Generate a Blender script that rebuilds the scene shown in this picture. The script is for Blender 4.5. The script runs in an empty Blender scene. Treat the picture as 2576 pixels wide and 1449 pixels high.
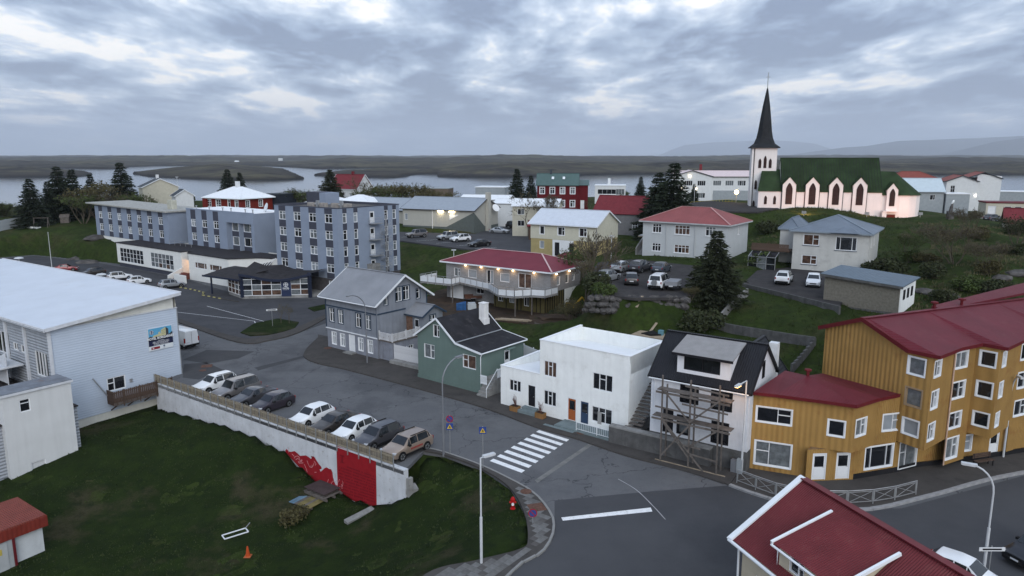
import bpy, bmesh, math, random
import numpy as np
from mathutils import Vector, Matrix, noise
random.seed(7)
SC = bpy.context.scene
COL = SC.collection
R = math.radians

# ------------------------------------------------------------------ camera, sky, sun, exposure
CAM_H = 24.0
PITCH = math.atan(331 / 1820.0)
cam_d = bpy.data.cameras.new('camera')
cam_d.sensor_width = 36.0
cam_d.lens = 36.0 * 1820.0 / 2576.0
cam_d.clip_start = 0.5
cam_d.clip_end = 90000
cam = bpy.data.objects.new('camera', cam_d)
COL.objects.link(cam)
cam.location = (0, 0, CAM_H)
cam.rotation_euler = (math.pi / 2 - PITCH, 0, 0)
SC.camera = cam

SUN_EL, SUN_AZ = R(28), R(170)          # azimuth clockwise from +Y
world = bpy.data.worlds.new('World')
SC.world = world
world.use_nodes = True
wn, wl = world.node_tree.nodes, world.node_tree.links
wn.clear()

def wnode(t, **kw):
 n = wn.new(t)
 for k, v in kw.items():
  setattr(n, k, v)
 return n

def wmath(op, a, b=None, c=None, clamp=False):
 n = wn.new('ShaderNodeMath')
 n.operation = op
 n.use_clamp = clamp
 for i, v in enumerate((a, b, c)):
  if v is None:
   continue
  if isinstance(v, (int, float)):
   n.inputs[i].default_value = v
  else:
   wl.new(v, n.inputs[i])
 return n.outputs[0]

w_out = wnode('ShaderNodeOutputWorld')
w_bg = wnode('ShaderNodeBackground')
w_sky = wnode('ShaderNodeTexSky', sky_type='NISHITA', sun_disc=False)
w_sky.sun_elevation = R(9)
w_sky.sun_rotation = SUN_AZ
w_sky.air_density = 1.0
w_sky.dust_density = 2.0
w_tc = wnode('ShaderNodeTexCoord')
w_sep = wnode('ShaderNodeSeparateXYZ')
wl.new(w_tc.outputs['Generated'], w_sep.inputs[0])
zz = wmath('MAXIMUM', w_sep.outputs[2], 0.0)
den = wmath('ADD', zz, 0.13)
cu = wmath('DIVIDE', w_sep.outputs[0], den)
cv = wmath('DIVIDE', w_sep.outputs[1], den)
w_cmb = wnode('ShaderNodeCombineXYZ')
wl.new(wmath('MULTIPLY', cu, 1.0), w_cmb.inputs[0])
wl.new(wmath('MULTIPLY', cv, 0.6), w_cmb.inputs[1])

def wnoise(scale, detail, rough, off, dist=0.0):
 ad = wnode('ShaderNodeVectorMath', operation='ADD')
 wl.new(w_cmb.outputs[0], ad.inputs[0])
 ad.inputs[1].default_value = off
 n = wnode('ShaderNodeTexNoise')
 n.inputs['Scale'].default_value = scale
 n.inputs['Detail'].default_value = detail
 n.inputs['Roughness'].default_value = rough
 n.inputs['Distortion'].default_value = dist
 wl.new(ad.outputs[0], n.inputs['Vector'])
 return n.outputs[0]

n_big = wnoise(0.95, 3.0, 0.5, (3.1, 0.4, 0.0), 0.2)
n_mid = wnoise(2.3, 9.0, 0.58, (1.7, 7.3, 2.0), 0.25)
n_fine = wnoise(6.0, 8.0, 0.62, (9.0, 2.2, 5.0), 0.2)
tot = wmath('ADD', wmath('ADD', wmath('MULTIPLY', n_big, 0.75), wmath('MULTIPLY', n_mid, 0.8)), wmath('MULTIPLY', n_fine, 0.25))
w_ramp = wnode('ShaderNodeValToRGB')
e = w_ramp.color_ramp.elements
e[0].position = 0.795 / 1.8
e[0].color = (0.20, 0.25, 0.37, 1)
e[1].position = 1.03 / 1.8
e[1].color = (1.06, 1.03, 0.99, 1)
for pos, c in ((0.845, (0.275, 0.345, 0.485)), (0.89, (0.365, 0.45, 0.595)), (0.93, (0.48, 0.565, 0.705)), (0.975, (0.67, 0.745, 0.86))):
 k = e.new(pos / 1.8)
 k.color = (*c, 1)
wl.new(wmath('DIVIDE', tot, 1.8), w_ramp.inputs[0])
# thin veil of even haze close to the horizon
veil = wnode('ShaderNodeMapRange')
wl.new(zz, veil.inputs[0])
veil.inputs[1].default_value = 0.0
veil.inputs[2].default_value = 0.06
veil.inputs[3].default_value = 0.6
veil.inputs[4].default_value = 0.0
w_mix = wnode('ShaderNodeMix', data_type='RGBA')
wl.new(veil.outputs[0], w_mix.inputs[0])
wl.new(w_ramp.outputs[0], w_mix.inputs[6])
w_mix.inputs[7].default_value = (0.385, 0.465, 0.615, 1)
# overcast skies are brighter towards the zenith
zen = wmath('ADD', wmath('MULTIPLY', zz, 0.5), 1.0)
w_sc = wnode('ShaderNodeVectorMath', operation='SCALE')
wl.new(w_mix.outputs[2], w_sc.inputs[0])
wl.new(wmath('MULTIPLY', zen, 10.0), w_sc.inputs['Scale'])
w_add = wnode('ShaderNodeMix', data_type='RGBA', blend_type='ADD')
w_add.inputs[0].default_value = 0.12
wl.new(w_sc.outputs[0], w_add.inputs[6])
wl.new(w_sky.outputs[0], w_add.inputs[7])
wl.new(w_add.outputs[2], w_bg.inputs[0])
w_bg.inputs[1].default_value = 0.1
wl.new(w_bg.outputs[0], w_out.inputs[0])

sun_d = bpy.data.lights.new('sun', 'SUN')
sun_d.energy = 1.15
sun_d.angle = R(40)
sun_d.color = (0.96, 0.98, 1.0)
sun = bpy.data.objects.new('sun', sun_d)
COL.objects.link(sun)
sun.location = (60, -60, 120)
sun.rotation_euler = (math.pi / 2 - SUN_EL, 0, math.pi - SUN_AZ)

SC.view_settings.view_transform = 'Standard'
SC.view_settings.look = 'None'
SC.view_settings.exposure = 0.2
SC.view_settings.gamma = 1.0
SC.view_settings.use_curve_mapping = False
SC.cycles.use_denoising = True
SC.cycles.max_bounces = 6
SC.cycles.diffuse_bounces = 3
SC.cycles.glossy_bounces = 3
SC.cycles.transmission_bounces = 2
SC.cycles.volume_bounces = 1
SC.cycles.transparent_max_bounces = 12
SC.cycles.sample_clamp_indirect = 4.0

# ------------------------------------------------------------------ survey helpers
F_, CX_, CY_ = 1820.0, 1288.0, 724.5
SP_, CP_ = math.sin(PITCH), math.cos(PITCH)

def G(x, y, z=0.0):
 """World point at height z that a sighting (x, y) on the survey photo meets."""
 v = y - CY_
 dn, fw = v * CP_ + F_ * SP_, F_ * CP_ - v * SP_
 t = (CAM_H - z) / dn
 return Vector(((x - CX_) * t, fw * t, z))

def AT(x, y, Y):
 """World point at range Y along a sighting (x, y)."""
 v = y - CY_
 dn, fw = v * CP_ + F_ * SP_, F_ * CP_ - v * SP_
 t = Y / fw
 return Vector(((x - CX_) * t, Y, CAM_H - dn * t))

# ------------------------------------------------------------------ materials
MATS = {}

def M(name, col, rough=0.8, var=0.10, scale=1.5, bump=0.0, bscale=30.0, rib=None, metal=0.0, spec=0.1,
      streak=0.0, stain=None, emit=None, coat=0.0, seam=None, var2=None, brick=None):
 """Procedural material. rib=(axis, pitch, height) sine ribs; seam=(axis, pitch) standing seams;
 stain=(colour, amount, scale) patches; brick=(w, h, mortar colour)."""
 if name in MATS:
  return MATS[name]
 m = bpy.data.materials.new(name)
 m.use_nodes = True
 nt = m.node_tree
 N, L = nt.nodes, nt.links
 b = N['Principled BSDF']
 b.inputs['Roughness'].default_value = rough
 b.inputs['Metallic'].default_value = metal
 b.inputs['Specular IOR Level'].default_value = spec
 if coat:
  b.inputs['Coat Weight'].default_value = coat
  b.inputs['Coat Roughness'].default_value = 0.08
 tc = N.new('ShaderNodeTexCoord')

 def tex(sc, det=4.0, vec=None, ro=0.55):
  n = N.new('ShaderNodeTexNoise')
  n.inputs['Scale'].default_value = sc
  n.inputs['Detail'].default_value = det
  n.inputs['Roughness'].default_value = ro
  L.new(vec or tc.outputs['Object'], n.inputs['Vector'])
  return n.outputs[0]

 def mixc(fac, a, c, mode='MIX'):
  n = N.new('ShaderNodeMix')
  n.data_type = 'RGBA'
  n.blend_type = mode
  for sock, v in ((n.inputs[0], fac), (n.inputs[6], a), (n.inputs[7], c)):
   if isinstance(v, (int, float)):
    sock.default_value = v
   elif isinstance(v, tuple):
    sock.default_value = (*v[:3], 1)
   else:
    L.new(v, sock)
  return n.outputs[2]

 def rng(v, a, c, lo=0.0, hi=1.0):
  n = N.new('ShaderNodeMapRange')
  L.new(v, n.inputs[0])
  n.inputs[1].default_value, n.inputs[2].default_value = a, c
  n.inputs[3].default_value, n.inputs[4].default_value = lo, hi
  return n.outputs[0]

 def mth(op, a, c=None):
  n = N.new('ShaderNodeMath')
  n.operation = op
  for i, v in enumerate((a, c)):
   if v is None:
    continue
   if isinstance(v, (int, float)):
    n.inputs[i].default_value = v
   else:
    L.new(v, n.inputs[i])
  return n.outputs[0]

 lo = tuple(max(0, c * (1 - var)) for c in col)
 hi = tuple(min(1, c * (1 + var)) for c in col)
 c = mixc(rng(tex(scale), 0.3, 0.7), lo, hi)
 if var2:
  c = mixc(mth('MULTIPLY', rng(tex(var2[1], 6.0), 0.42, 0.66), var2[2] if len(var2) > 2 else 1.0), c, var2[0])
 if brick:
  n = N.new('ShaderNodeTexBrick')
  n.inputs['Scale'].default_value = 1.0
  n.inputs['Brick Width'].default_value = brick[0]
  n.inputs['Row Height'].default_value = brick[1]
  n.inputs['Mortar Size'].default_value = 0.012
  cx = N.new('ShaderNodeSeparateXYZ')
  L.new(tc.outputs['Object'], cx.inputs[0])
  cc = N.new('ShaderNodeCombineXYZ')
  L.new(mth('ADD', cx.outputs[0], cx.outputs[1]), cc.inputs[0])
  L.new(cx.outputs[2], cc.inputs[1])
  L.new(cc.outputs[0], n.inputs['Vector'])
  n.inputs['Color1'].default_value = (0, 0, 0, 1)
  n.inputs['Color2'].default_value = (0.3, 0.3, 0.3, 1)
  n.inputs['Mortar'].default_value = (1, 1, 1, 1)
  c = mixc(n.outputs[0], c, brick[2])
 if streak:
  mp = N.new('ShaderNodeMapping')
  L.new(tc.outputs['Object'], mp.inputs[0])
  mp.inputs['Scale'].default_value = (2.2, 2.2, 0.18)
  s = rng(tex(1.0, 6.0, mp.outputs[0], 0.65), 0.45, 0.75)
  c = mixc(mth('MULTIPLY', s, streak), c, tuple(q * 0.45 for q in col))
 if stain:
  s = rng(tex(stain[2], 8.0, None, 0.7), 0.56, 0.66)
  c = mixc(mth('MULTIPLY', s, stain[1]), c, stain[0])
 L.new(c, b.inputs['Base Color'])
 if emit:
  b.inputs['Emission Color'].default_value = (*emit[0], 1)
  b.inputs['Emission Strength'].default_value = emit[1]
 h = None
 if rib or seam:
  sx = N.new('ShaderNodeSeparateXYZ')
  L.new(tc.outputs['Object'], sx.inputs[0])
  ax = (rib or seam)[0]
  v = {'x': sx.outputs[0], 'y': sx.outputs[1], 'z': sx.outputs[2]}.get(ax)
  if v is None:
   v = mth('ADD', sx.outputs[0], sx.outputs[1])
  pitch = (rib or seam)[1]
  if rib:
   h = mth('MULTIPLY', mth('SINE', mth('MULTIPLY', v, 2 * math.pi / pitch)), rib[2])
  else:
   f = mth('FRACT', mth('DIVIDE', v, pitch))
   h = mth('MULTIPLY', mth('GREATER_THAN', f, 0.9), 0.03)
 if bump:
  hb = mth('MULTIPLY', tex(bscale, 5.0), bump)
  h = hb if h is None else mth('ADD', h, hb)
 if h is not None:
  bp = N.new('ShaderNodeBump')
  bp.inputs['Strength'].default_value = 1.0
  bp.inputs['Distance'].default_value = 1.0
  L.new(h, bp.inputs['Height'])
  L.new(bp.outputs[0], b.inputs['Normal'])
 MATS[name] = m
 return m

def glass_mat(name, col, rough=0.06, var=0.5, spec=0.6, emit=None):
 return M(name, col, rough=rough, var=var, scale=1.1, spec=spec, emit=emit)

# ------------------------------------------------------------------ objects
def put(o, parent=None, loc=None, rz=None):
 COL.objects.link(o)
 if parent is not None:
  o.parent = parent
 if loc is not None:
  o.location = loc
 if rz is not None:
  o.rotation_euler = (0, 0, rz)
 return o

def tag(o, label=None, cat=None, group=None, kind=None):
 for k, v in (('label', label), ('category', cat), ('group', group), ('kind', kind)):
  if v:
   o[k] = v
 return o

def thing(name, label, cat, loc=(0, 0, 0), rz=0.0, group=None):
 o = bpy.data.objects.new(name, None)
 o.empty_display_size = 0.3
 put(o, None, loc, rz)
 return tag(o, label, cat, group)

def obj(name, me, parent=None, loc=None, rz=None, mat=None):
 o = bpy.data.objects.new(name, me)
 put(o, parent, loc, rz)
 if mat is not None:
  if len(me.materials) == 0:
   me.materials.append(mat)
  o.material_slots[0].link = 'OBJECT'
  o.material_slots[0].material = mat
 return o

def clone(root, loc=None, rz=None, label=None, group=None, scale=None, parent=None):
 c = root.copy()
 COL.objects.link(c)
 c.parent = parent
 if loc is not None:
  c.location = loc
 if rz is not None:
  c.rotation_euler = (0, 0, rz)
 if scale is not None:
  c.scale = scale if isinstance(scale, tuple) else (scale,) * 3
 if label:
  c['label'] = label
 if group:
  c['group'] = group
 for ch in list(root.children):
  clone(ch, parent=c)
 return c

class MB:
 """Collects faces for one mesh."""

 def __init__(self):
  self.v, self.f = [], []

 def poly(self, pts):
  n = len(self.v)
  self.v += [tuple(p) for p in pts]
  self.f.append(tuple(range(n, n + len(pts))))
  return self

 def box(self, x0, x1, y0, y1, z0, z1):
  n = len(self.v)
  self.v += [(x, y, z) for z in (z0, z1) for x, y in ((x0, y0), (x1, y0), (x1, y1), (x0, y1))]
  self.f += [tuple(n + i for i in q) for q in ((3, 2, 1, 0), (4, 5, 6, 7), (0, 1, 5, 4), (1, 2, 6, 5), (2, 3, 7, 6), (3, 0, 4, 7))]
  return self

 def bar(self, a, b, w, h=None, up=(0, 0, 1)):
  """A square bar from a to b."""
  a, b = Vector(a), Vector(b)
  d = (b - a)
  if d.length < 1e-6:
   return self
  d.normalize()
  u = Vector(up)
  if abs(d.dot(u)) > 0.95:
   u = Vector((1, 0, 0))
  s = d.cross(u).normalized()
  t = s.cross(d).normalized()
  h = w if h is None else h
  n = len(self.v)
  for p in (a, b):
   for i, j in ((-1, -1), (1, -1), (1, 1), (-1, 1)):
    self.v.append(tuple(p + s * (i * w / 2) + t * (j * h / 2)))
  self.f += [tuple(n + i for i in q) for q in ((0, 1, 2, 3), (7, 6, 5, 4), (0, 4, 5, 1), (1, 5, 6, 2), (2, 6, 7, 3), (3, 7, 4, 0))]
  return self

 def tube(self, pts, r, n=6, cap=True):
  """Tube along points; r a number or one radius per point."""
  pts = [Vector(p) for p in pts]
  rr = r if isinstance(r, (list, tuple)) else [r] * len(pts)
  base = len(self.v)
  u0 = None
  for i, p in enumerate(pts):
   d = (pts[min(i + 1, len(pts) - 1)] - pts[max(i - 1, 0)]).normalized()
   if u0 is None:
    u0 = Vector((0, 0, 1)) if abs(d.z) < 0.9 else Vector((1, 0, 0))
   s = d.cross(u0).normalized()
   t = s.cross(d).normalized()
   for k in range(n):
    a = 2 * math.pi * k / n
    self.v.append(tuple(p + (s * math.cos(a) + t * math.sin(a)) * rr[i]))
  for i in range(len(pts) - 1):
   for k in range(n):
    a, b = base + i * n + k, base + i * n + (k + 1) % n
    self.f.append((a, b, b + n, a + n))
  if cap:
   self.f.append(tuple(base + k for k in reversed(range(n))))
   e0 = base + (len(pts) - 1) * n
   self.f.append(tuple(e0 + k for k in range(n)))
  return self

 def prism(self, poly, z0, z1):
  """Vertical prism over a plan polygon; z1 may be a list."""
  n, k = len(self.v), len(poly)
  zt = z1 if isinstance(z1, (list, tuple)) else [z1] * k
  zb = z0 if isinstance(z0, (list, tuple)) else [z0] * k
  self.v += [(p[0], p[1], zb[i]) for i, p in enumerate(poly)] + [(p[0], p[1], zt[i]) for i, p in enumerate(poly)]
  self.f.append(tuple(n + i for i in reversed(range(k))))
  self.f.append(tuple(n + k + i for i in range(k)))
  for i in range(k):
   j = (i + 1) % k
   self.f.append((n + i, n + j, n + k + j, n + k + i))
  return self

 def slab(self, pts, th):
  """A plate of thickness th below the polygon pts (3D, counterclockwise from above)."""
  pts = [Vector(p) for p in pts]
  nrm = Vector((0, 0, 0))
  for i in range(len(pts)):
   nrm += (pts[i] - pts[0]).cross(pts[(i + 1) % len(pts)] - pts[0])
  nrm.normalize()
  n, k = len(self.v), len(pts)
  self.v += [tuple(p) for p in pts] + [tuple(p - nrm * th) for p in pts]
  self.f.append(tuple(n + i for i in range(k)))
  self.f.append(tuple(n + k + i for i in reversed(range(k))))
  for i in range(k):
   j = (i + 1) % k
   self.f.append((n + j, n + i, n + k + i, n + k + j))
  return self

 def lathe(self, prof, n=12, c=(0, 0, 0)):
  base = len(self.v)
  for r, z in prof:
   for k in range(n):
    a = 2 * math.pi * k / n
    self.v.append((c[0] + r * math.cos(a), c[1] + r * math.sin(a), c[2] + z))
  for i in range(len(prof) - 1):
   for k in range(n):
    a, b = base + i * n + k, base + i * n + (k + 1) % n
    self.f.append((a, b, b + n, a + n))
  self.f.append(tuple(base + k for k in reversed(range(n))))
  e0 = base + (len(prof) - 1) * n
  self.f.append(tuple(e0 + k for k in range(n)))
  return self

 def data(self, name='mesh', mat=None, smooth=False):
  me = bpy.data.meshes.new(name)
  me.from_pydata(self.v, [], self.f)
  me.update()
  if mat is not None:
   me.materials.append(mat)
  if smooth:
   me.polygons.foreach_set('use_smooth', [True] * len(me.polygons))
  return me

 def build(self, name, mat, parent=None, loc=None, rz=None, smooth=False):
  return obj(name, self.data(name, mat, smooth), parent, loc, rz)

# ------------------------------------------------------------------ building kit
GL_DARK = glass_mat('window_glass_dark', (0.012, 0.014, 0.018))
GL_CURT = M('window_glass_curtain', (0.13, 0.145, 0.155), rough=0.12, var=0.35, scale=2.5, spec=0.6)
GL_BLIND = M('window_glass_blind', (0.26, 0.29, 0.32), rough=0.15, var=0.08, spec=0.6)
GL_WARM = M('window_glass_room', (0.09, 0.055, 0.04), rough=0.08, var=0.6, scale=1.6, spec=0.6)
WHITE_FR = M('white_window_frame', (0.72, 0.74, 0.76), rough=0.5, var=0.06)
BLACK_FR = M('black_window_frame', (0.015, 0.015, 0.018), rough=0.5, var=0.1)
STEEL = M('galvanised_steel', (0.36, 0.37, 0.38), rough=0.5, metal=0.6, var=0.15, scale=4)
WIN_CACHE = {}

def win_layout(style, w, h):
 """Style -> columns [(x0, x1, [z splits])] in fractions."""
 S = {
  'one': [(0, 1, [])],
  'two': [(0, .5, []), (.5, 1, [])],
  'three': [(0, .33, []), (.33, .67, []), (.67, 1, [])],
  'cross': [(0, .5, [.68]), (.5, 1, [.68])],
  'tee': [(0, .62, []), (.62, 1, [.6])],
  'teel': [(0, .38, [.6]), (.38, 1, [])],
  'mid': [(0, .33, []), (.33, .67, [.68]), (.67, 1, [])],
  'top': [(0, 1, [.7])],
  'fourtop': [(0, .25, [.7]), (.25, .5, [.7]), (.5, .75, [.7]), (.75, 1, [.7])],
  'threetop': [(0, .33, [.7]), (.33, .67, [.7]), (.67, 1, [.7])],
  'six': [(0, .5, [.33, .67]), (.5, 1, [.33, .67])],
  'four': [(0, .25, []), (.25, .5, []), (.5, .75, []), (.75, 1, [])],
  'six4': [(i / 6, (i + 1) / 6, [.33, .67]) for i in range(6)],
  'seven3': [(i / 7, (i + 1) / 7, [.33, .67]) for i in range(7)],
  'two2': [(0, .5, [.5]), (.5, 1, [.5])],
  'strip3': [(0, .2, []), (.2, .8, []), (.8, 1, [])],
 }
 return S[style]

def window_meshes(w, h, style, bw, depth, casing):
 key = (round(w, 2), round(h, 2), style, bw, depth, casing)
 if key in WIN_CACHE:
  return WIN_CACHE[key]
 mb = MB()
 y0, y1 = -0.02, depth
 mb.box(-w / 2, -w / 2 + bw, y0, y1, 0, h)
 mb.box(w / 2 - bw, w / 2, y0, y1, 0, h)
 mb.box(-w / 2 + bw, w / 2 - bw, y0, y1, 0, bw)
 mb.box(-w / 2 + bw, w / 2 - bw, y0, y1, h - bw, h)
 panes = []
 cols = win_layout(style, w, h)
 iw, ih = w - 2 * bw, h - 2 * bw
 mw = bw * 0.75
 for i, (a, b, zs) in enumerate(cols):
  xa, xb = -iw / 2 + a * iw, -iw / 2 + b * iw
  if i:
   mb.box(xa - mw / 2, xa + mw / 2, y0 + .02, y1, bw, h - bw)
  z = 0.0
  for zc in list(zs) + [1.0]:
   za, zb = bw + z * ih, bw + zc * ih
   if zc < 1:
    mb.box(xa + mw / 2, xb - mw / 2, y0 + .02, y1, zb - mw / 2, zb + mw / 2)
   pm = MB().poly([(xa, y1 - .02, za), (xb, y1 - .02, za), (xb, y1 - .02, zb), (xa, y1 - .02, zb)]).data('pane', GL_DARK)
   panes.append(pm)
   z = zc
 cs = None
 if casing:
  c, t = casing, 0.05
  cb = MB()
  cb.box(-w / 2 - c, -w / 2 + .01, -t - .03, 0.02, -c * .6, h + c)
  cb.box(w / 2 - .01, w / 2 + c, -t - .03, 0.02, -c * .6, h + c)
  cb.box(-w / 2 + .01, w / 2 - .01, -t - .03, 0.02, h - .01, h + c)
  cb.box(-w / 2 + .01, w / 2 - .01, -t - .06, 0.02, -c * .6, .01)
  cs = cb.data('casing', WHITE_FR)
 r = (mb.data('window_frame', WHITE_FR), panes, cs)
 WIN_CACHE[key] = r
 return r

WRND = random.Random(3)

def add_window(parent, p, ang, w, h, style='cross', frame=None, glass=None, bw=0.07, depth=0.1, casing=0.0, casing_mat=None, each=True, sill=None):
 """Window as a part of parent: p = lower middle of the opening on the wall's outer face; ang = wall direction."""
 fm, panes, cs = window_meshes(w, h, style, bw, depth, casing)
 c, s = math.cos(ang), math.sin(ang)
 inn = 0.06
 o = obj('window', fm, parent, (p[0] - s * inn, p[1] + c * inn, p[2]), ang, frame or WHITE_FR)
 pool = glass or [GL_DARK, GL_DARK, GL_DARK, GL_CURT, GL_DARK, GL_BLIND]
 if not isinstance(pool, list):
  pool = [pool]
 g = WRND.choice(pool)
 for i, pm in enumerate(panes):
  gg = g if WRND.random() < 0.75 else WRND.choice(pool)
  obj('pane', pm, o, mat=gg)
 if cs is not None:
  obj('casing', cs, o, mat=casing_mat or frame or WHITE_FR)
 if sill is not None:
  sb = MB().box(-w / 2 - .08, w / 2 + .08, -.16, .02, -.07, -.005)
  obj('sill', sb.data('sill', sill), o)
 return o

def wall_face(mb, a, b, z0, top, holes=(), depth=0.18):
 """Wall from a to b (seen left to right from outside). top: number or [(s, z)...]. holes: (s0, s1, z0, z1)."""
 a, b = Vector((a[0], a[1])), Vector((b[0], b[1]))
 w = (b - a).length
 u = (b - a) / w
 inn = Vector((-u.y, u.x))
 prof = [(0, top), (w, top)] if isinstance(top, (int, float)) else list(top)

 def zt(s):
  for (s0, za), (s1, zb) in zip(prof, prof[1:]):
   if s0 - 1e-6 <= s <= s1 + 1e-6:
    return za + (zb - za) * (s - s0) / max(1e-9, s1 - s0)
  return prof[-1][1]
 cuts = sorted({0.0, w, *[p[0] for p in prof], *[q for h in holes for q in h[:2]]})
 cuts = [c for c in cuts if -1e-6 <= c <= w + 1e-6]

 def P(s, z, d=0.0):
  q = a + u * s + inn * d
  return (q.x, q.y, z)
 for s0, s1 in zip(cuts, cuts[1:]):
  if s1 - s0 < 1e-5:
   continue
  m = (s0 + s1) / 2
  hs = sorted((h[2], h[3]) for h in holes if h[0] - 1e-6 <= m <= h[1] + 1e-6)
  z = z0
  for ha, hb in hs:
   if ha > z + 1e-5:
    mb.poly([P(s0, z), P(s1, z), P(s1, ha), P(s0, ha)])
   z = hb
  mb.poly([P(s0, z), P(s1, z), P(s1, zt(s1)), P(s0, zt(s0))])
 for s0, s1, za, zb in holes:
  mb.poly([P(s0, za), P(s0, za, depth), P(s0, zb, depth), P(s0, zb)][::-1])
  mb.poly([P(s1, za), P(s1, za, depth), P(s1, zb, depth), P(s1, zb)])
  mb.poly([P(s0, za), P(s1, za), P(s1, za, depth), P(s0, za, depth)])
  mb.poly([P(s0, zb), P(s0, zb, depth), P(s1, zb, depth), P(s1, zb)])

def facade(root, name, mat, pts, z0, tops, wins=None, closed=True, each=True, **wkw):
 """Walls over the plan polygon pts (counterclockwise). wins: {edge: [(s, sill, w, h, style, extra)]}; s is the window's middle."""
 mb = MB()
 n = len(pts)
 m = n if closed else n - 1
 for i in range(m):
  a, b = pts[i], pts[(i + 1) % n]
  lst = (wins or {}).get(i, [])
  holes = [(q[0] - q[2] / 2, q[0] + q[2] / 2, q[1], q[1] + q[3]) for q in lst]
  top = tops[i] if isinstance(tops, dict) and i in tops else (tops.get('*') if isinstance(tops, dict) else tops)
  wall_face(mb, a, b, z0, top, holes)
  d = Vector((b[0] - a[0], b[1] - a[1])).normalized()
  ang = math.atan2(d.y, d.x)
  for q in lst:
   kw = dict(wkw)
   if len(q) > 5:
    kw.update(q[5])
   p = (a[0] + d.x * q[0], a[1] + d.y * q[0], q[1])
   if q[4].startswith('door'):
    add_door(root, p, ang, q[2], q[3], kw.get('door_mat'), q[4], kw.get('frame'))
   else:
    kw.pop('door_mat', None)
    add_window(root, p, ang, q[2], q[3], q[4], each=each, **kw)
 return mb.build(name, mat, root)

DOOR_WHITE = M('white_door', (0.68, 0.70, 0.72), rough=0.45, var=0.05)

def add_door(root, p, ang, w, h, mat=None, style='door', frame=None):
 c, s = math.cos(ang), math.sin(ang)
 inn = 0.05
 f = 0.07
 mb = MB().box(-w / 2 + f, w / 2 - f, .02, .07, 0, h - f)
 mb.box(-w / 2 + f + .1, w / 2 - f - .1, .005, .02, .15, h * .42)
 d = mb.build('door', mat or DOOR_WHITE, root, (p[0] - s * inn, p[1] + c * inn, p[2]), ang)
 fb = MB().box(-w / 2, -w / 2 + f, -.03, .1, 0, h).box(w / 2 - f, w / 2, -.03, .1, 0, h).box(-w / 2 + f, w / 2 - f, -.03, .1, h - f, h)
 fb.build('door_frame', frame or WHITE_FR, d)
 MB().bar((w / 2 - f - .1, -.03, h * .47), (w / 2 - f - .22, -.03, h * .47), .03).build('handle', STEEL, d)
 if style == 'door_glass':
  MB().box(-w / 2 + f + .12, w / 2 - f - .12, .008, .02, h * .48, h * .88).build('pane', GL_DARK, d)
 return d

def gable_roof(root, x0, x1, y0, y1, ze, zr, mat, axis='x', over=0.4, verge=0.35, th=0.12, fascia=None, yr=None):
 """Two-slope roof; ridge along axis. ze = wall-plate height at the eaves."""
 mb = MB()
 if axis == 'x':
  ym = (y0 + y1) / 2 if yr is None else yr
  a0, a1 = x0 - verge, x1 + verge
  s0, s1 = (zr - ze) / (ym - y0), (zr - ze) / (y1 - ym)
  mb.slab([(a0, y0 - over, ze - s0 * over + th), (a1, y0 - over, ze - s0 * over + th), (a1, ym, zr + th), (a0, ym, zr + th)], th)
  mb.slab([(a0, ym, zr + th), (a1, ym, zr + th), (a1, y1 + over, ze - s1 * over + th), (a0, y1 + over, ze - s1 * over + th)], th)
  lines = [((a, y0 - over - .02, ze - s0 * over + .02), (a, ym, zr + .03), (a, y1 + over + .02, ze - s1 * over + .02)) for a in (a0 - .02, a1 + .02)]
  eaves = [((a0, y0 - over - .03, ze - s0 * over + .0), (a1, y0 - over - .03, ze - s0 * over + .0)), ((a0, y1 + over + .03, ze - s1 * over), (a1, y1 + over + .03, ze - s1 * over))]
  ridge = ((a0, ym, zr + th + .02), (a1, ym, zr + th + .02))
 else:
  xm = (x0 + x1) / 2 if yr is None else yr
  a0, a1 = y0 - verge, y1 + verge
  s0, s1 = (zr - ze) / (xm - x0), (zr - ze) / (x1 - xm)
  mb.slab([(x0 - over, a1, ze - s0 * over + th), (x0 - over, a0, ze - s0 * over + th), (xm, a0, zr + th), (xm, a1, zr + th)], th)
  mb.slab([(xm, a1, zr + th), (xm, a0, zr + th), (x1 + over, a0, ze - s1 * over + th), (x1 + over, a1, ze - s1 * over + th)], th)
  lines = [((x0 - over - .02, a, ze - s0 * over + .02), (xm, a, zr + .03), (x1 + over + .02, a, ze - s1 * over + .02)) for a in (a0 - .02, a1 + .02)]
  eaves = [((x0 - over - .03, a0, ze - s0 * over), (x0 - over - .03, a1, ze - s0 * over)), ((x1 + over + .03, a0, ze - s1 * over), (x1 + over + .03, a1, ze - s1 * over))]
  ridge = ((xm, a0, zr + th + .02), (xm, a1, zr + th + .02))
 r = mb.build('roof', mat, root)
 if fascia is not None:
  for l in lines:
   f = MB()
   f.bar(l[0], l[1], .05, .22)
   f.bar(l[1], l[2], .05, .22)
   f.build('verge_board', fascia, r)
  for l in eaves:
   MB().tube(l, .07, 6).build('gutter', fascia, r)
 MB().bar(ridge[0], ridge[1], .3, .05).build('ridge_cap', mat, r)
 return r

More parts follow.
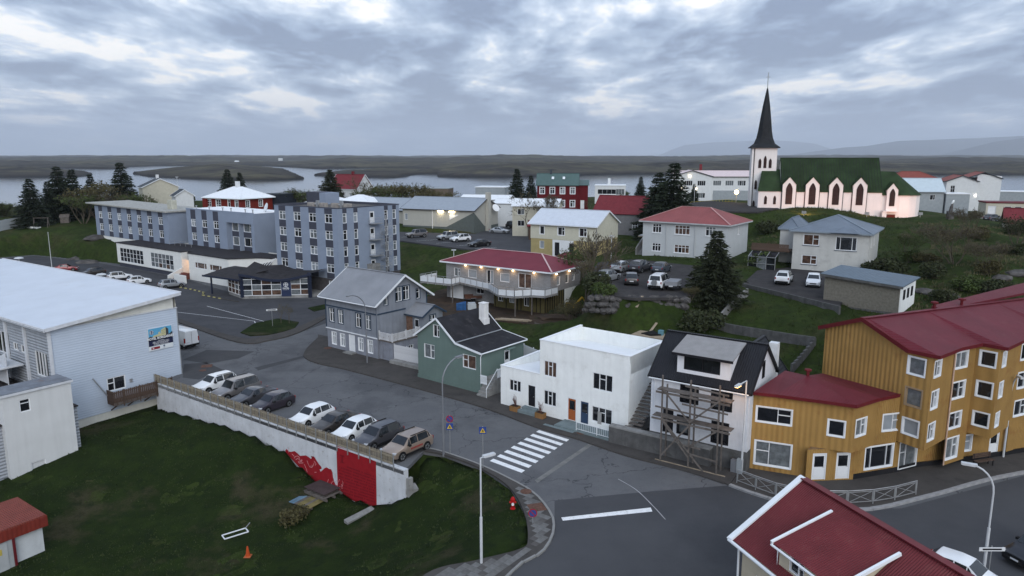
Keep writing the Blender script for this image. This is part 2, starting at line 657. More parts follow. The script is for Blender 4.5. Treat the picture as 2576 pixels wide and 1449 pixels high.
def hip_roof(root, x0, x1, y0, y1, ze, zr, mat, over=0.5, inset=None, fascia=None, hips=None, th=0.16):
 X0, X1, Y0, Y1 = x0 - over, x1 + over, y0 - over, y1 + over
 wx, wy = X1 - X0, Y1 - Y0
 ins = min(wx, wy) / 2 if inset is None else inset
 if wx >= wy:
  ra, rb = (X0 + ins, (Y0 + Y1) / 2, zr), (X1 - ins, (Y0 + Y1) / 2, zr)
 else:
  ra, rb = ((X0 + X1) / 2, Y0 + ins, zr), ((X0 + X1) / 2, Y1 - ins, zr)
 c = [(X0, Y0, ze), (X1, Y0, ze), (X1, Y1, ze), (X0, Y1, ze)]
 mb = MB()
 if wx >= wy:
  fs = [[c[0], c[1], rb, ra], [c[1], c[2], rb], [c[2], c[3], ra, rb], [c[3], c[0], ra]]
  hl = [(c[0], ra), (c[3], ra), (c[1], rb), (c[2], rb), (ra, rb)]
 else:
  fs = [[c[0], c[1], ra], [c[1], c[2], rb, ra], [c[2], c[3], rb], [c[3], c[0], ra, rb]]
  hl = [(c[0], ra), (c[1], ra), (c[2], rb), (c[3], rb), (ra, rb)]
 if Vector(ra) == Vector(rb):
  hl.pop()
 for f in fs:
  pts = []
  for p in f:
   if not pts or Vector(p) != Vector(pts[-1]):
    pts.append(p)
  mb.poly(pts)
 mb.poly([c[3], c[2], c[1], c[0]])
 r = mb.build('roof', mat, root)
 fb = MB()
 for i in range(4):
  a, b = Vector(c[i]), Vector(c[(i + 1) % 4])
  d = (b - a).normalized() * .03
  fb.bar(a + Vector((0, 0, -.09)) - d, b + Vector((0, 0, -.09)) + d, .06, .2)
 fb.build('fascia', fascia or WHITE_FR, r)
 for a, b in hl:
  MB().bar(Vector(a) + Vector((0, 0, .03)), Vector(b) + Vector((0, 0, .03)), .22, .06).build('hip_cap', hips or mat, r)
 return r

def part_box(root, name, mat, *b):
 return MB().box(*b).build(name, mat, root)

def rect(x0, x1, y0, y1):
 return [(x0, y0), (x1, y0), (x1, y1), (x0, y1)]

def gab(w, ze, zr, m=None):
 m = w / 2 if m is None else m
 return [(0, ze), (m, zr), (w, ze)]

# ------------------------------------------------------------------ ground materials
def ground_material(name, base, patches, bump=0.05, bscale=6.0, rough=0.95, cracks=None, shore=None):
 """Ground: base colour with noise patches [(colour, scale, lo, hi, amount)]; cracks=(scale, width, colour)."""
 m = bpy.data.materials.new(name)
 m.use_nodes = True
 N, L = m.node_tree.nodes, m.node_tree.links
 b = N['Principled BSDF']
 b.inputs['Roughness'].default_value = rough
 b.inputs['Specular IOR Level'].default_value = 0.06
 tc = N.new('ShaderNodeTexCoord')

 def noise_t(sc, det=6.0, ro=0.6, off=0.0):
  mp = N.new('ShaderNodeMapping')
  L.new(tc.outputs['Object'], mp.inputs[0])
  mp.inputs['Location'].default_value = (off, off * 1.7, off * .3)
  n = N.new('ShaderNodeTexNoise')
  n.inputs['Scale'].default_value = sc
  n.inputs['Detail'].default_value = det
  n.inputs['Roughness'].default_value = ro
  L.new(mp.outputs[0], n.inputs['Vector'])
  return n.outputs[0]
 cur = None
 for i, (c, sc, lo, hi, amt) in enumerate(patches):
  mr = N.new('ShaderNodeMapRange')
  L.new(noise_t(sc, 8.0, 0.62, i * 13.7), mr.inputs[0])
  mr.inputs[1].default_value, mr.inputs[2].default_value = lo, hi
  mr.inputs[4].default_value = amt
  mx = N.new('ShaderNodeMix')
  mx.data_type = 'RGBA'
  L.new(mr.outputs[0], mx.inputs[0])
  if cur is None:
   mx.inputs[6].default_value = (*base, 1)
  else:
   L.new(cur, mx.inputs[6])
  mx.inputs[7].default_value = (*c, 1)
  cur = mx.outputs[2]
 if cracks:
  vo = N.new('ShaderNodeTexVoronoi')
  vo.feature = 'DISTANCE_TO_EDGE'
  vo.inputs['Scale'].default_value = cracks[0]
  wob = N.new('ShaderNodeTexNoise')
  wob.inputs['Scale'].default_value = 0.9
  wob.inputs['Detail'].default_value = 5.0
  L.new(tc.outputs['Object'], wob.inputs['Vector'])
  sc_ = N.new('ShaderNodeVectorMath')
  sc_.operation = 'SCALE'
  sc_.inputs['Scale'].default_value = 2.2
  L.new(wob.outputs['Color'], sc_.inputs[0])
  ad = N.new('ShaderNodeVectorMath')
  ad.operation = 'ADD'
  L.new(tc.outputs['Object'], ad.inputs[0])
  L.new(sc_.outputs[0], ad.inputs[1])
  L.new(ad.outputs[0], vo.inputs['Vector'])
  mr = N.new('ShaderNodeMapRange')
  L.new(vo.outputs['Distance'], mr.inputs[0])
  mr.inputs[1].default_value, mr.inputs[2].default_value = 0.0, cracks[1]
  mr.inputs[3].default_value, mr.inputs[4].default_value = cracks[3], 0.0
  mx = N.new('ShaderNodeMix')
  mx.data_type = 'RGBA'
  L.new(mr.outputs[0], mx.inputs[0])
  L.new(cur, mx.inputs[6])
  mx.inputs[7].default_value = (*cracks[2], 1)
  cur = mx.outputs[2]
 if shore:
  sx = N.new('ShaderNodeSeparateXYZ')
  L.new(tc.outputs['Object'], sx.inputs[0])
  mr = N.new('ShaderNodeMapRange')
  L.new(sx.outputs[2], mr.inputs[0])
  mr.inputs[1].default_value, mr.inputs[2].default_value = shore[0], shore[1]
  mr.inputs[3].default_value, mr.inputs[4].default_value = .9, 0
  mx = N.new('ShaderNodeMix')
  mx.data_type = 'RGBA'
  L.new(mr.outputs[0], mx.inputs[0])
  L.new(cur, mx.inputs[6])
  mx.inputs[7].default_value = (.018, .017, .019, 1)
  cur = mx.outputs[2]
 L.new(cur, b.inputs['Base Color'])
 bp = N.new('ShaderNodeBump')
 bp.inputs['Distance'].default_value = bump
 bp.inputs['Strength'].default_value = 1.0
 L.new(noise_t(bscale, 8.0, 0.7, 5.0), bp.inputs['Height'])
 L.new(bp.outputs[0], b.inputs['Normal'])
 MATS[name] = m
 return m

GRASS = ground_material('hill_grass', (0.023, 0.037, 0.009),
      [((0.038, 0.058, 0.013), 0.35, 0.4, 0.65, 0.9), ((0.0585, 0.05148, 0.02652), 0.16, 0.52, 0.68, 0.75),
      ((0.01404, 0.02028, 0.00858), 1.4, 0.45, 0.7, 0.8), ((0.0663, 0.06084, 0.0351), 3.5, 0.58, 0.75, 0.6)], bump=0.25, bscale=2.5)
LAWN = ground_material('lawn_grass', (0.0135, 0.023, 0.006),
      [((0.02106, 0.03588, 0.0078), 0.5, 0.42, 0.65, 0.9), ((0.05148, 0.04524, 0.02652), 0.17, 0.54, 0.66, 0.85),
      ((0.00936, 0.0156, 0.00702), 1.1, 0.5, 0.7, 0.85), ((0.0468, 0.0429, 0.0234), 4.0, 0.6, 0.75, 0.55), ((0.01092, 0.01482, 0.00702), 9.0, 0.5, 0.7, 0.6)],
      bump=0.12, bscale=7.0)
ASPHALT = ground_material('worn_asphalt', (0.105, 0.108, 0.115),
      [((0.13, 0.132, 0.138), 0.25, 0.4, 0.65, 0.8), ((0.075, 0.077, 0.083), 0.12, 0.53, 0.62, 0.8),
      ((0.088, 0.09, 0.097), 2.0, 0.5, 0.7, 0.5), ((0.15, 0.15, 0.155), 14.0, 0.5, 0.75, 0.4)],
      bump=0.012, bscale=25.0, rough=0.85, cracks=(0.13, 0.008, (0.035, 0.036, 0.04), 0.85))
ASPHALT_NEW = ground_material('dark_asphalt', (0.060, 0.062, 0.068),
      [((0.073, 0.075, 0.081), 0.2, 0.4, 0.65, 0.8), ((0.045, 0.047, 0.052), 0.09, 0.5, 0.65, 0.7), ((0.085, 0.086, 0.09), 16.0, 0.5, 0.75, 0.4)],
      bump=0.01, bscale=25.0, rough=0.8)
ASPHALT_LOT = ground_material('parking_asphalt', (0.055, 0.056, 0.062),
      [((0.07, 0.072, 0.078), 0.22, 0.4, 0.65, 0.9), ((0.042, 0.043, 0.048), 0.5, 0.5, 0.7, 0.7), ((0.085, 0.085, 0.09), 12.0, 0.5, 0.75, 0.4)],
      bump=0.012, bscale=25.0, rough=0.85, cracks=(0.09, 0.005, (0.03, 0.03, 0.033), 0.6))
PAVING = ground_material('dark_paving', (0.062, 0.058, 0.056),
      [((0.08, 0.075, 0.071), 0.4, 0.4, 0.65, 0.8), ((0.045, 0.043, 0.043), 0.9, 0.5, 0.7, 0.7), ((0.095, 0.09, 0.085), 8.0, 0.55, 0.75, 0.5)],
      bump=0.015, bscale=18.0)
GRAVEL = ground_material('dark_gravel', (0.045, 0.043, 0.045),
      [((0.06, 0.057, 0.056), 0.4, 0.4, 0.65, 0.9), ((0.032, 0.031, 0.033), 1.0, 0.5, 0.7, 0.8), ((0.09, 0.086, 0.083), 6.0, 0.6, 0.75, 0.5)],
      bump=0.06, bscale=10.0)
DIRT = ground_material('bare_soil', (0.05, 0.038, 0.03),
      [((0.075, 0.052, 0.036), 0.5, 0.4, 0.65, 0.9), ((0.03, 0.026, 0.024), 1.2, 0.5, 0.7, 0.8), ((0.035, 0.04, 0.018), 0.8, 0.6, 0.7, 0.8)],
      bump=0.2, bscale=3.0)
CONC = M('weathered_concrete', (0.24, 0.24, 0.235), rough=0.9, var=0.22, scale=0.9, bump=0.01, bscale=12, streak=0.5, stain=((0.12, 0.115, 0.11), 0.6, 1.4))
CONC_DARK = M('dark_concrete', (0.10, 0.10, 0.10), rough=0.9, var=0.3, scale=1.1, bump=0.012, bscale=10, streak=0.5, stain=((0.05, 0.052, 0.045), 0.6, 1.2))
KERB = M('kerb_concrete', (0.27, 0.27, 0.275), rough=0.85, var=0.2, scale=2.0)
PAINT = M('road_paint', (0.72, 0.73, 0.74), rough=0.7, var=0.06, scale=3, stain=((0.2, 0.2, 0.21), 0.7, 5.0))
ROCK = M('basalt_rock', (0.085, 0.08, 0.078), rough=0.95, var=0.45, scale=1.3, bump=0.08, bscale=4, stain=((0.16, 0.15, 0.14), 0.7, 2.0))

def inside(poly, X, Y):
 """Vectorised point-in-polygon."""
 ins = np.zeros(X.shape, bool)
 n = len(poly)
 for i in range(n):
  x0, y0 = poly[i][0], poly[i][1]
  x1, y1 = poly[(i + 1) % n][0], poly[(i + 1) % n][1]
  c = ((y0 > Y) != (y1 > Y))
  with np.errstate(divide='ignore', invalid='ignore'):
   xi = (x1 - x0) * (Y - y0) / (y1 - y0 if y1 != y0 else 1e-9) + x0
  ins ^= c & (X < xi)
 return ins

def edge_dist(poly, X, Y, closed=True):
 d = np.full(X.shape, 1e9)
 n = len(poly)
 for i in range(n if closed else n - 1):
  ax, ay = poly[i][0], poly[i][1]
  bx, by = poly[(i + 1) % n][0], poly[(i + 1) % n][1]
  l2 = (bx - ax) ** 2 + (by - ay) ** 2 + 1e-9
  t = np.clip(((X - ax) * (bx - ax) + (Y - ay) * (by - ay)) / l2, 0, 1)
  d = np.minimum(d, np.hypot(X - ax - t * (bx - ax), Y - ay - t * (by - ay)))
 return d

def vnoise(X, Y, sc, octv=4, seed=0.0):
 """Cheap value noise, vectorised."""
 out = np.zeros(X.shape)
 amp, tot = 1.0, 0.0
 for o in range(octv):
  x, y = X * sc + seed * 17.3 + o * 31.7, Y * sc + seed * 9.1 + o * 11.3
  xi, yi = np.floor(x), np.floor(y)
  fx, fy = x - xi, y - yi
  fx, fy = fx * fx * (3 - 2 * fx), fy * fy * (3 - 2 * fy)

  def h(a, b):
   s = np.sin(a * 127.1 + b * 311.7) * 43758.5453
   return s - np.floor(s)
  out += amp * ((h(xi, yi) * (1 - fx) + h(xi + 1, yi) * fx) * (1 - fy) + (h(xi, yi + 1) * (1 - fx) + h(xi + 1, yi + 1) * fx) * fy)
  tot += amp
  amp *= 0.5
  sc *= 2.03
 return out / tot

def gpts(lst, z=0.0):
 return [G(x, y, z) for x, y in lst]

# ------------------------------------------------------------------ plan of the place
WALL_A, WALL_B = Vector((-38.3, 74.6, 0)), Vector((-8.4, 52.6, 0))     # retaining wall, left and right end
WDIR = (WALL_B - WALL_A).normalized()

def on_wall(x, y):
 """Distance along the retaining wall and height of a sighting on its face."""
 v = y - CY_
 dn, fw = v * CP_ + F_ * SP_, F_ * CP_ - v * SP_
 dx, dy = (x - CX_), fw
 # (dx t, dy t) = A + s * WDIR
 det = dx * (-WDIR.y) - (-WDIR.x) * dy
 t = (WALL_A.x * (-WDIR.y) - (-WDIR.x) * WALL_A.y) / det
 s = (dx * t - WALL_A.x) / WDIR.x
 return s, CAM_H - dn * t

WALL_FOOT = [(390, 1025), (470, 1045), (560, 1068), (640, 1093), (720, 1133), (770, 1185), (840, 1232), (900, 1255), (948, 1276), (1000, 1262), (1015, 1245)]
ROAD = [tuple(p.xy) for p in (WALL_A, WALL_B)] + [tuple(G(*q).xy) for q in ((1065, 1135), (1120, 1143), (1215, 1178), (1284, 1225), (1322, 1290), (1333, 1360), (1312, 1387), (1205, 1412), (1068, 1449))] + \
      [(-5.0, 33), (-2, 20), (70, 20), (75, 66), (44, 60), (34, 56), (25, 54), (19, 56), (10, 64), (0, 74), (-10, 83), (-18, 94), (-24, 100), (-20, 108), (-27, 119), (-30, 126),
  (-44, 137), (-56, 142), (-66, 146.5), (-88, 162), (-97, 167), (-118, 178), (-125, 172), (-104, 150), (-70, 112), (-37.2, 78.2)]
LOT_MID = [G(x, y, 7.9).xy for x, y in ((1480, 690), (1505, 660), (1600, 652), (1745, 668), (1800, 690), (1820, 712), (1715, 748), (1600, 750), (1490, 738))]
LOT_RIGHT = [G(x, y, 7.6).xy for x, y in ((1870, 712), (1905, 680), (1985, 672), (2180, 688), (2110, 770), (1980, 738))]
LOT_HALL = [G(x, y, 6.0).xy for x, y in ((1000, 583), (1195, 588), (1262, 567), (1360, 555), (1345, 600), (1337, 640), (1290, 690), (1262, 660), (1290, 632), (1160, 625), (1005, 605))]
YARD = [G(x, y, 2.2).xy for x, y in ((1040, 770), (1100, 730), (1250, 700), (1420, 770), (1500, 780), (1462, 830), (1260, 806), (1080, 800))]
CHURCH_PATH = [G(x, y, 13.4).xy for x, y in ((1690, 516), (1780, 505), (1900, 512), (1960, 524), (1905, 533), (1760, 530))]

CTRL = []

def ctl(x, y, z):
 p = G(x, y, z)
 CTRL.append((p.x, p.y, z))

for x, y in WALL_FOOT:
 s, z = on_wall(x, y)
 p = WALL_A + WDIR * s
 CTRL.append((p.x, p.y, z))
for q in ((35, 1197, -3.6), (75, 1207, -3.7), (195, 1137, -2.9), (300, 1070, -2.8), (0, 1260, -4.3), (500, 1250, -4.5), (300, 1300, -4.9), (624, 1403, -5), (100, 1400, -5.0), (120, 1449, -5.2),
      (750, 1330, -4.6), (900, 1400, -4.0), (1000, 1330, -3.4), (1100, 1350, -2.2), (1200, 1330, -1.0), (1150, 1240, -1.3), (1100, 1190, -1.0), (1300, 1330, -.05), (1250, 1240, -.25), (1205, 1412, -.05),
      (1080, 1400, -1.8), (1050, 1449, -.8), (900, 1449, -3.4), (500, 1449, -5.2), (1065, 1140, -.05), (1200, 1182, -.05), (1040, 1180, -1.2),
      # slope behind the street row
      (1560, 766, 5.9), (1480, 766, 5.4), (1640, 768, 5.9), (1690, 766, 6.0), (1520, 764, 5.7), (1600, 764, 5.9), (1560, 820, 4.6), (1480, 835, 3.6), (1600, 860, 3.6), (1700, 830, 4.8), (1740, 780, 6.0), (1330, 850, 1.8), (1260, 860, 1.2), (1180, 790, 1.6),
      (1100, 800, 1.2), (1060, 830, .3), (1900, 790, 6.0), (1850, 760, 6.6), (2000, 800, 6.3), (2060, 830, 6.0), (1900, 850, 4.6), (2000, 870, 4.6), (2060, 920, 4.0), (1960, 920, 3.2), (2200, 800, 6.6),
      (1840, 830, 4.6), (1880, 940, 2.6), (2260, 800, 6.8),
      # hill flank on the right
      (2300, 690, 8.5), (2330, 640, 9.6), (2300, 740, 7.6), (2400, 770, 7.2), (2500, 770, 7.0), (2450, 720, 8.8), (2560, 740, 7.8), (2450, 640, 10.8), (2380, 600, 10.8), (2530, 660, 10.0), (2460, 580, 11.8),
      (2350, 560, 12.2), (2300, 600, 10.6), (2250, 620, 9.4), (2240, 560, 12.2), (2530, 590, 10.8), (2400, 540, 13.2),
      # church knoll
      (1900, 560, 11.3), (2000, 545, 12.6), (1963, 524, 13.5), (2080, 530, 13.4), (2150, 532, 13.0), (2190, 546, 11.9), (2230, 550, 11.6), (2285, 538, 12.2), (2255, 520, 12.3), (1895, 517, 13.5), (1760, 515, 13.3), (1900, 600, 9.6), (1930, 640, 8.4),
      # houses and lots on the terrace
      (1611, 648, 7.9), (1832, 658, 8.0), (1890, 600, 8.9), (1720, 660, 8.0), (1600, 600, 7.9), (1560, 640, 7.2), (1500, 640, 6.8), (1340, 636, 6.5), (1440, 650, 6.5), (1985, 680, 7.6), (2180, 690, 7.9),
      (1450, 690, 5.5), (1420, 720, 4.2), (1470, 740, 5.5), (1120, 640, 4.6), (1050, 660, 3.2), (1050, 620, 5.3), (1200, 640, 5.0), (1030, 690, 1.2), (1080, 740, 2.0), (1250, 690, 2.6), (1160, 640, 5.0),
      (1010, 605, 5.6), (1260, 640, 5.6), (1330, 560, 7.0), (1270, 545, 7.8),
      # hotel left: grassy rise
      (133, 678, .1), (60, 640, 1.5), (250, 655, 1.0), (160, 640, 2.6), (220, 600, 4.5), (100, 600, 4.3), (20, 610, 3.6), (150, 570, 6.5), (40, 580, 5.8), (230, 560, 6.8), (60, 560, 6.6), (0, 540, 7.2), (180, 530, 8.2)):
 ctl(*q)
# wider plateau and shore
for X, Y, z in ((-80, 185, 7.5), (-60, 165, 4), (-100, 230, 8.5), (-50, 230, 9), (0, 230, 9.5), (50, 230, 10.5), (100, 230, 10.5), (-10, 200, 8.2), (20, 180, 8.6), (-150, 230, 8), (-160, 180, 6), (150, 230, 6),
    (130, 160, 6), (130, 110, 5), (110, 90, 4), (80, 75, 3), (60, 66, 2.2), (-190, 240, 6), (-120, 140, .5), (-140, 120, 0), (-90, 100, 0), (-80, 60, -3), (-60, 50, -4.8), (-50, 30, -5.5), (0, 15, -2),
    (-25, 25, -5), (90, 40, 0), (150, 60, 1), (-220, 150, 2), (-30, 145, 3.5), (-15, 150, 5.5), (70, 180, 13), (40, 190, 11), (90, 190, 11.5), (110, 200, 9.5),
    (-200, 320, 3), (-100, 320, 5), (0, 320, 6), (100, 320, 6), (200, 320, 3), (-200, 420, -8), (-100, 430, -8), (0, 440, -8), (100, 440, -8), (200, 440, -8), (-250, 480, -14), (0, 500, -16), (250, 500, -16),
    (-60, 480, -15), (90, 480, -15), (-300, 300, -8), (300, 300, -8), (300, 150, -4), (-300, 150, -4)):
 CTRL.append((X, Y, z))
CT = np.array(CTRL)

def _kern(r):
 return r

_n = len(CT)
_D = np.hypot(CT[:, 0][:, None] - CT[:, 0][None], CT[:, 1][:, None] - CT[:, 1][None])
_A = np.zeros((_n + 3, _n + 3))
_A[:_n, :_n] = _kern(_D) + np.eye(_n) * -0.6
_A[:_n, _n:] = np.c_[np.ones(_n), CT[:, :2]]
_A[_n:, :_n] = _A[:_n, _n:].T
_W = np.linalg.solve(_A, np.r_[CT[:, 2], 0, 0, 0])

def terrain_raw(X, Y):
 X, Y = np.asarray(X, float), np.asarray(Y, float)
 out = _W[_n] + _W[_n + 1] * X + _W[_n + 2] * Y
 for i in range(_n):
  out = out + _W[i] * np.hypot(X - CT[i, 0], Y - CT[i, 1])
 return out

def road_margin_low(X, Y):
 """Depth of the ground hidden under the street slab, deep next to the retaining wall."""
 A, B = WALL_A, WALL_B
 s = (X - A.x) * WDIR.x + (Y - A.y) * WDIR.y
 n = -(X - A.x) * WDIR.y + (Y - A.y) * WDIR.x       # + = street side
 return (s > -3) & (s < (B - A).length + .6) & (n < 2.2) & (n > -.3)

def ground_z(X, Y):
 X, Y = np.asarray(X, float), np.asarray(Y, float)
 z = terrain_raw(X, Y)
 z = z + (vnoise(X, Y, 0.09, 4, 2.0) - 0.5) * 0.7 * np.clip((Y - 60) / 60, 0.15, 1)
 for poly, zl, mg in ((LOT_MID, 7.9, .9), (LOT_RIGHT, 7.6, 1), (LOT_HALL, 6.0, 3), (YARD, 2.2, 2), (CHURCH_PATH, 13.4, 3)):
  ins, d = inside(poly, X, Y), edge_dist(poly, X, Y)
  k = np.where(ins, 1.0, np.clip(1 - d / mg, 0, 1))
  z = z * (1 - k) + (zl - .25) * k
 ins, d = inside(ROAD, X, Y), edge_dist(ROAD, X, Y)
 k = np.where(ins, 1.0, np.clip(1 - d / 1.5, 0, 1) * (z > -.3))
 z = z * (1 - k) + (-.25) * k
 z = np.where(ins & road_margin_low(X, Y), -4.6, z)
 return z

def gz(x, y):
 return float(ground_z(np.array([x]), np.array([y]))[0])

def grid_mesh(name, xs, ys, Z, mat, parent=None):
 nx, ny = len(xs), len(ys)
 XX, YY = np.meshgrid(xs, ys)
 v = np.stack([XX.ravel(), YY.ravel(), Z.ravel()], 1)
 i, j = np.meshgrid(np.arange(nx - 1), np.arange(ny - 1))
 a = (j * nx + i).ravel()
 f = np.stack([a, a + 1, a + nx + 1, a + nx], 1)
 me = bpy.data.meshes.new(name)
 me.vertices.add(len(v))
 me.vertices.foreach_set('co', v.ravel())
 me.loops.add(f.size)
 me.loops.foreach_set('vertex_index', f.ravel().astype(np.int32))
 me.polygons.add(len(f))
 me.polygons.foreach_set('loop_start', np.arange(0, f.size, 4, dtype=np.int32))
 me.polygons.foreach_set('use_smooth', np.ones(len(f), bool))
 me.materials.append(mat)
 me.update()
 me.validate()
 return obj(name, me, parent)

def structure(o):
 o['kind'] = 'structure'
 return o

xs = np.concatenate([np.arange(-330, -130, 5), np.arange(-130, 130, 1.0), np.arange(130, 331, 5)])
ys = np.concatenate([np.arange(8, 190, 1.0), np.arange(190, 520, 3.0)])
XX, YY = np.meshgrid(xs, ys)
ZG = ground_z(XX, YY)
ground = structure(grid_mesh('ground', xs, ys, ZG, GRASS))
ground['label'] = 'grassy ground of the town and its slopes'
# near lawn sheet with its own finer relief below the retaining wall
lx = np.arange(-62, 3.5, 0.5)
ly = np.arange(28, 78, 0.5)
LX, LY = np.meshgrid(lx, ly)
LZ = ground_z(LX, LY) + 0.03 + (vnoise(LX, LY, 0.5, 4, 5.0) - 0.5) * 0.16
nside = -(LX - WALL_A.x) * WDIR.y + (LY - WALL_A.y) * WDIR.x
LZ = np.where(inside(ROAD, LX, LY) | (nside > 0.4) & (LX < WALL_B.x), -6.5, LZ)
lawn = structure(grid_mesh('lawn', lx, ly, LZ, LAWN))
lawn['label'] = 'dark rough lawn below the retaining wall'

def flat(name, pts, z, mat, th=0.3, kind=True):
 mb = MB()
 p3 = [(p[0], p[1], z) for p in pts]
 area = sum(p3[i][0] * p3[(i + 1) % len(p3)][1] - p3[(i + 1) % len(p3)][0] * p3[i][1] for i in range(len(p3)))
 if area < 0:
  p3.reverse()
 mb.slab(p3, th)
 o = mb.build(name, mat)
 if kind:
  structure(o)
 return o

def sheet(name, pts, z, mat, parent=None):
 p3 = [(p[0], p[1], z) for p in pts]
 area = sum(p3[i][0] * p3[(i + 1) % len(p3)][1] - p3[(i + 1) % len(p3)][0] * p3[i][1] for i in range(len(p3)))
 if area < 0:
  p3.reverse()
 o = MB().poly(p3).build(name, mat, parent)
 if parent is None:
  structure(o)
 return o

road = flat('road', ROAD, 0.0, ASPHALT)
# newer, darker main road and the hotel forecourt
NEWROAD = gpts(((1395, 1259), (1500, 1249), (1650, 1235), (1835, 1221))) + [Vector((17.6, 48.4, 0)), Vector((22, 46.4, 0)), Vector((27, 46.6, 0)), Vector((40, 52.2, 0)), Vector((74, 62, 0)), Vector((70, 20.5, 0)), Vector((-1.5, 20.5, 0))] + gpts(((1070, 1449), (1270, 1440), (1370, 1385), (1395, 1330)))
sheet('main_road', NEWROAD, 0.004, ASPHALT_NEW)
FORE = [p for p in gpts(((449, 812), (600, 862), (680, 857), (752, 837), (822, 800)))] + [Vector((-29, 121, 0)), Vector((-46, 123, 0)), Vector((-66, 143, 0)), Vector((-96, 165, 0)), Vector((-117, 176, 0)), Vector((-123, 171, 0)), Vector((-100, 147, 0)), Vector((-66, 111, 0))]
sheet('hotel_forecourt', FORE, 0.004, ASPHALT_LOT)
flat('parking_lot_terrace', LOT_MID, 7.9, GRAVEL)
flat('parking_lot_upper', LOT_RIGHT, 7.6, GRAVEL)
flat('parking_lot_hall', LOT_HALL, 6.0, ASPHALT_LOT)
flat('building_yard', YARD, 2.2, DIRT)
flat('church_path', CHURCH_PATH, 13.4, GRAVEL)

def strip(name, inner, outer, z, mat, th=0.14):
 """Pavement between two polylines."""
 pts = [tuple(p)[:2] for p in inner] + [tuple(p)[:2] for p in reversed(outer)]
 return flat(name, pts, z, mat, th)

def along(pts, step, off=0.0):
 """Points every step along a polyline: (position, direction)."""
 pts = [Vector((p[0], p[1])) for p in pts]
 out, carry = [], off
 for a, b in zip(pts, pts[1:]):
  L = (b - a).length
  d = (b - a) / L
  s = carry
  while s < L:
   out.append((a + d * s, d))
   s += step
  carry = s - L
 return out

def smooth_line(pts, n=6):
 """Catmull-Rom through plan points."""
 P = [Vector((p[0], p[1])) for p in pts]
 P = [2 * P[0] - P[1]] + P + [2 * P[-1] - P[-2]]
 out = []
 for i in range(1, len(P) - 2):
  for k in range(n):
   t = k / n
   a, b, c, d = P[i - 1], P[i], P[i + 1], P[i + 2]
   out.append(.5 * ((2 * b) + (c - a) * t + (2 * a - 5 * b + 4 * c - d) * t * t + (3 * b - a - 3 * c + d) * t ** 3))
 out.append(P[-2])
 return out

# pavement along the row of houses, and its kerbstones
KERB_ROW = smooth_line([G(x, y) for x, y in ((800, 852), (772, 880), (768, 900), (800, 915), (860, 928), (945, 950), (1100, 992), (1230, 1031), (1350, 1076), (1450, 1105), (1577, 1148), (1721, 1185), (1835, 1222))])
BACK_ROW = [Vector(p) for p in ((-26.5, 96), (-18, 90), (-8, 79), (0, 71), (10, 61.5), (18.5, 54))]
pave_row = strip('pavement', KERB_ROW, BACK_ROW, 0.12, PAVING)
KERB_RIGHT = smooth_line([G(x, y) for x, y in ((1835, 1222), (1900, 1245), (1980, 1268), (2080, 1282), (2200, 1281), (2350, 1246), (2576, 1190))] + [Vector((60, 58))])
pave_right = strip('pavement', KERB_RIGHT, [Vector(p) for p in ((18.3, 53), (24, 53), (34, 55), (62, 61))], 0.125, PAVING)
KERB_CORNER = smooth_line([G(x, y) for x, y in ((1072, 1128), (1120, 1140), (1200, 1168), (1270, 1200), (1340, 1240), (1383, 1290), (1392, 1335), (1365, 1388), (1290, 1438))] + [Vector((-2.5, 33)), Vector((-3, 22))])
INNER_CORNER = smooth_line([G(x, y) for x, y in ((1068, 1136), (1118, 1146), (1205, 1178), (1278, 1225), (1318, 1290), (1328, 1358), (1308, 1384), (1200, 1412), (1068, 1449))] + [Vector((-7.2, 33)), Vector((-7, 22))])
pave_corner = strip('pavement', KERB_CORNER, INNER_CORNER, 0.1, PAVING)
KERB_HOTEL = smooth_line([G(x, y) for x, y in ((449, 812), (600, 862), (680, 857), (752, 837), (822, 800))])
KH2 = smooth_line([G(x, y) for x, y in ((449, 803), (600, 850), (675, 845), (745, 826), (818, 792))])
pave_hotel = strip('pavement', KERB_HOTEL, KH2, 0.12, PAVING)

def kerbstones(line, parent, z, mat, step=1.0, w=0.16):
 me = MB().box(-step / 2 + .012, step / 2 - .012, -w / 2, w / 2, -.16, .012).data('kerbstone', mat)
 for p, d in along(line, step, step / 2):
  obj('kerbstone', me, parent, (p.x, p.y, z), math.atan2(d.y, d.x))

kerbstones(KERB_ROW, pave_row, 0.125, PAVING)
kerbstones(KERB_RIGHT, pave_right, 0.13, KERB, 1.0, .32)
kerbstones(KERB_CORNER, pave_corner, 0.105, CONC, 1.0)
kerbstones(KERB_HOTEL, pave_hotel, 0.125, PAVING)
# concrete pavers of the corner pavement (real slabs with open joints)
PAVER = [M('paver_grey_%d' % i, c, rough=0.9, var=0.15, scale=3) for i, c in enumerate(((0.13, 0.128, 0.125), (0.145, 0.145, 0.143), (0.11, 0.108, 0.106), (0.09, 0.085, 0.082)))]
pv_me = MB().box(-.22, .22, -.22, .22, -.02, .012).data('paver', PAVER[0])
prn = random.Random(5)
cpoly = [tuple(p)[:2] for p in KERB_CORNER] + [tuple(p)[:2] for p in reversed(INNER_CORNER)]
ga = R(-38)
gx_, gy_ = np.meshgrid(np.arange(-60, 60), np.arange(-60, 60))
px_ = (gx_ * .455 * math.cos(ga) - gy_ * .455 * math.sin(ga)).ravel() - 1
py_ = (gx_ * .455 * math.sin(ga) + gy_ * .455 * math.cos(ga)).ravel() + 46
okp = inside(cpoly, px_, py_) & (edge_dist(cpoly, px_, py_) > .36) & (py_ > 37)
for x, y in sorted(zip(px_[okp].tolist(), py_[okp].tolist()), key=lambda q: q[1])[:300]:
 obj('paver', pv_me, pave_corner, (x, y, .1), ga, prn.choice(PAVER[:2] if prn.random() < .75 else PAVER))
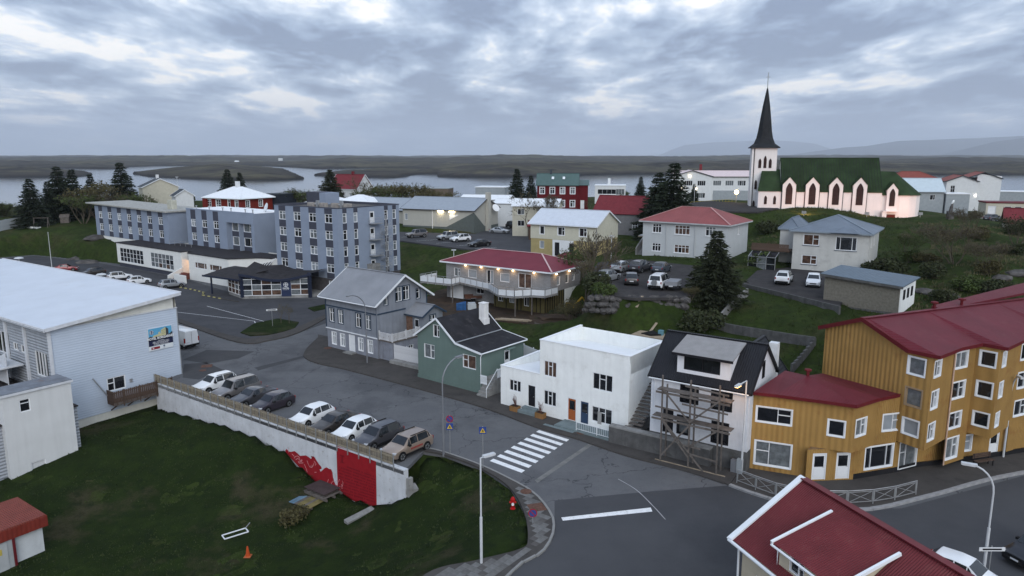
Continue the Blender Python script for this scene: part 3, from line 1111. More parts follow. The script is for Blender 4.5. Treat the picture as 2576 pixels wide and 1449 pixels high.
# road paint: zebra crossing, stop line, lane line
c1, c8 = G(1356, 1082), G(1241, 1154)
zd = Vector((G(1432, 1106) - G(1356, 1082)))
for i in range(8):
 a = c1.lerp(c8, i / 7)
 L = zd.length
 u = zd.normalized()
 n = Vector((-u.y, u.x, 0)) * -1
 h = (c8 - c1).length / 7 * .5
 sheet('crossing_stripe', [a, a + u * L, a + u * L + (c8 - c1).normalized() * h, a + (c8 - c1).normalized() * h], 0.008, PAINT, road)
sheet('stop_line', gpts(((1412, 1302), (1416, 1310), (1641, 1287), (1637, 1277))), 0.009, PAINT, road)
ln = smooth_line([G(x, y) for x, y in ((1555, 1205), (1600, 1232), (1640, 1270), (1674, 1307))])
mb = MB()
for a, b in zip(ln, ln[1:]):
 d = (b - a).normalized()
 n = Vector((-d.y, d.x)) * .035
 mb.poly([(a.x - n.x, a.y - n.y, .009), (b.x - n.x, b.y - n.y, .009), (b.x + n.x, b.y + n.y, .009), (a.x + n.x, a.y + n.y, .009)])
mb.build('lane_line', M('worn_road_paint', (.32, .32, .33), var=.2), road)

def paint_line(a, b, z, w=.1, parent=None):
 a, b = Vector((a[0], a[1])), Vector((b[0], b[1]))
 d = (b - a).normalized()
 n = Vector((-d.y, d.x)) * w / 2
 return sheet('parking_line', [a - n, b - n, b + n, a + n], z, PAINT, parent)

for q in (((445, 785), (640, 808)), ((520, 770), (700, 818)), ((640, 808), (652, 832))):
 paint_line(G(*q[0]), G(*q[1]), .009, .09, road)
lot_h = bpy.data.objects['parking_lot_hall']
for x, y in ((1010, 597), (1048, 606), (1098, 612), (1150, 618), (1195, 626)):
 p = G(x, y, 6.0)
 paint_line(p, p + Vector((4.2, 2.4, 0)), 6.006, .1, lot_h)
# grass island in the forecourt, repair patches and covers in the asphalt
flat('grass_verge', gpts(((605, 838), (640, 815), (700, 803), (752, 812), (740, 828), (680, 843), (630, 846))), 0.13, LAWN)
flat('grass_verge', gpts(((775, 776), (822, 766), (826, 776), (790, 784))), 0.13, LAWN)
PATCH = ground_material('patched_asphalt', (0.058, 0.059, 0.063), [((0.07, 0.071, 0.075), 0.7, 0.4, 0.65, .8), ((0.09, 0.09, 0.094), 10.0, 0.5, 0.75, .4)], bump=.01, bscale=20)
for q in (((460, 905), (520, 880), (640, 884), (600, 902), (520, 915)), ((462, 916), (520, 912), (560, 930), (500, 955), (460, 950)), ((640, 925), (770, 893), (772, 898), (650, 932)), ((690, 832), (820, 800), (824, 812), (760, 834))):
 sheet('road_patch', gpts(q), .006, PATCH, road)
LIGHT_PATCH = M('concrete_patch', (0.16, 0.16, 0.155), rough=.9, var=.2)
sheet('road_patch', gpts(((1345, 1208), (1352, 1215), (1490, 1120), (1480, 1117))), .006, LIGHT_PATCH, road)
IRON = M('rusty_iron_cover', (0.11, 0.06, 0.045), rough=.8, var=.3, scale=5)

def cover(x, y, r, square=False, z=0.006):
 p = G(x, y)
 mb = MB()
 if square:
  mb.box(-r, r, -r, r, 0, .02)
 else:
  mb.lathe([(r, 0), (r, .02), (r * .8, .025)], 16)
 return mb.build('manhole_cover', IRON, None, (p.x, p.y, z), .3)

for i, (x, y, r, sq, z, lab) in enumerate(((1350, 1280, .55, True, .112, 'square rusty cover in the corner pavement'), (1323, 1240, .42, False, .112, 'round rusty cover in the corner pavement'),
      (520, 921, .6, True, .006, 'square rusty cover in the street beside the corrugated hall'), (510, 932, .4, False, .006, 'round iron cover near the square one beside the corrugated hall'),
      (1462, 1092, .4, False, .13, 'round cover in the pavement by the white flat-roofed house'), (825, 878, .5, False, .13, 'round cover in the pavement at the grey house'))):
 tag(cover(x, y, r, sq, z), lab, 'manhole cover', 'manhole covers')

# ------------------------------------------------------------------ sea, islands, far land, mountains
SEA_Z = -10.0

def sea_material():
 m = bpy.data.materials.new('sea_water')
 m.use_nodes = True
 N, L = m.node_tree.nodes, m.node_tree.links
 b = N['Principled BSDF']
 b.inputs['Base Color'].default_value = (0.03, 0.04, 0.05, 1)
 b.inputs['Roughness'].default_value = 0.09
 b.inputs['IOR'].default_value = 1.33
 tc = N.new('ShaderNodeTexCoord')
 n = N.new('ShaderNodeTexNoise')
 n.inputs['Scale'].default_value = 0.35
 n.inputs['Detail'].default_value = 6
 L.new(tc.outputs['Object'], n.inputs['Vector'])
 bp = N.new('ShaderNodeBump')
 bp.inputs['Distance'].default_value = 0.05
 bp.inputs['Strength'].default_value = 0.5
 L.new(n.outputs[0], bp.inputs['Height'])
 L.new(bp.outputs[0], b.inputs['Normal'])
 return m

sea = structure(MB().poly([(-50000, 300, SEA_Z), (50000, 300, SEA_Z), (50000, 60000, SEA_Z), (-50000, 60000, SEA_Z)]).build('sea', sea_material()))
HEATH = ground_material('far_heath', (0.050, 0.046, 0.040),
      [((0.10, 0.092, 0.058), 0.0035, 0.46, 0.6, 0.9), ((0.022, 0.021, 0.024), 0.007, 0.5, 0.62, 0.9), ((0.12, 0.11, 0.07), 0.012, 0.56, 0.68, 0.7), ((0.016, 0.015, 0.017), 0.022, 0.54, 0.66, 0.8)],
      bump=6.0, bscale=0.02, shore=(-9.0, -4.5))
ISLES = [
 # left islet
 ([(-200, 446), (0, 446), (120, 446), (200, 444), (232, 440), (225, 435), (170, 431), (90, 429), (-200, 428)], 13),
 # long middle point joined to the far shore
 ([(331, 437), (370, 444), (450, 449), (540, 452), (644, 454), (720, 453), (764, 450), (750, 443), (735, 436), (720, 428), (650, 421), (560, 419), (470, 422), (400, 428)], 15),
 ([(785, 441), (840, 444), (920, 446), (1000, 447), (1012, 444), (1060, 437), (1085, 433), (1080, 428), (1010, 428), (930, 431), (850, 434)], 8),
 ([(1000, 440), (1100, 437), (1097, 444), (1180, 446), (1288, 446), (1400, 443), (1500, 440), (1660, 438), (1800, 440), (1960, 441), (2200, 441), (2400, 440), (2800, 439), (3000, 415), (-400, 415), (-300, 423), (60, 423), (190, 424), (300, 426), (330, 420), (400, 417), (660, 417), (800, 425), (900, 423), (1000, 422), (1100, 426), (1130, 430), (1060, 430)], 16),
]
na, nr = 520, 210
az = np.tan(np.linspace(-0.78, 0.78, na))
rr = np.geomspace(700, 16000, nr)
AZ, RR = np.meshgrid(az, rr)
FX, FY = AZ * RR, RR
FZ = np.full(FX.shape, SEA_Z - 4.0)
for poly, hm in ISLES:
 wp = [G(x, y, SEA_Z).xy for x, y in poly]
 ins, d = inside(wp, FX, FY), edge_dist(wp, FX, FY)
 lump = vnoise(FX, FY, 0.006, 5, hm)
 h = SEA_Z + np.minimum(d * 0.10, hm * (0.1 + 1.5 * lump ** 1.5)) + vnoise(FX, FY, 0.02, 3, hm + 1) * 5
 FZ = np.where(ins, np.maximum(FZ, h), FZ)
base = SEA_Z + 6 + (vnoise(FX, FY, 0.0014, 6, 3.0) - .40) * 80 + (vnoise(FX, FY, 0.006, 4, 8.0) - .5) * 16
farmask = np.clip((FY - 2750) / 500, 0, 1)
FZ = np.where(farmask > 0, np.maximum(FZ, SEA_Z - 4 + farmask * (np.maximum(base, SEA_Z + 2) - SEA_Z + 4) + np.clip((FY - 4500) / 5000, 0, 1) * 13), FZ)
v = np.stack([FX.ravel(), FY.ravel(), FZ.ravel()], 1)
i, j = np.meshgrid(np.arange(na - 1), np.arange(nr - 1))
a = (j * na + i).ravel()
f = np.stack([a, a + 1, a + na + 1, a + na], 1)
me = bpy.data.meshes.new('far_land')
me.from_pydata(v.tolist(), [], f.tolist())
me.materials.append(HEATH)
me.polygons.foreach_set('use_smooth', np.ones(len(f), bool))
far_land = structure(obj('far_land', me))
far_land['label'] = 'low brown heath and islets across the water'

MOUNT = ground_material('mountain_rock', (0.07, 0.075, 0.08), [((0.05, 0.052, 0.056), 0.0006, .4, .6, .9), ((0.45, 0.47, 0.5), 0.0009, .62, .72, .5)], bump=30, bscale=.003)

def mountains(name, sil, Y0, depth, seed):
 """Ridge whose crest passes through the sightings sil at range Y0."""
 xs_ = np.array([q[0] for q in sil], float)
 crest = np.array([AT(x, y, Y0).z for x, y in sil])
 wx = np.array([AT(x, 390, Y0).x for x in xs_])
 gx = np.linspace(wx[0], wx[-1], 160)
 cz = np.interp(gx, wx, crest)
 gy = np.linspace(Y0 - depth, Y0 + depth, 41)
 X_, Y_ = np.meshgrid(gx, gy)
 t = np.abs(Y_ - Y0) / depth
 n_ = vnoise(X_, Y_, 0.00035, 5, seed)
 Z_ = SEA_Z + (cz[None] - SEA_Z) * np.clip(1 - t ** 1.3, 0, 1) * (1 - .5 * t * n_) - 2
 return structure(grid_mesh(name, gx, gy, Z_, MOUNT))

mountains('mountains', [(2030, 391), (2055, 380), (2120, 371), (2180, 367), (2215, 361), (2260, 354), (2330, 352), (2400, 349), (2480, 346), (2560, 342), (2660, 338), (2800, 345), (3000, 360), (3100, 391)], 25000, 4000, 4.0)
mountains('mountains', [(2400, 391), (2440, 372), (2500, 356), (2576, 346), (2700, 340), (2900, 338), (3050, 391)], 19000, 2000, 14.0)
mountains('mountains', [(1665, 391), (1690, 376), (1720, 365), (1790, 358), (1850, 356), (1930, 352), (2000, 356), (2050, 362), (2120, 391)], 42000, 4000, 9.0)

# ------------------------------------------------------------------ the street row
def house(name, label, X, Y, z0, deg, cat='house', group=None):
 return thing(name, label, cat, (X, Y, z0), R(deg), group)

NAVY = M('navy_trim', (0.035, 0.055, 0.085), rough=0.6, var=0.15)
GREYIRON = M('grey_corrugated_iron', (0.22, 0.24, 0.275), rough=0.6, var=0.12, scale=0.7, rib=('s', 0.085, 0.006), streak=0.35)
GREYIRON_DK = M('grey_plaster', (0.22, 0.235, 0.275), rough=0.85, var=0.15, scale=1.2, bump=0.006, bscale=9, streak=0.3)
ROOF_GREY = M('grey_metal_roof', (0.215, 0.225, 0.245), rough=0.45, var=0.12, scale=0.5, rib=('x', 0.12, 0.006), metal=0.0, spec=0.15)
WOOD_GREY = M('grey_timber', (0.13, 0.115, 0.105), rough=0.9, var=0.3, scale=2.5, streak=0.3)
WOOD_PALE = M('pale_timber', (0.30, 0.245, 0.18), rough=0.85, var=0.25, scale=2.5, streak=0.25)
WOOD_BROWN = M('brown_stained_timber', (0.085, 0.058, 0.045), rough=0.8, var=0.3, scale=3)
PEEL = M('peeling_white_paint', (0.55, 0.56, 0.58), rough=0.8, var=0.1, stain=((0.19, 0.17, 0.16), 0.9, 2.6), streak=0.5)
PAINT_W = M('white_painted_wood', (0.70, 0.73, 0.76), rough=0.6, var=0.06, streak=0.12)
RENDER_W = M('white_render', (0.78, 0.80, 0.79), rough=0.85, var=0.05, scale=0.8, bump=0.008, bscale=6, streak=0.16, stain=((0.55, 0.55, 0.52), 0.4, 0.5))
ROOF_W = M('white_roof_membrane', (0.74, 0.76, 0.78), rough=0.55, var=0.04, scale=0.6)

# --- grey house
h = house('grey_house', 'tall grey corrugated house with navy trim and grey metal roof at the side street', -23.5, 89.7, 0, -38.2)
w, d, he, hr = 9.5, 8.3, 7.1, 9.75
up = dict(casing=.1, casing_mat=NAVY, glass=[GL_DARK, GL_CURT], bw=.06)
facade(h, 'basement_wall', GREYIRON_DK, rect(0, w, 0, d), -.3, 2.62,
      {0: [(1.3, .6, .85, 1.6, 'cross', dict(glass=GL_BLIND, casing=.06)), (2.95, .6, .85, 1.6, 'cross', dict(glass=GL_BLIND, casing=.06)), (4.75, .25, 1.15, 2.1, 'door', dict(door_mat=DOOR_WHITE)),
   (6.4, .6, .85, 1.6, 'cross', dict(glass=GL_BLIND, casing=.06)), (8.15, .6, .85, 1.6, 'cross', dict(glass=GL_BLIND, casing=.06))]})
facade(h, 'wall', GREYIRON, rect(-.04, w + .04, -.04, d + .04), 2.62, {0: he, 2: he, 1: gab(d + .08, he, hr), 3: gab(d + .08, he, hr)},
      {0: [(1.1, 3.5, .95, 1.75, 'cross', up), (2.85, 3.5, .95, 1.75, 'cross', up), (6.2, 3.5, .95, 1.75, 'cross', up), (7.95, 3.5, .95, 1.75, 'cross', up)],
  1: [(1.5, 6.45, .55, 1.25, 'top', up), (3.6, 6.6, 1.05, 1.75, 'cross', up), (4.85, 6.6, 1.05, 1.75, 'cross', up), (6.85, 6.45, .6, 1.25, 'top', up)]})
gable_roof(h, 0, w, 0, d, he, hr, ROOF_GREY, 'x', over=.75, verge=.65, th=.1, fascia=PAINT_W)
part_box(h, 'string_course', PAINT_W, -.12, w + .1, -.14, -.05, 2.56, 2.68)
part_box(h, 'trim_band', NAVY, -.1, w + .1, -.1, -.045, 5.45, 5.62)
part_box(h, 'trim_band', NAVY, w + .045, w + .1, -.04, 4.6, 5.45, 5.62)
for x in (-.1, w - .02):
 part_box(h, 'corner_board', NAVY, x, x + .12, -.11, -.045, 2.7, he)
part_box(h, 'corner_board', NAVY, w + .045, w + .11, d - .1, d + .04, 2.7, he)
# terrace and porch on the right flank
facade(h, 'terrace_wall', GREYIRON_DK, rect(w + .02, w + 2.3, .25, 4.7), -.3, 2.4, {0: [(1.05, .1, 1.3, 2.0, 'one', dict(glass=GREYIRON_DK, frame=GREYIRON_DK))], 1: [(3.0, .7, .8, .9, 'two2')]})
part_box(h, 'terrace_deck', WOOD_GREY, w + .05, w + 2.45, .1, 4.7, 2.4, 2.52)
rail = MB()
for z in (2.62, 3.4):
 rail.box(w + .1, w + 2.42, .1, .16, z, z + .08).box(w + 2.36, w + 2.42, .17, 4.7, z, z + .08)
k = 0
while k < 60:
 x = w + .15 + k * .16
 if x < w + 2.3:
  rail.box(x, x + .1, .12, .15, 2.55, 3.42)
 y = .25 + k * .16
 if y < 4.6:
  rail.box(w + 2.37, w + 2.40, y, y + .1, 2.55, 3.42)
 k += 1
rail.build('terrace_railing', PEEL, h)
for x, y in ((w + 2.34, .08), (w + .1, .08), (w + 2.34, 2.3), (w + 2.34, 4.55)):
 part_box(h, 'railing_post', PEEL, x, x + .13, y, y + .13, 2.5, 3.62)
facade(h, 'porch_wall', GREYIRON, rect(w + .05, w + 2.9, 4.72, 8.2), -.3, {0: 5.05, 2: 5.05, 1: gab(3.48, 5.05, 6.0), 3: gab(3.48, 5.05, 6.0)},
      {0: [(1.75, 2.5, .95, 2.05, 'door_glass', dict(door_mat=DOOR_WHITE, frame=NAVY))], 1: [(1.7, 3.1, 1.0, 1.7, 'cross', up)]})
gable_roof(h, w + .3, w + 2.9, 4.72, 8.2, 5.05, 6.0, ROOF_GREY, 'x', over=.35, verge=.35, th=.08, fascia=NAVY)
part_box(h, 'plank_door', M('raw_plank_door', (0.16, 0.10, 0.075), rough=.9, var=.3, scale=3, rib=('x', .16, .004)), w + .1, w + 1.15, 4.64, 4.71, 2.54, 4.6)
part_box(h, 'doorstep', CONC, 4.0, 5.6, -.9, -.02, 0, .25)
MB().tube([(w + .12, -.1, he - .2), (w + .12, -.1, 0.2)], .05, 6).build('downpipe', GREYIRON, h)

# --- green house
GREEN_R = M('green_render', (0.125, 0.175, 0.16), rough=0.85, var=0.08, scale=0.6, bump=0.01, bscale=7, streak=0.12)
ROOF_BLK = M('black_felt_roof', (0.022, 0.022, 0.026), rough=0.75, var=0.3, scale=0.8, bump=0.01, bscale=15, stain=((0.09, 0.085, 0.085), 0.35, 1.1))
h = house('green_house', 'green rendered house with black kinked roof and white chimney', -10.3, 76.7, 0, -38.7)
w, d = 9.1, 7.1
pr = [(0, 5.0), (3.06, 7.1), (5.85, 4.85), (w, 4.35)]
back = [(w - s, z) for s, z in reversed(pr)]
gl3 = dict(glass=[GL_DARK, GL_WARM])
facade(h, 'wall', GREEN_R, rect(0, w, 0, d), -.4, {0: pr, 1: 4.35, 2: back, 3: 5.0},
      {0: [(1.75, 2.55, 1.6, 1.55, 'tee', dict(glass=GL_CURT)), (2.85, 5.05, .95, 1.35, 'tee'), (7.55, 2.45, 1.85, 1.45, 'teel', gl3)],
  1: [(4.3, 1.75, .95, 2.1, 'door_glass')]})
th = .1
rf = MB()
for (s0, z0), (s1, z1) in zip(pr, pr[1:]):
 ov0 = .35 if s0 == 0 else 0
 ov1 = .3 if s1 == w else 0
 m_ = (z1 - z0) / (s1 - s0)
 a0, a1 = s0 - ov0, s1 + ov1
 rf.slab([(a0, -.25, z0 - m_ * ov0 + th), (a1, -.25, z1 + m_ * ov1 + th), (a1, d + .25, z1 + m_ * ov1 + th), (a0, d + .25, z0 - m_ * ov0 + th)], th)
rf = rf.build('roof', ROOF_BLK, h)
for y in (-.28, d + .28):
 q = [(-.38, y, 4.8), (3.06, y, 7.16), (5.85, y, 4.9), (w + .33, y, 4.36)]
 vb = MB()
 for a, b in zip(q, q[1:]):
  vb.bar(a, b, .06, .2)
 vb.build('verge_board', PAINT_W, rf)
MB().bar((5.9, -.2, 5.0), (5.9, d + .2, 5.0), .25, .03).build('roof_flashing', STEEL, rf)
MB().tube([(w + .36, -.3, 4.36), (w + .36, d + .2, 4.36)], .07).tube([(w + .36, -.2, 4.3), (w + .12, -.12, 4.0), (w + .12, -.12, .5), (w + .12, -.12, .2)], .05).build('gutter', PAINT_W, rf)
ch = MB().box(4.1, 4.85, 5.5, 6.25, 5.2, 8.0).box(4.02, 4.93, 5.42, 6.33, 5.0, 6.35).box(4.05, 4.9, 5.45, 6.3, 8.0, 8.1).build('chimney', M('chimney_render', (0.66, .66, .66), var=.1, streak=.3, rough=.9), h)
part_box(h, 'plinth', GREEN_R, -.06, w + .05, -.08, -.004, -.4, .5)
part_box(h, 'door_hood', GREEN_R, w, w + .7, 3.75, 5.0, 4.0, 4.1)
# landing, railing and steps to the street
part_box(h, 'landing', CONC, w + .02, w + 1.35, 1.0, 5.2, -.4, 1.7)
for i in range(6):
 part_box(h, 'step', CONC, w + .1, w + 1.35, -.75 + i * .29, 1.0, -.3 if i == 0 else i * .28 + .001, .28 + i * .28)
rl = MB()
for z in (1.85, 2.55):
 rl.box(w + 1.36, w + 1.42, 1.0, 5.3, z, z + .08)
 rl.box(w + .05, w + .9, -.12, -.07, z - .55, z - .47)
for k in range(27):
 rl.box(w + 1.37, w + 1.40, 1.02 + k * .16, 1.12 + k * .16, 1.75, 2.68)
for k in range(6):
 rl.box(w + .06 + k * .15, w + .15 + k * .15, -.11, -.08, 1.2, 2.15)
rl.build('landing_railing', PAINT_W, h)
MB().tube([(w + 1.4, -.8, 1.0), (w + 1.4, 1.0, 2.75)], .035).tube([(w + 1.4, -.75, 0.1), (w + 1.4, -.75, 1.05)], .03).build('handrail', PAINT_W, h)

# --- white flat-roofed house
h = house('white_flat_roofed_house', 'white rendered flat-roofed house with a lower left wing and wedge parapet', -1.1, 67.9, .2, -38.1)
w, w1, d, h1, h2 = 14.1, 4.7, 6.9, 3.8, 7.1
ORANGE_D = M('orange_door', (0.33, 0.10, 0.035), rough=.5, var=.1)
BLUE_D = M('navy_door', (0.035, 0.06, 0.11), rough=.5, var=.1)
ws = dict(glass=[GL_DARK, GL_DARK, GL_WARM])
facade(h, 'wing_wall', RENDER_W, rect(0, w1, 0, d), -.6, {'*': h1, 3: [(0, h1 + .12), (d, h1)]},
      {0: [(1.75, 1.5, 1.45, 1.15, 'mid', ws), (3.75, .45, .95, 2.1, 'door_glass', dict(door_mat=BLACK_FR))]})
facade(h, 'wall', RENDER_W, [(w1 + .003, -.003), (w, -.003), (w, d), (w1 + .003, d)], -.6, {'*': h2, 3: [(0, h2 + .12), (d, h2)]},
      {0: [(1.15, 3.75, 1.45, 1.5, 'mid', ws), (6.75, 3.55, 2.05, 1.55, 'mid', ws), (1.15, .95, 1.45, 1.45, 'mid', ws),
   (3.6, .12, .95, 2.1, 'door_glass', dict(door_mat=ORANGE_D)), (4.95, .12, .95, 2.1, 'door_glass', dict(door_mat=BLUE_D)), (6.75, .55, 2.1, 1.45, 'mid', dict(glass=[GL_CURT, GL_DARK]))]})
MB().slab([(w1 + .23, .225, h2 - .25), (w - .23, .225, h2 - .25), (w - .23, d, h2 - 1.35), (w1 + .23, d, h2 - 1.35)], .2).build('roof', ROOF_W, h)
MB().slab([(.21, .225, h1 - .22), (w1 - .01, .225, h1 - .22), (w1 - .01, d, h1 - .95), (.21, d, h1 - .95)], .2).build('wing_roof', ROOF_W, h)
# parapets with sheet-metal caps
pp = MB()
pp.box(w1, w, 0, .22, h2 - .6, h2 + .0).box(w - .22, w, .22, d, h2 - 1.6, h2)
pp.prism([(w1 + .004, .22), (w1 + .22, .22), (w1 + .22, d), (w1 + .004, d)], h2 - 1.6, [h2 + .0, h2 + .0, h2 + .12, h2 + .12])
pp.box(0, w1 - .01, .004, .22, h1 - .6, h1)
pp.prism([(.004, .22), (.2, .22), (.2, d), (.004, d)], h1 - 1.2, [h1 + .0, h1 + .0, h1 + .12, h1 + .12])
pp.build('parapet', RENDER_W, h)
cap = MB().box(w1 - .05, w + .06, -.06, .26, h2 + .005, h2 + .07).box(w - .26, w + .06, .26, d + .05, h2 + .005, h2 + .07)
cap.bar((w1 + .11, .28, h2 + .04), (w1 + .11, d, h2 + .16), .3, .06)
cap.box(-.05, w1, -.05, .26, h1 + .005, h1 + .06)
cap.bar((.1, .28, h1 + .035), (.1, d, h1 + .15), .28, .05)
cap.build('parapet_cap', ROOF_W, h)
TEAL_C = M('teal_painted_concrete', (0.16, 0.20, 0.21), rough=.85, var=.15, scale=1.5)
part_box(h, 'terrace', TEAL_C, 7.6, w + .2, -1.75, -.01, -1.2, .08)
for i in range(2):
 part_box(h, 'step', TEAL_C, 7.0 - .4 * i, 9.8, -1.76 - .35 * (2 - i), -1.752 - .35 * (1 - i), -.9, -.06 - .17 * (1 - i))
part_box(h, 'step', TEAL_C, 3.0, 4.6, -.55, -.01, -.6, .42)
part_box(h, 'step', TEAL_C, 2.8, 4.8, -.95, -.56, -.6, .2)
part_box(h, 'step', TEAL_C, 7.9, 8.8, -.4, -.02, .081, .11)
rl = MB()
for z in (.22, .82):
 rl.tube([(9.9, -1.68, z), (w + .12, -1.68, z), (w + .12, -.4, z)], .022, 5)
for k in range(24):
 x = 9.9 + k * .185
 rl.tube([(x, -1.68, .22), (x, -1.68, .82)], .012, 4)
for x in (9.9, 12.0, w + .12):
 rl.tube([(x, -1.68, -.15), (x, -1.68, .86)], .03, 5)
rl.build('railing', PAINT_W, h)
MB().box(14.0 - 2.95, 14.0 - 2.55, -.012, -.004, .45, 1.6).build('render_repair', M('bare_plaster', (0.3, .3, .29), var=.1), h)

# --- white house with black roof
ROOF_BLK2 = M('black_iron_roof', (0.016, 0.017, 0.021), rough=0.5, var=0.15, rib=('x', 0.18, 0.012), spec=.15)
SIDING_W = M('white_iron_cladding', (0.66, 0.68, 0.72), rough=0.6, var=0.05, rib=('s', 0.1, 0.005), streak=0.12)
h = house('black_roofed_house', 'white clad house with steep black roof and wide dormer behind scaffolding', 11.4, 56.8, 0, -34.9)
w, d, he, hr = 8.0, 6.8, 6.6, 9.4
bk = dict(frame=BLACK_FR, casing=.1, casing_mat=BLACK_FR, glass=[GL_DARK, GL_DARK, GL_CURT], bw=.07)
facade(h, 'wall', SIDING_W, rect(0, w, 0, d), 1.7, {0: he, 2: he, 1: gab(d, he, hr), 3: gab(d, he, hr)},
      {0: [(1.55, 1.85, .9, 2.0, 'door', dict(door_mat=BLACK_FR, frame=BLACK_FR)), (2.85, 2.05, .9, 1.45, 'top', dict(bk, glass=GL_CURT)), (5.85, 1.95, 1.2, 1.65, 'two', bk), (3.25, 4.75, 1.35, 1.3, 'teel', bk), (5.85, 4.7, 1.5, 1.45, 'tee', bk)],
  1: [(3.2, 6.9, .55, 1.2, 'one', bk)]})
facade(h, 'concrete_base', CONC_DARK, rect(-.05, w + .03, -.06, d), -.5, 1.7)
part_box(h, 'base_ledge', CONC, -3.4, w - 2.6, -.75, -.07, 1.5, 1.62)
part_box(h, 'retaining_plinth', CONC_DARK, -3.4, w - 2.6, -.72, -.1, -.5, 1.5)
gable_roof(h, 0, w, 0, d, he, hr, ROOF_BLK2, 'x', over=.28, verge=.18, th=.12, fascia=BLACK_FR)
dm = MB()
wall_face(dm, (2.0, .35), (6.3, .35), 6.7, 8.75, [(2.0 - 1.45, 2.15 + 1.35, 7.3, 8.5)])
dm.poly([(2.0, .35, 6.7), (2.0, .35, 8.75), (2.0, 2.9, 9.3), (2.0, 2.9, 8.5)])
dm.poly([(6.3, .35, 6.7), (6.3, 2.9, 8.5), (6.3, 2.9, 9.3), (6.3, .35, 8.75)])
dm = dm.build('dormer', SIDING_W, h)
add_window(h, (4.02, .35, 7.3), 0, 2.95, 1.2, 'two', **dict(bk, casing=0))
DORM = M('pale_grey_dormer_roof', (0.25, 0.245, 0.245), rough=.55, var=.1, rib=('x', .15, .006))
MB().slab([(1.7, -.1, 8.72), (6.6, -.1, 8.72), (6.6, 3.0, 9.5), (1.7, 3.0, 9.5)], .1).build('dormer_roof', DORM, h)
MB().box(1.68, 6.62, -.14, -.1, 8.5, 8.7).build('dormer_fascia', BLACK_FR, h)
MB().tube([(-.1, -.35, he - .25), (w, -.35, he - .25)], .06).tube([(.35, -.32, he - .3), (.35, -.1, he - .6), (.35, -.1, 1.7)], .045).build('gutter', PAINT_W, h)
# rear wing with its own gable and chimney
facade(h, 'rear_wing_wall', SIDING_W, rect(3.8, w - .3, d, d + 4.2), 1.5, {'*': 5.6, 1: 5.6})
gable_roof(h, 3.8, w - .3, d - 1.5, d + 4.2, 5.6, 8.2, ROOF_BLK2, 'y', over=.2, verge=.15, fascia=BLACK_FR)
part_box(h, 'chimney', M('chimney_white', (0.62, .64, .66), var=.15, streak=.2), w - .9, w - .2, d + .9, d + 1.6, 5.5, 8.6)
# timber stairs between the two white houses
st = thing('timber_stairs', 'weathered timber stairs climbing between the two white houses', 'stairs', (9.7, 59.2, 0), R(-38))
stm = MB().box(0, 1.5, -.17, .17, -.09, -.005).data('tread', WOOD_GREY)
for i in range(15):
 obj('tread', stm, st, (0, .1 + i * .33, 1.2 + i * .24))
MB().box(-.02, 1.5, -.1, 5.0, -.4, .9).build('stair_base', CONC_DARK, st)

# ------------------------------------------------------------------ yellow apartment building
YEL = M('yellow_iron_cladding', (0.35, 0.21, 0.07), rough=0.65, var=0.10, scale=0.5, rib=('s', 0.20, 0.022), stain=((0.22, 0.085, 0.03), 0.4, 0.7), streak=0.25)
REDROOF = M('red_iron_roof', (0.125, 0.02, 0.029), rough=0.5, var=0.12, scale=0.4, rib=('s', 0.24, 0.014), spec=0.15, streak=.3, stain=((.16, .06, .055), .35, .9))
RED_TRIM = M('dark_red_trim', (0.11, 0.014, 0.018), rough=0.5, var=0.1)
YB = thing('apartment_building', 'yellow ribbed apartment building with dark red roof on the street corner', 'building')
zt, zl = 9.95, 6.35
low = [G(1893, 984, zl), G(1950, 990, zl), G(2050, 1003, zl), G(2152, 1017, zl), G(2212, 999, zl), G(2290, 983, zl)]
hi = [G(2278, 877, zt), G(2350, 894, zt), G(2405, 873, zt), G(2458, 862, zt), G(2520, 873, zt), G(2567, 851, zt), G(2640, 838, zt), G(2700, 845, zt), G(2760, 820, zt)]
low = [Vector((p.x, p.y)) for p in low]
hi = [Vector((p.x, p.y)) for p in hi]
YF = dict(casing=.09, bw=.07)
mb = MB()

def yb_wall(a, b, z0, top, wins, mat=YEL, name='wall'):
 facade(YB, name, mat, [a, b], z0, top, {0: wins}, closed=False, **YF)

def seg(a, b):
 return (b - a).length

# low part, upper storey
l_ = [seg(a, b) for a, b in zip(low, low[1:])]
yb_wall(low[0], low[2], 0, zl, [(1.65, 4.0, 2.5, 1.2, 'tee', dict(glass=GL_DARK)), (1.75, .55, 2.6, 1.9, 'teel', dict(glass=[GL_CURT, GL_DARK]))])
yb_wall(low[2], low[3], 2.6, zl, [(1.6, 3.7, 1.1, 1.2, 'one')])
yb_wall(low[3], low[4], 2.6, zl, [(.95, 3.75, 1.25, 1.3, 'tee')])
yb_wall(low[4], hi[0], 2.6, zl, [(1.3, 3.6, 1.5, 1.3, 'tee', dict(glass=GL_BLIND))])
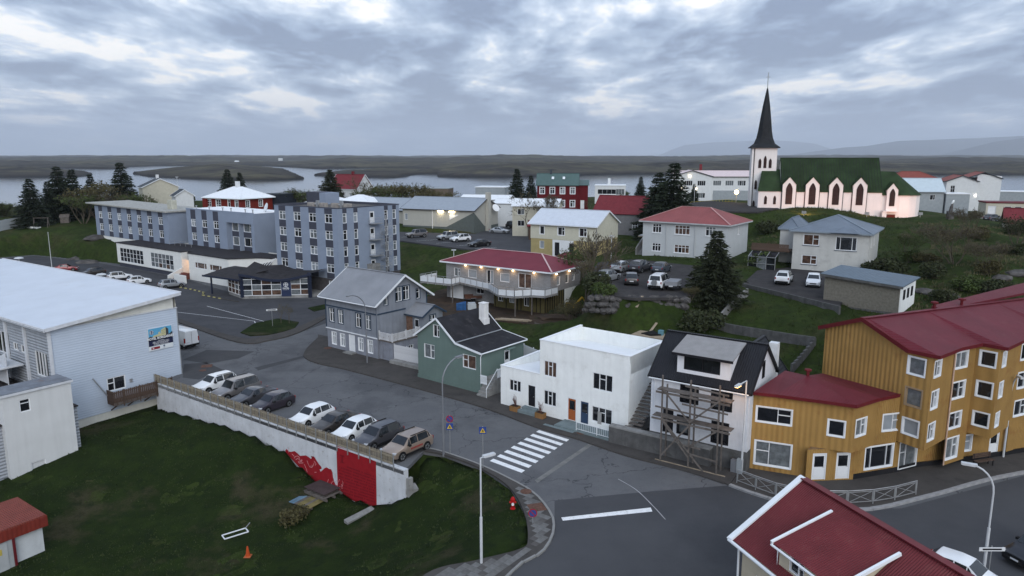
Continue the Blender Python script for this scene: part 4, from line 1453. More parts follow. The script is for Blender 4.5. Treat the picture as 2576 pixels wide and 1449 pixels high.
# tall part: saw-tooth bays
yb_wall(hi[0], hi[1], 2.7, zt, [(.95, 8.15, 1.25, 1.3, 'one', dict(glass=GL_CURT)), (.95, 5.75, 1.2, 1.35, 'one', dict(glass=GL_CURT, frame=M('timber_frame', (0.3, .22, .14)))), (.95, 3.5, 1.2, 1.2, 'one', dict(glass=GL_BLIND))])
yb_wall(hi[1], hi[2], 2.7, zt, [(.9, 8.2, 1.1, 1.2, 'tee'), (.9, 5.75, 1.1, 1.35, 'tee'), (.9, 3.3, 1.1, 1.3, 'tee')])
yb_wall(hi[2], hi[3], 0.5, zt, [(.95, 8.2, 1.5, 1.25, 'two', dict(glass=GL_CURT)), (.95, 5.8, 1.6, 1.3, 'tee'), (.95, 3.4, 1.5, 1.25, 'tee'), (.95, .9, 1.5, 1.7, 'tee', dict(glass=GL_CURT))])
yb_wall(hi[3], hi[4], 2.7, zt, [(.85, 8.25, 1.05, 1.15, 'one'), (.85, 5.8, 1.05, 1.2, 'one'), (.85, 3.45, 1.05, 1.1, 'one')])
yb_wall(hi[4], hi[5], 2.7, zt, [(1.0, 8.25, .8, 1.15, 'tee'), (1.0, 5.8, .8, 1.2, 'tee'), (1.0, 3.45, .8, 1.1, 'tee')])
yb_wall(hi[5], hi[6], 0.5, zt, [(1.2, 8.1, 1.6, 1.3, 'tee'), (1.2, 5.75, 1.6, 1.3, 'tee'), (1.2, 3.4, 1.6, 1.3, 'tee')])
yb_wall(hi[6], hi[8], 0, zt, [])
# ground floor behind the bays
gf = [Vector((21.9, 50.6)), Vector((25.6, 50.9)), Vector((29.6, 52.2)), Vector((31.6, 53.1)), Vector((34.2, 53.7)), Vector((37.5, 54.6)), Vector((46, 57.2))]
DD = dict(door_mat=DOOR_WHITE)
yb_wall(low[2], gf[0], 0, 2.6, [])
yb_wall(gf[0], gf[1], 0, 2.62, [(1.0, .2, 1.1, 2.1, 'door_glass', DD), (2.85, .2, 1.1, 2.1, 'door_glass', DD)])
yb_wall(gf[1], gf[2], .55, 2.62, [(2.3, .75, 2.6, 1.75, 'strip3', dict(glass=[GL_DARK, GL_CURT]))])
yb_wall(gf[2], gf[3], .3, 2.72, [(1.05, .35, 1.9, 2.1, 'teel', dict(glass=GL_CURT))])
yb_wall(gf[3], gf[4], .5, 2.72, [])
yb_wall(gf[4], gf[5], .5, 2.72, [(1.6, 1.0, 1.5, 1.3, 'tee', dict(glass=GL_BLIND))])
yb_wall(gf[5], gf[6], .5, 2.72, [(1.3, .3, 1.0, 2.1, 'door_glass', DD)])
blk = M('black_plinth', (0.018, 0.018, 0.02), rough=.8, var=.2)
pl = MB()
for a, b in ((gf[1], gf[2]), (gf[2], gf[3]), (gf[3], gf[4]), (gf[4], gf[5]), (gf[5], gf[6])):
 wall_face(pl, a, b, -.3, .56)
pl.build('plinth', blk, YB)
# side walls (gable of the tall part) and soffits under the bays
gd = Vector((-.40, .917))
gA = hi[0]
gB = gA + gd * 7.5
facade(YB, 'gable_wall', YEL, [gB, gA], 0, {'*': [(0, 9.9), (3.75, 11.3), (7.5, 9.95)]}, None, closed=False)
gC = gB + Vector((.917, .40)) * 20
facade(YB, 'back_wall', YEL, [gC, gB], 0, 9.9, None, closed=False)
lb = low[0] + Vector((.55, .83)) * 6
facade(YB, 'side_wall', YEL, [lb, low[0]], 0, zl, None, closed=False)
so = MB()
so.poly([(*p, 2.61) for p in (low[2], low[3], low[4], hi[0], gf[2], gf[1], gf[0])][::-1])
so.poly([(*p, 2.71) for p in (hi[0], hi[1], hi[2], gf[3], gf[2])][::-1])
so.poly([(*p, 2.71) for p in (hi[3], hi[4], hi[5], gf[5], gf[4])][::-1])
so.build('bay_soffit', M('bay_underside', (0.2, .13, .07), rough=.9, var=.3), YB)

def yroof(pts3, name, mat=REDROOF):
 return MB().poly(pts3).build(name, mat, YB)

E_ = .45
ridge_a = gA + gd * 3.75 - Vector((.917, .40)) * .3
ridge_b = ridge_a + Vector((.917, .40)) * 24
eave = []
for i, p in enumerate(hi):
 q = p - gd * E_
 eave.append(q)
eave[0] = eave[0] - Vector((.917, .4)) * .3
rm = MB()
prev = None
for i, q in enumerate(eave):
 s = (q - ridge_a).dot(Vector((.917, .40)))
 r_ = ridge_a + Vector((.917, .40)) * max(0.0, s)
 cur = ((q.x, q.y, 9.98), (r_.x, r_.y, 11.5))
 if prev:
  rm.poly([prev[0], cur[0], cur[1], prev[1]])
 prev = cur
be = gB + gd * E_
rm.poly([(be.x - .3 * .917, be.y - .3 * .4, 9.9), (ridge_a.x, ridge_a.y, 11.5), (ridge_b.x, ridge_b.y, 11.5), (be.x + 22, be.y + 9.6, 9.9)][::-1])
rf = rm.build('roof', REDROOF, YB)
ft = MB()
for a, b in zip(eave, eave[1:]):
 ft.bar((a.x, a.y, 9.9), (b.x, b.y, 9.9), .08, .26)
ga_ = [(eave[0].x, eave[0].y, 9.9), (ridge_a.x, ridge_a.y, 11.42), (be.x - .28, be.y - .1, 9.82)]
for a, b in zip(ga_, ga_[1:]):
 ft.bar(a, b, .1, .32)
ft.build('eave_trim', RED_TRIM, rf)
MB().bar((ridge_a.x, ridge_a.y, 11.54), (ridge_b.x, ridge_b.y, 11.54), .4, .05).build('ridge_cap', REDROOF, rf)
for t in (8.6, 12.0):
 p = ridge_a + Vector((.917, .40)) * t + gd * .3
 MB().lathe([(.12, 0), (.12, .55), (.3, .56), (.3, .68), (.05, .75)], 8, (p.x, p.y, 11.4)).build('roof_vent', RED_TRIM, rf)
# raised rear roof
a, b = ridge_a + Vector((.917, .40)) * 9.5 + gd * .2, ridge_a + Vector((.917, .40)) * 26 + gd * .2
MB().slab([(a.x, a.y, 11.4), (b.x, b.y, 12.3), (b.x - .8, b.y + 1.9, 12.6), (a.x - .4, a.y + .9, 11.5)], .2).build('rear_roof', REDROOF, rf)
# low roof: peak against the gable
pk = G(2032, 945, 7.2)
pk2 = G(1975, 932, 7.0)
pk3 = gA + gd * 7.45
lr = MB()
lo_e = [p + Vector((-.1, -.4)) for p in low]
lr.poly([(lo_e[0].x, lo_e[0].y, zl + .05), (lo_e[1].x, lo_e[1].y, zl + .05), (lo_e[2].x, lo_e[2].y, zl + .05), (pk.x, pk.y, pk.z), (pk2.x, pk2.y, pk2.z)])
lr.poly([(lo_e[2].x, lo_e[2].y, zl + .05), (lo_e[3].x, lo_e[3].y, zl + .05), (pk.x, pk.y, pk.z)])
lr.poly([(lo_e[3].x, lo_e[3].y, zl + .05), (lo_e[4].x, lo_e[4].y, zl + .05), (lo_e[5].x, lo_e[5].y, zl + .05), (pk3.x, pk3.y, 5.95), (pk.x, pk.y, pk.z)])
lr = lr.build('low_roof', REDROOF, YB)
ft = MB()
for a, b in zip(lo_e, lo_e[1:]):
 ft.bar((a.x, a.y, zl - .04), (b.x, b.y, zl - .04), .08, .24)
ft.build('eave_trim', RED_TRIM, lr)
MB().lathe([(.12, 0), (.12, .5), (.28, .51), (.28, .62), (.05, .68)], 8, (pk.x, pk.y, pk.z - .1)).build('roof_vent', RED_TRIM, lr)
p = hi[2]
MB().tube([(p.x - .05, p.y - .15, 9.8), (p.x - .05, p.y - .15, .6)], .06, 6).build('downpipe', M('pink_downpipe', (0.5, .36, .28), var=.15), YB)

# ------------------------------------------------------------------ near red-roofed house
CREAM = M('cream_render', (0.50, 0.44, 0.33), rough=.85, var=.08, streak=.1)
RED_NEAR = M('red_corrugated_roof', (0.118, 0.017, 0.022), rough=0.45, var=0.18, scale=0.6, spec=.2, stain=((.15, .05, .045), .4, 1.2))
NR = house('red_roofed_house', 'cream house with red corrugated roof and shed dormer in the lower corner', 16.3, 37.9, 0, -71, 'house')
# local x runs along the ridge towards the camera, y across it (ridge at y=0, visible slope at y>0)

def corrugated(mb, a, b, c, d_, pitch=.13, amp=.022):
 """Corrugated sheet on the plane a-b (eave to eave) and d-c (ridge); ribs run from a-b to d-c."""
 a, b, c, d_ = map(Vector, (a, b, c, d_))
 n = max(4, int((b - a).length / pitch) * 2)
 nm = (b - a).cross(d_ - a).normalized()
 base = len(mb.v)
 for i in range(n + 1):
  t = i / n
  off = nm * (amp if i % 2 else -amp)
  mb.v.append(tuple(a.lerp(b, t) + off))
  mb.v.append(tuple(d_.lerp(c, t) + off))
 for i in range(n):
  k = base + 2 * i
  mb.f.append((k, k + 2, k + 3, k + 1))

nw, nz, ne = 4.5, 6.25, 3.4        # half width, ridge, eave
LN = 16.0
facade(NR, 'wall', CREAM, [(.35, -nw + .45), (.35, nw - .45), (LN, nw - .45), (LN, -nw + .45)][::-1], -1, {'*': 3.45, 3: 3.45, 2: gab(2 * nw - .9, 3.5, 5.9)},
      {3: [(1.8, .8, 1.3, 1.3, 'two'), (6.0, .8, 1.3, 1.3, 'two')]})
rm = MB()
corrugated(rm, (0, -nw, ne), (LN, -nw, ne), (LN, 0, nz), (0, 0, nz))
corrugated(rm, (LN, nw, ne), (0, nw, ne), (0, 0, nz), (LN, 0, nz))
rf = rm.build('roof', RED_NEAR, NR)
MB().bar((0, 0, nz + .06), (LN, 0, nz + .06), .42, .06).build('ridge_cap', RED_NEAR, rf)
VW = M('white_verge', (0.74, 0.77, 0.80), rough=.5, var=.04)
for sgn in (-1, 1):
 MB().bar((-.1, sgn * (nw + .1), ne + .02), (-.1, 0, nz + .10), .34, .1).build('verge_cap', VW, rf)
 MB().bar((-.26, sgn * (nw + .1), ne - .1), (-.26, 0, nz - .02), .05, .28).build('verge_board', VW, rf)
 MB().tube([(-.2, sgn * (nw + .1), ne - .08), (LN, sgn * (nw + .1), ne - .08)], .09, 8).build('gutter', VW, rf)
MB().tube([(.2, -nw - .05, ne - .1), (.2, -nw + .3, ne - .5), (.2, -nw + .35, 0)], .06, 6).build('downpipe', VW, NR)
# shed dormer
dmx0, dmx1 = 3.05, 7.3
dw = MB()
wall_face(dw, (dmx0 + .15, -4.05), (dmx1 - .15, -4.05), 3.4, 4.78, [(.7, 1.75, 3.75, 4.6)])
dw.poly([(dmx0 + .15, -4.05, 3.4), (dmx0 + .15, -4.05, 4.78), (dmx0 + .15, -1.2, 5.6), (dmx0 + .15, -1.2, 5.4)])
dw.poly([(dmx1 - .15, -4.05, 3.4), (dmx1 - .15, -1.2, 5.4), (dmx1 - .15, -1.2, 5.6), (dmx1 - .15, -4.05, 4.78)])
dw.build('dormer', CREAM, NR)
add_window(NR, (dmx0 + 1.37, -4.05, 3.75), 0, 1.05, .85, 'tee', glass=GL_DARK)
dr = MB()
corrugated(dr, (dmx0, -4.4, 4.86), (dmx1, -4.4, 4.86), (dmx1, -.7, 5.92), (dmx0, -.7, 5.92))
dr = dr.build('dormer_roof', RED_NEAR, NR)
for x in (dmx0 - .02, dmx1 + .02):
 MB().bar((x, -4.45, 4.86), (x, -.75, 5.92), .14, .16).build('verge_cap', VW, dr)
MB().tube([(dmx0, -4.48, 4.76), (dmx1, -4.48, 4.76)], .06, 6).tube([(dmx0 + .1, -4.46, 4.7), (dmx0 + .1, -4.12, 4.5), (dmx0 + .1, -4.12, 3.5)], .04, 6).build('gutter', VW, dr)

# ------------------------------------------------------------------ retaining wall, mural, fence
def on_plane(A, u, x, y):
 """Where a sighting meets the vertical plane through A along u: (distance along u, height)."""
 v = y - CY_
 dn, fw = v * CP_ + F_ * SP_, F_ * CP_ - v * SP_
 dx = (x - CX_)
 det = dx * (-u[1]) + u[0] * fw
 t = (A[0] * (-u[1]) + u[0] * A[1]) / det
 px, py = dx * t - A[0], fw * t - A[1]
 return px * u[0] + py * u[1], CAM_H - dn * t

WN = Vector((WDIR.y, -WDIR.x, 0))          # outward, towards the lawn
WLEN = (WALL_B - WALL_A).length + .15
foot = sorted((max(0, on_wall(x, y)[0]), on_wall(x, y)[1]) for x, y in WALL_FOOT)
WALLW = M('peeling_white_wall', (0.50, 0.52, 0.55), rough=.9, var=.12, scale=.7, bump=.015, bscale=8, streak=.22, stain=((0.25, 0.22, 0.20), .6, 2.2))
MURAL_R = M('mural_red', (0.25, 0.012, 0.018), rough=.75, var=.1, scale=2)
MURAL_D = M('mural_dark_red', (0.15, 0.008, 0.014), rough=.75, var=.2)
MURAL_P = M('mural_pink', (0.52, 0.26, 0.27), rough=.75, var=.15)
RW = thing('retaining_wall', 'long white painted concrete retaining wall below the parked cars, with a red mural', 'wall', tuple(WALL_A), math.atan2(WDIR.y, WDIR.x))
# local: x along the wall, -y towards the lawn
MB().box(0, WLEN, 0, .35, -5.2, .06).build('wall', WALLW, RW)
MB().box(0, WLEN, -.03, .38, .06, .12).build('coping', WALLW, RW)
MB().box(WLEN - .02, WLEN + .25, .1, .6, -4.5, -.6).build('buttress', CONC, RW)

def mz(x, y):
 """Mural point from the detail survey of the wall (scale 4.77 at 1080, 1700)."""
 return on_wall(695.5 + .135 * x, 1094.8 + .135 * y)

def mural_poly(name, pts, off, mat):
 q = [mz(x, y) for x, y in pts]
 area = sum(q[i][0] * q[(i + 1) % len(q)][1] - q[(i + 1) % len(q)][0] * q[i][1] for i in range(len(q)))
 p3 = [(s, -off, z) for s, z in q]
 if area < 0:
  p3.reverse()
 return MB().poly(p3).build(name, mat, RW)

mural_poly('mural_face', [(160, 290), (190, 255), (230, 300), (270, 310), (340, 295), (390, 335), (440, 385), (490, 380), (550, 375), (600, 405), (640, 440), (662, 425), (645, 392), (690, 392), (720, 420), (740, 460), (790, 535), (838, 590),
      (845, 625), (805, 640), (825, 680), (870, 640), (900, 610), (940, 600), (980, 625), (1020, 635), (1045, 690), (1055, 780), (1075, 850), (1100, 920), (1145, 940), (1190, 1000), (1250, 1090), (1140, 1120), (900, 1000), (770, 930),
      (680, 850), (600, 775), (500, 670), (400, 570), (300, 460), (200, 375)], .004, MURAL_R)
mural_poly('mural_panel', [(1115, 190), (1855, 490), (1870, 1380), (1500, 1250), (1200, 1110), (1140, 940)], .004, MURAL_R)
mural_poly('mural_hair', [(640, 385), (690, 400), (715, 425), (660, 428)], .008, MURAL_D)
pk_l = MB()
for pl_ in ([(330, 430), (350, 400), (390, 385), (425, 410), (430, 445)], [(360, 455), (400, 430), (440, 470), (480, 460), (470, 485), (420, 500)], [(290, 350), (325, 385), (335, 400)], [(595, 540), (620, 590), (660, 600), (690, 560), (700, 520)],
   [(570, 470), (590, 530), (610, 570)], [(700, 480), (740, 540), (720, 560)], [(640, 560), (650, 590)], [(665, 550), (672, 590)], [(710, 690), (745, 690)], [(520, 540), (560, 640), (575, 690)], [(970, 820), (930, 950)], [(1020, 870), (1050, 990)],
   [(225, 240), (228, 320)], [(405, 480), (420, 520), (500, 515)]):
 q = [mz(*p) for p in pl_]
 for (s0, z0), (s1, z1) in zip(q, q[1:]):
  pk_l.bar((s0, -.006, z0), (s1, -.006, z1), .045, .008, up=(0, 1, 0))
dots = random.Random(2)
for i in range(34):
 s, z = mz(1040 + dots.random() * 200, 800 + dots.random() * 60 + (i / 34) * 210)
 r = .035 + .025 * dots.random()
 pk_l.poly([(s + r * math.cos(a), -.008, z + r * math.sin(a)) for a in [k * math.pi / 4 for k in range(8)]])
pk_l.build('mural_linework', MURAL_P, RW)
# the painted text reads only as rows of dark marks; its large initial is a T
tx = MB()
for row in range(12):
 u = .0
 tr = random.Random(row)
 x0 = 1310 if row < 1 else 1160
 while True:
  wpx = 12 + tr.random() * 16
  x = x0 + u
  if x + wpx > 1850 - (150 if row > 9 else 0):
   break
  y = 520 + row * 56 + (x - 1150) * .355 - (row * 4 * (x - 1150) / 700)
  q = [mz(x, y), mz(x + wpx, y + wpx * .34), mz(x + wpx, y + wpx * .34 + 24), mz(x, y + 24)]
  if q[2][1] > -4.0:
   t2 = [(s, -.007, z) for s, z in q]
   tx.poly(t2[::-1])
  u += wpx + (6 if tr.random() < .8 else 26)
for q in ([(1185, 360), (1265, 385), (1265, 405), (1185, 380)], [(1210, 380), (1240, 388), (1240, 505), (1210, 495)], [(1185, 490), (1270, 512), (1270, 528), (1185, 505)]):
 tx.poly([(s, -.007, z) for s, z in (mz(*p) for p in q)][::-1])
tx.build('mural_text', MURAL_D, RW)

FN = thing('picket_fence', 'weathered timber picket fence with steel posts on top of the retaining wall', 'fence', tuple(WALL_A), math.atan2(WDIR.y, WDIR.x))
FL = WLEN - 1.2
pick_me = MB().box(-.035, .035, -.012, .012, .22, 1.1).data('picket', WOOD_PALE)
FENCE_W = [M('fence_timber_%d' % i, c, rough=.9, var=.2, scale=3) for i, c in enumerate(((0.20, .175, .135), (.24, .21, .16), (.16, .14, .115)))]
npk = 298
for i in range(npk):
 obj('picket', pick_me, FN, (.1 + (FL - .2) * i / (npk - 1), -.0, 0), None, FENCE_W[(i * 7 + i // 5) % 3])
post_me = MB().box(-.035, .035, -.12, -.05, -.25, 1.12).data('post', STEEL)
for i in range(28):
 obj('post', post_me, FN, (.05 + FL * i / 27, 0, 0))
for z in (.3, .85):
 MB().box(0, FL, -.05, -.014, z, z + .12).build('rail', FENCE_W[1], FN)
# concrete rubble at the wall's end and planks below it

def slab_thing(name, label, cat, p, size, rz, mat, tilt=(0, 0)):
 mb = MB().box(-size[0] / 2, size[0] / 2, -size[1] / 2, size[1] / 2, 0, size[2])
 o = mb.build(name, mat, None, p, rz)
 o.rotation_euler = (tilt[0], tilt[1], rz)
 return tag(o, label, cat)

def on_ground(x, y, z_guess):
 """Point of the built ground seen at a sighting (few fixed-point steps)."""
 z = z_guess
 for _ in range(8):
  p = G(x, y, z)
  z = .5 * z + .5 * gz(p.x, p.y)
 p = G(x, y, z)
 return Vector((p.x, p.y, gz(p.x, p.y)))

p = on_ground(1030, 1238, -2.5)
slab_thing('concrete_block', 'broken concrete block at the right end of the mural wall', 'concrete block', (p.x, p.y, p.z - .2), (1.0, .8, .75), .5, CONC, (.2, .1))
p = on_ground(905, 1300, -3.8)
slab_thing('concrete_slab', 'long tilted concrete slab lying in the grass below the mural', 'concrete slab', (p.x, p.y, p.z - .05), (2.5, .55, .3), .75, CONC, (.15, -.12))
pb = on_ground(810, 1245, -4.1)
brd = slab_thing('plywood_sheet', 'dark brown plywood sheet resting on pallets below the mural', 'board', (pb.x, pb.y + .2, pb.z + .55), (2.6, 1.7, .05), math.atan2(WDIR.y, WDIR.x), M('brown_plywood', (.06, .045, .045), rough=.7, var=.2))
pt = thing('wooden_pallet', 'grey wooden pallet under the plywood sheet', 'pallet', (pb.x, pb.y + .1, pb.z + .1), math.atan2(WDIR.y, WDIR.x))
for i in range(7):
 MB().box(-1.3 + i * .4, -1.0 + i * .4, -.9, .9, .2, .24).build('plank', WOOD_GREY, pt)
for y in (-.85, 0, .75):
 MB().box(-1.3, 1.6, y, y + .1, 0, .2).build('bearer', WOOD_GREY, pt)
pp_ = on_ground(780, 1262, -4.2)
pt = thing('painted_pallet', 'pallet with blue and mustard planks lying in front of the plywood sheet', 'pallet', (pp_.x - .2, pp_.y - .3, pp_.z + .1), math.atan2(WDIR.y, WDIR.x) + .1)
BLUEW = M('faded_blue_paint', (.12, .2, .27), var=.3, rough=.8, stain=((.2, .18, .15), .6, 3))
MUST = M('mustard_paint', (.17, .14, .06), var=.3, rough=.8, stain=((.1, .09, .07), .7, 3))
for i in range(8):
 MB().box(-1.2 + i * .3, -.93 + i * .3, -.8, .8, .05, .1).build('plank', (BLUEW, BLUEW, WOOD_GREY, MUST, MUST, WOOD_GREY, MUST, MUST)[i], pt)
MB().box(-1.2, 1.2, -.6, -.5, -.12, .05).build('bearer', WOOD_GREY, pt)

# ------------------------------------------------------------------ corrugated hall at the left
HALL_CORR = M('grey_horizontal_cladding', (0.455, 0.52, 0.61), rough=.45, var=.04, scale=.5, rib=('z', .25, .005), spec=.15)
CREAM_R = M('cream_gable_render', (0.60, 0.60, 0.55), rough=.85, var=.07, streak=.12)
SEAMROOF = M('white_standing_seam_roof', (0.54, 0.585, 0.65), rough=.4, var=.05, scale=.4, stain=((.5, .52, .55), .4, .35), seam=('y', .55), spec=.15)
SHEETW = M('white_sheet_trim', (0.55, .57, .60), rough=.5, var=.08, streak=.15)
WH_O, WH_T = Vector((-44.5, 67.5, 0)), R(55)
WH = thing('corrugated_hall', 'large hall with white metal roof and grey corrugated gable carrying the hotel sign', 'building', tuple(WH_O), WH_T)
w, d = 13.0, 46.0
WU = (math.cos(WH_T), math.sin(WH_T))

def whp(x, y):
 return on_plane(WH_O, WU, x, y)

facade(WH, 'corrugated_wall', HALL_CORR, [(0, 0), (w, 0)], -2.0, 7.55, {0: [(5.85, .05, 1.9, 1.45, 'teel', dict(glass=GL_DARK, bw=.1))]}, closed=False)
facade(WH, 'concrete_base', CREAM_R, [(-.05, .06), (w - .02, .06)], -4.6, -2.0, None, closed=False)
facade(WH, 'gable_wall', CREAM_R, [(0, .15), (w - .25, .15)], 7.3, [(0, 7.75), (w - .25, 9.1)], None, closed=False)
facade(WH, 'flank_wall', CREAM_R, [(w, .0), (w, d)], -3.8, [(0, 7.55), (.3, 9.1), (d, 9.1)], None, closed=False)
SIDING = M('grey_board_siding', (0.33, 0.355, 0.39), rough=.6, var=.08, rib=('z', .3, .03), streak=.25)
facade(WH, 'side_wall', SIDING, [(0, d), (0, 0)], -1.5, 7.6,
      {0: [(d - 2.2, 2.6, 2.7, 2.5, 'four'), (d - 7.9, 4.4, 1.2, .8, 'two'), (d - 11.5, 3.6, 4.2, 2.4, 'four', dict(glass=[GL_DARK, GL_CURT])), (d - 17.0, 3.6, 4.2, 2.4, 'four'), (d - 6.3, 4.4, .8, .8, 'one'), (d - 5.4, 1.2, .5, .4, 'one')]}, closed=False)
rf = MB().slab([(-.45, -.45, 7.85), (w + .35, -.45, 9.3), (w + .35, d, 9.3), (-.45, d, 7.85)], .14).build('roof', SEAMROOF, WH)
MB().bar((-.45, -.5, 7.72), (w + .35, -.5, 9.17), .08, .34).build('verge_board', SHEETW, rf)
MB().bar((-.5, -.45, 7.68), (-.5, d, 7.68), .1, .34).build('fascia', SHEETW, rf)
MB().tube([(-.62, -.3, 7.6), (-.62, d, 7.6)], .09).build('gutter', STEEL, rf)
MB().bar((w + .4, -.45, 9.32), (w + .4, d, 9.32), .16, .12).build('roof_edge', SHEETW, rf)
MB().box(-.03, w + .06, -.08, .14, 7.55, 7.64).build('wall_cap', SHEETW, WH)
MB().box(-.12, .16, -.1, .12, -1.5, 7.6).build('corner_post', SHEETW, WH)
MB().box(w - .03, w + .05, -.05, .06, -2, 7.55).build('corner_trim', STEEL, WH)
for y in (5.0, 9.5):
 MB().box(-.2, -.01, y, y + .4, -1.0, 7.6).build('pilaster', SHEETW, WH)
MB().bar((3.5, -.15, 1.9), (4.75, -.15, -.25), .12, .1).build('leaning_pipe', STEEL, WH)
MB().box(7.2, 7.45, -.12, -.01, .55, .9).build('meter_box', STEEL, WH)
# hotel sign
sgn = thing('hotel_sign', 'blue hotel advertising board on the corrugated gable', 'sign')
q = [whp(*c) for c in ((375, 884), (435, 871), (431, 817), (369, 828))]
s0, s1 = (q[0][0] + q[3][0]) / 2, (q[1][0] + q[2][0]) / 2
z0, z1 = (q[0][1] + q[1][1]) / 2, (q[2][1] + q[3][1]) / 2
sgn.location = WH_O + Vector((WU[0] * s0, WU[1] * s0, z0)) + Vector((math.sin(WH_T), -math.cos(WH_T), 0)) * .1
sgn.rotation_euler = (0, 0, WH_T)
SW, SH = s1 - s0, z1 - z0

def plain(name, c, rough=.5):
 return M(name, c, rough=rough, var=.04)

def prn_rect(root, name, mat, x0, x1, z0, z1, y):
 return MB().poly([(x0 * SW, y, z0 * SH), (x1 * SW, y, z0 * SH), (x1 * SW, y, z1 * SH), (x0 * SW, y, z1 * SH)]).build(name, mat, root)

MB().box(0, SW, .0, .08, 0, SH).build('board', plain('sign_white', (.6, .64, .66)), sgn)
prn_rect(sgn, 'sky_print', plain('sign_sky', (.10, .33, .52)), .02, .98, .6, .99, -.004)
prn_rect(sgn, 'navy_print', plain('sign_navy', (.018, .022, .055)), .0, 1, .2, .6, -.004)
prn_rect(sgn, 'title_band', plain('sign_black', (.012, .013, .02)), .0, 1, .44, .62, -.006)
SY = plain('sign_building', (.48, .46, .27))
SB = plain('sign_shade', (.05, .055, .06))
pr_ = MB()
for pts in ([(.53, .6), (.73, .6), (.73, .96), (.53, .86)], [(.2, .6), (.53, .6), (.53, .72), (.2, .66)], [(.42, .7), (.5, .7), (.5, .8), (.42, .78)]):
 pr_.poly([(x * SW, -.008, z * SH) for x, z in pts])
pr_.build('building_print', SY, sgn)
pr_ = MB()
for pts in ([(.73, .6), (.84, .6), (.84, .86), (.73, .96)], [(.84, .6), (1, .6), (1, .72), (.9, .66)], [(0, .6), (.2, .6), (.1, .66)]):
 pr_.poly([(x * SW, -.008, z * SH) for x, z in pts])
for i in range(4):
 for j in range(3):
  pr_.poly([((.56 + i * .04 + a) * SW, -.010, (.66 + j * .07 + i * .012 + b) * SH) for a, b in ((0, 0), (.018, .005), (.018, .035), (0, .03))])
pr_.build('shade_print', SB, sgn)

TEXTS = []

def text(root, body, size, x, y, z, mat, align='CENTER', name='lettering', bold=0.0, sx=1.0):
 cu = bpy.data.curves.new(name, 'FONT')
 cu.body = body
 cu.size = size
 cu.align_x = align
 cu.align_y = 'CENTER'
 cu.offset = bold
 cu.resolution_u = 2
 cu.materials.append(mat)
 o = bpy.data.objects.new(name, cu)
 put(o, root, (x, y, z))
 o.rotation_euler = (math.pi / 2, 0, 0)
 o.scale = (sx, 1, 1)
 TEXTS.append(o)
 return o

LETW = plain('sign_lettering', (.7, .72, .74))
text(sgn, 'HOTEL BORGARNES', .36, SW * .5, -.012, SH * .53, LETW, bold=.012, sx=.92)
for i, t_ in enumerate(('Apartments', 'Single - Double and Triple rooms', 'Meetings and Conference facilities', 'Restaurant - Breakfast Buffet', 'Free parking, hotel guests only')):
 text(sgn, t_, .15, SW * .5, -.012, SH * (.42 - i * .046), LETW, sx=.9)
prn_rect(sgn, 'red_print', plain('sign_red', (.2, .02, .03)), .09, .44, .045, .155, -.006)
rd = MB()
for (cx, cz, r) in ((.17, .1, .1),):
 rd.poly([(cx * SW + r * math.cos(a), -.009, cz * SH + r * math.sin(a)) for a in [k * math.pi / 8 for k in range(16)]])
rd.build('round_print', plain('sign_pink', (.6, .4, .42)), sgn)

def hotel_logo(root, cx, cz, r, y, mat, lw=.035):
 """Circle crossed by two linked bars: the emblem on the sign and pavilion."""
 mb = MB()
 pts = [(cx + r * math.cos(a), y, cz + r * math.sin(a)) for a in [k * math.pi / 12 for k in range(25)]]
 for a, b in zip(pts, pts[1:]):
  mb.bar(a, b, lw, .01, up=(0, 1, 0))
 for dx in (-.16, .16):
  h_ = r * math.sqrt(1 - dx * dx)
  mb.bar((cx + dx * r, y, cz - h_), (cx + dx * r, y, cz + h_), lw, .01, up=(0, 1, 0))
 mb.bar((cx - r, y, cz), (cx - .16 * r, y, cz), lw, .01, up=(0, 1, 0)).bar((cx + .16 * r, y, cz), (cx + r, y, cz), lw, .01, up=(0, 1, 0))
 return mb.build('emblem', mat, root)

wd_ = MB()
wd_.poly([(.15 * SW + .24 * math.cos(a), -.008, .82 * SH + .24 * math.sin(a)) for a in [k * math.pi / 8 for k in range(16)]])
wd_.build('emblem_disc', LETW, sgn)
hotel_logo(sgn, .15 * SW, .82 * SH, .19, -.014, plain('sign_blue', (.04, .07, .14)), .05)
hotel_logo(sgn, .62 * SW, .135 * SH, .09, -.01, plain('sign_blue', (.04, .07, .14)), .03)
text(sgn, 'HOTEL', .09, SW * .62, -.012, SH * .055, plain('sign_blue', (.04, .07, .14)))
# timber balcony on the gable, joined to the fence
bl = thing('timber_balcony', 'dark brown plank balcony hung on the corrugated gable', 'balcony', tuple(WH_O), WH_T)
bx0, bx1 = 4.75, 11.0
MB().box(bx0, bx1, -1.45, -.03, -1.0, -.82).build('deck', WOOD_BROWN, bl)
MB().box(bx0 - .05, bx1 + .05, -1.52, -1.46, -1.12, -.8).build('edge_beam', WOOD_GREY, bl)
for x in (bx0 + .3, bx0 + 2, bx0 + 3.8, bx1 - .5):
 MB().bar((x, -.05, -1.9), (x, -1.4, -1.1), .1).build('bracket', WOOD_BROWN, bl)
pl_me = MB().box(0, .16, -.02, .02, -1.12, .38).data('plank', WOOD_BROWN)
k = 0
x = bx0
while x < bx1 - .1:
 obj('plank', pl_me, bl, (x, -1.5, (k % 3) * .02))
 x += .205
 k += 1
for i in range(7):
 o = obj('plank', pl_me, bl, (bx0, -1.42 + i * .2, 0), R(90))
for z in (-.75, .15):
 MB().box(bx0, bx1, -1.46, -1.4, z, z + .1).build('rail', WOOD_BROWN, bl)
for x in (bx0 + .9, bx0 + 2.6, bx0 + 4.4, bx1 - .1):
 MB().box(x, x + .09, -1.58, -1.51, -1.3, .5).build('post', WOOD_BROWN, bl)
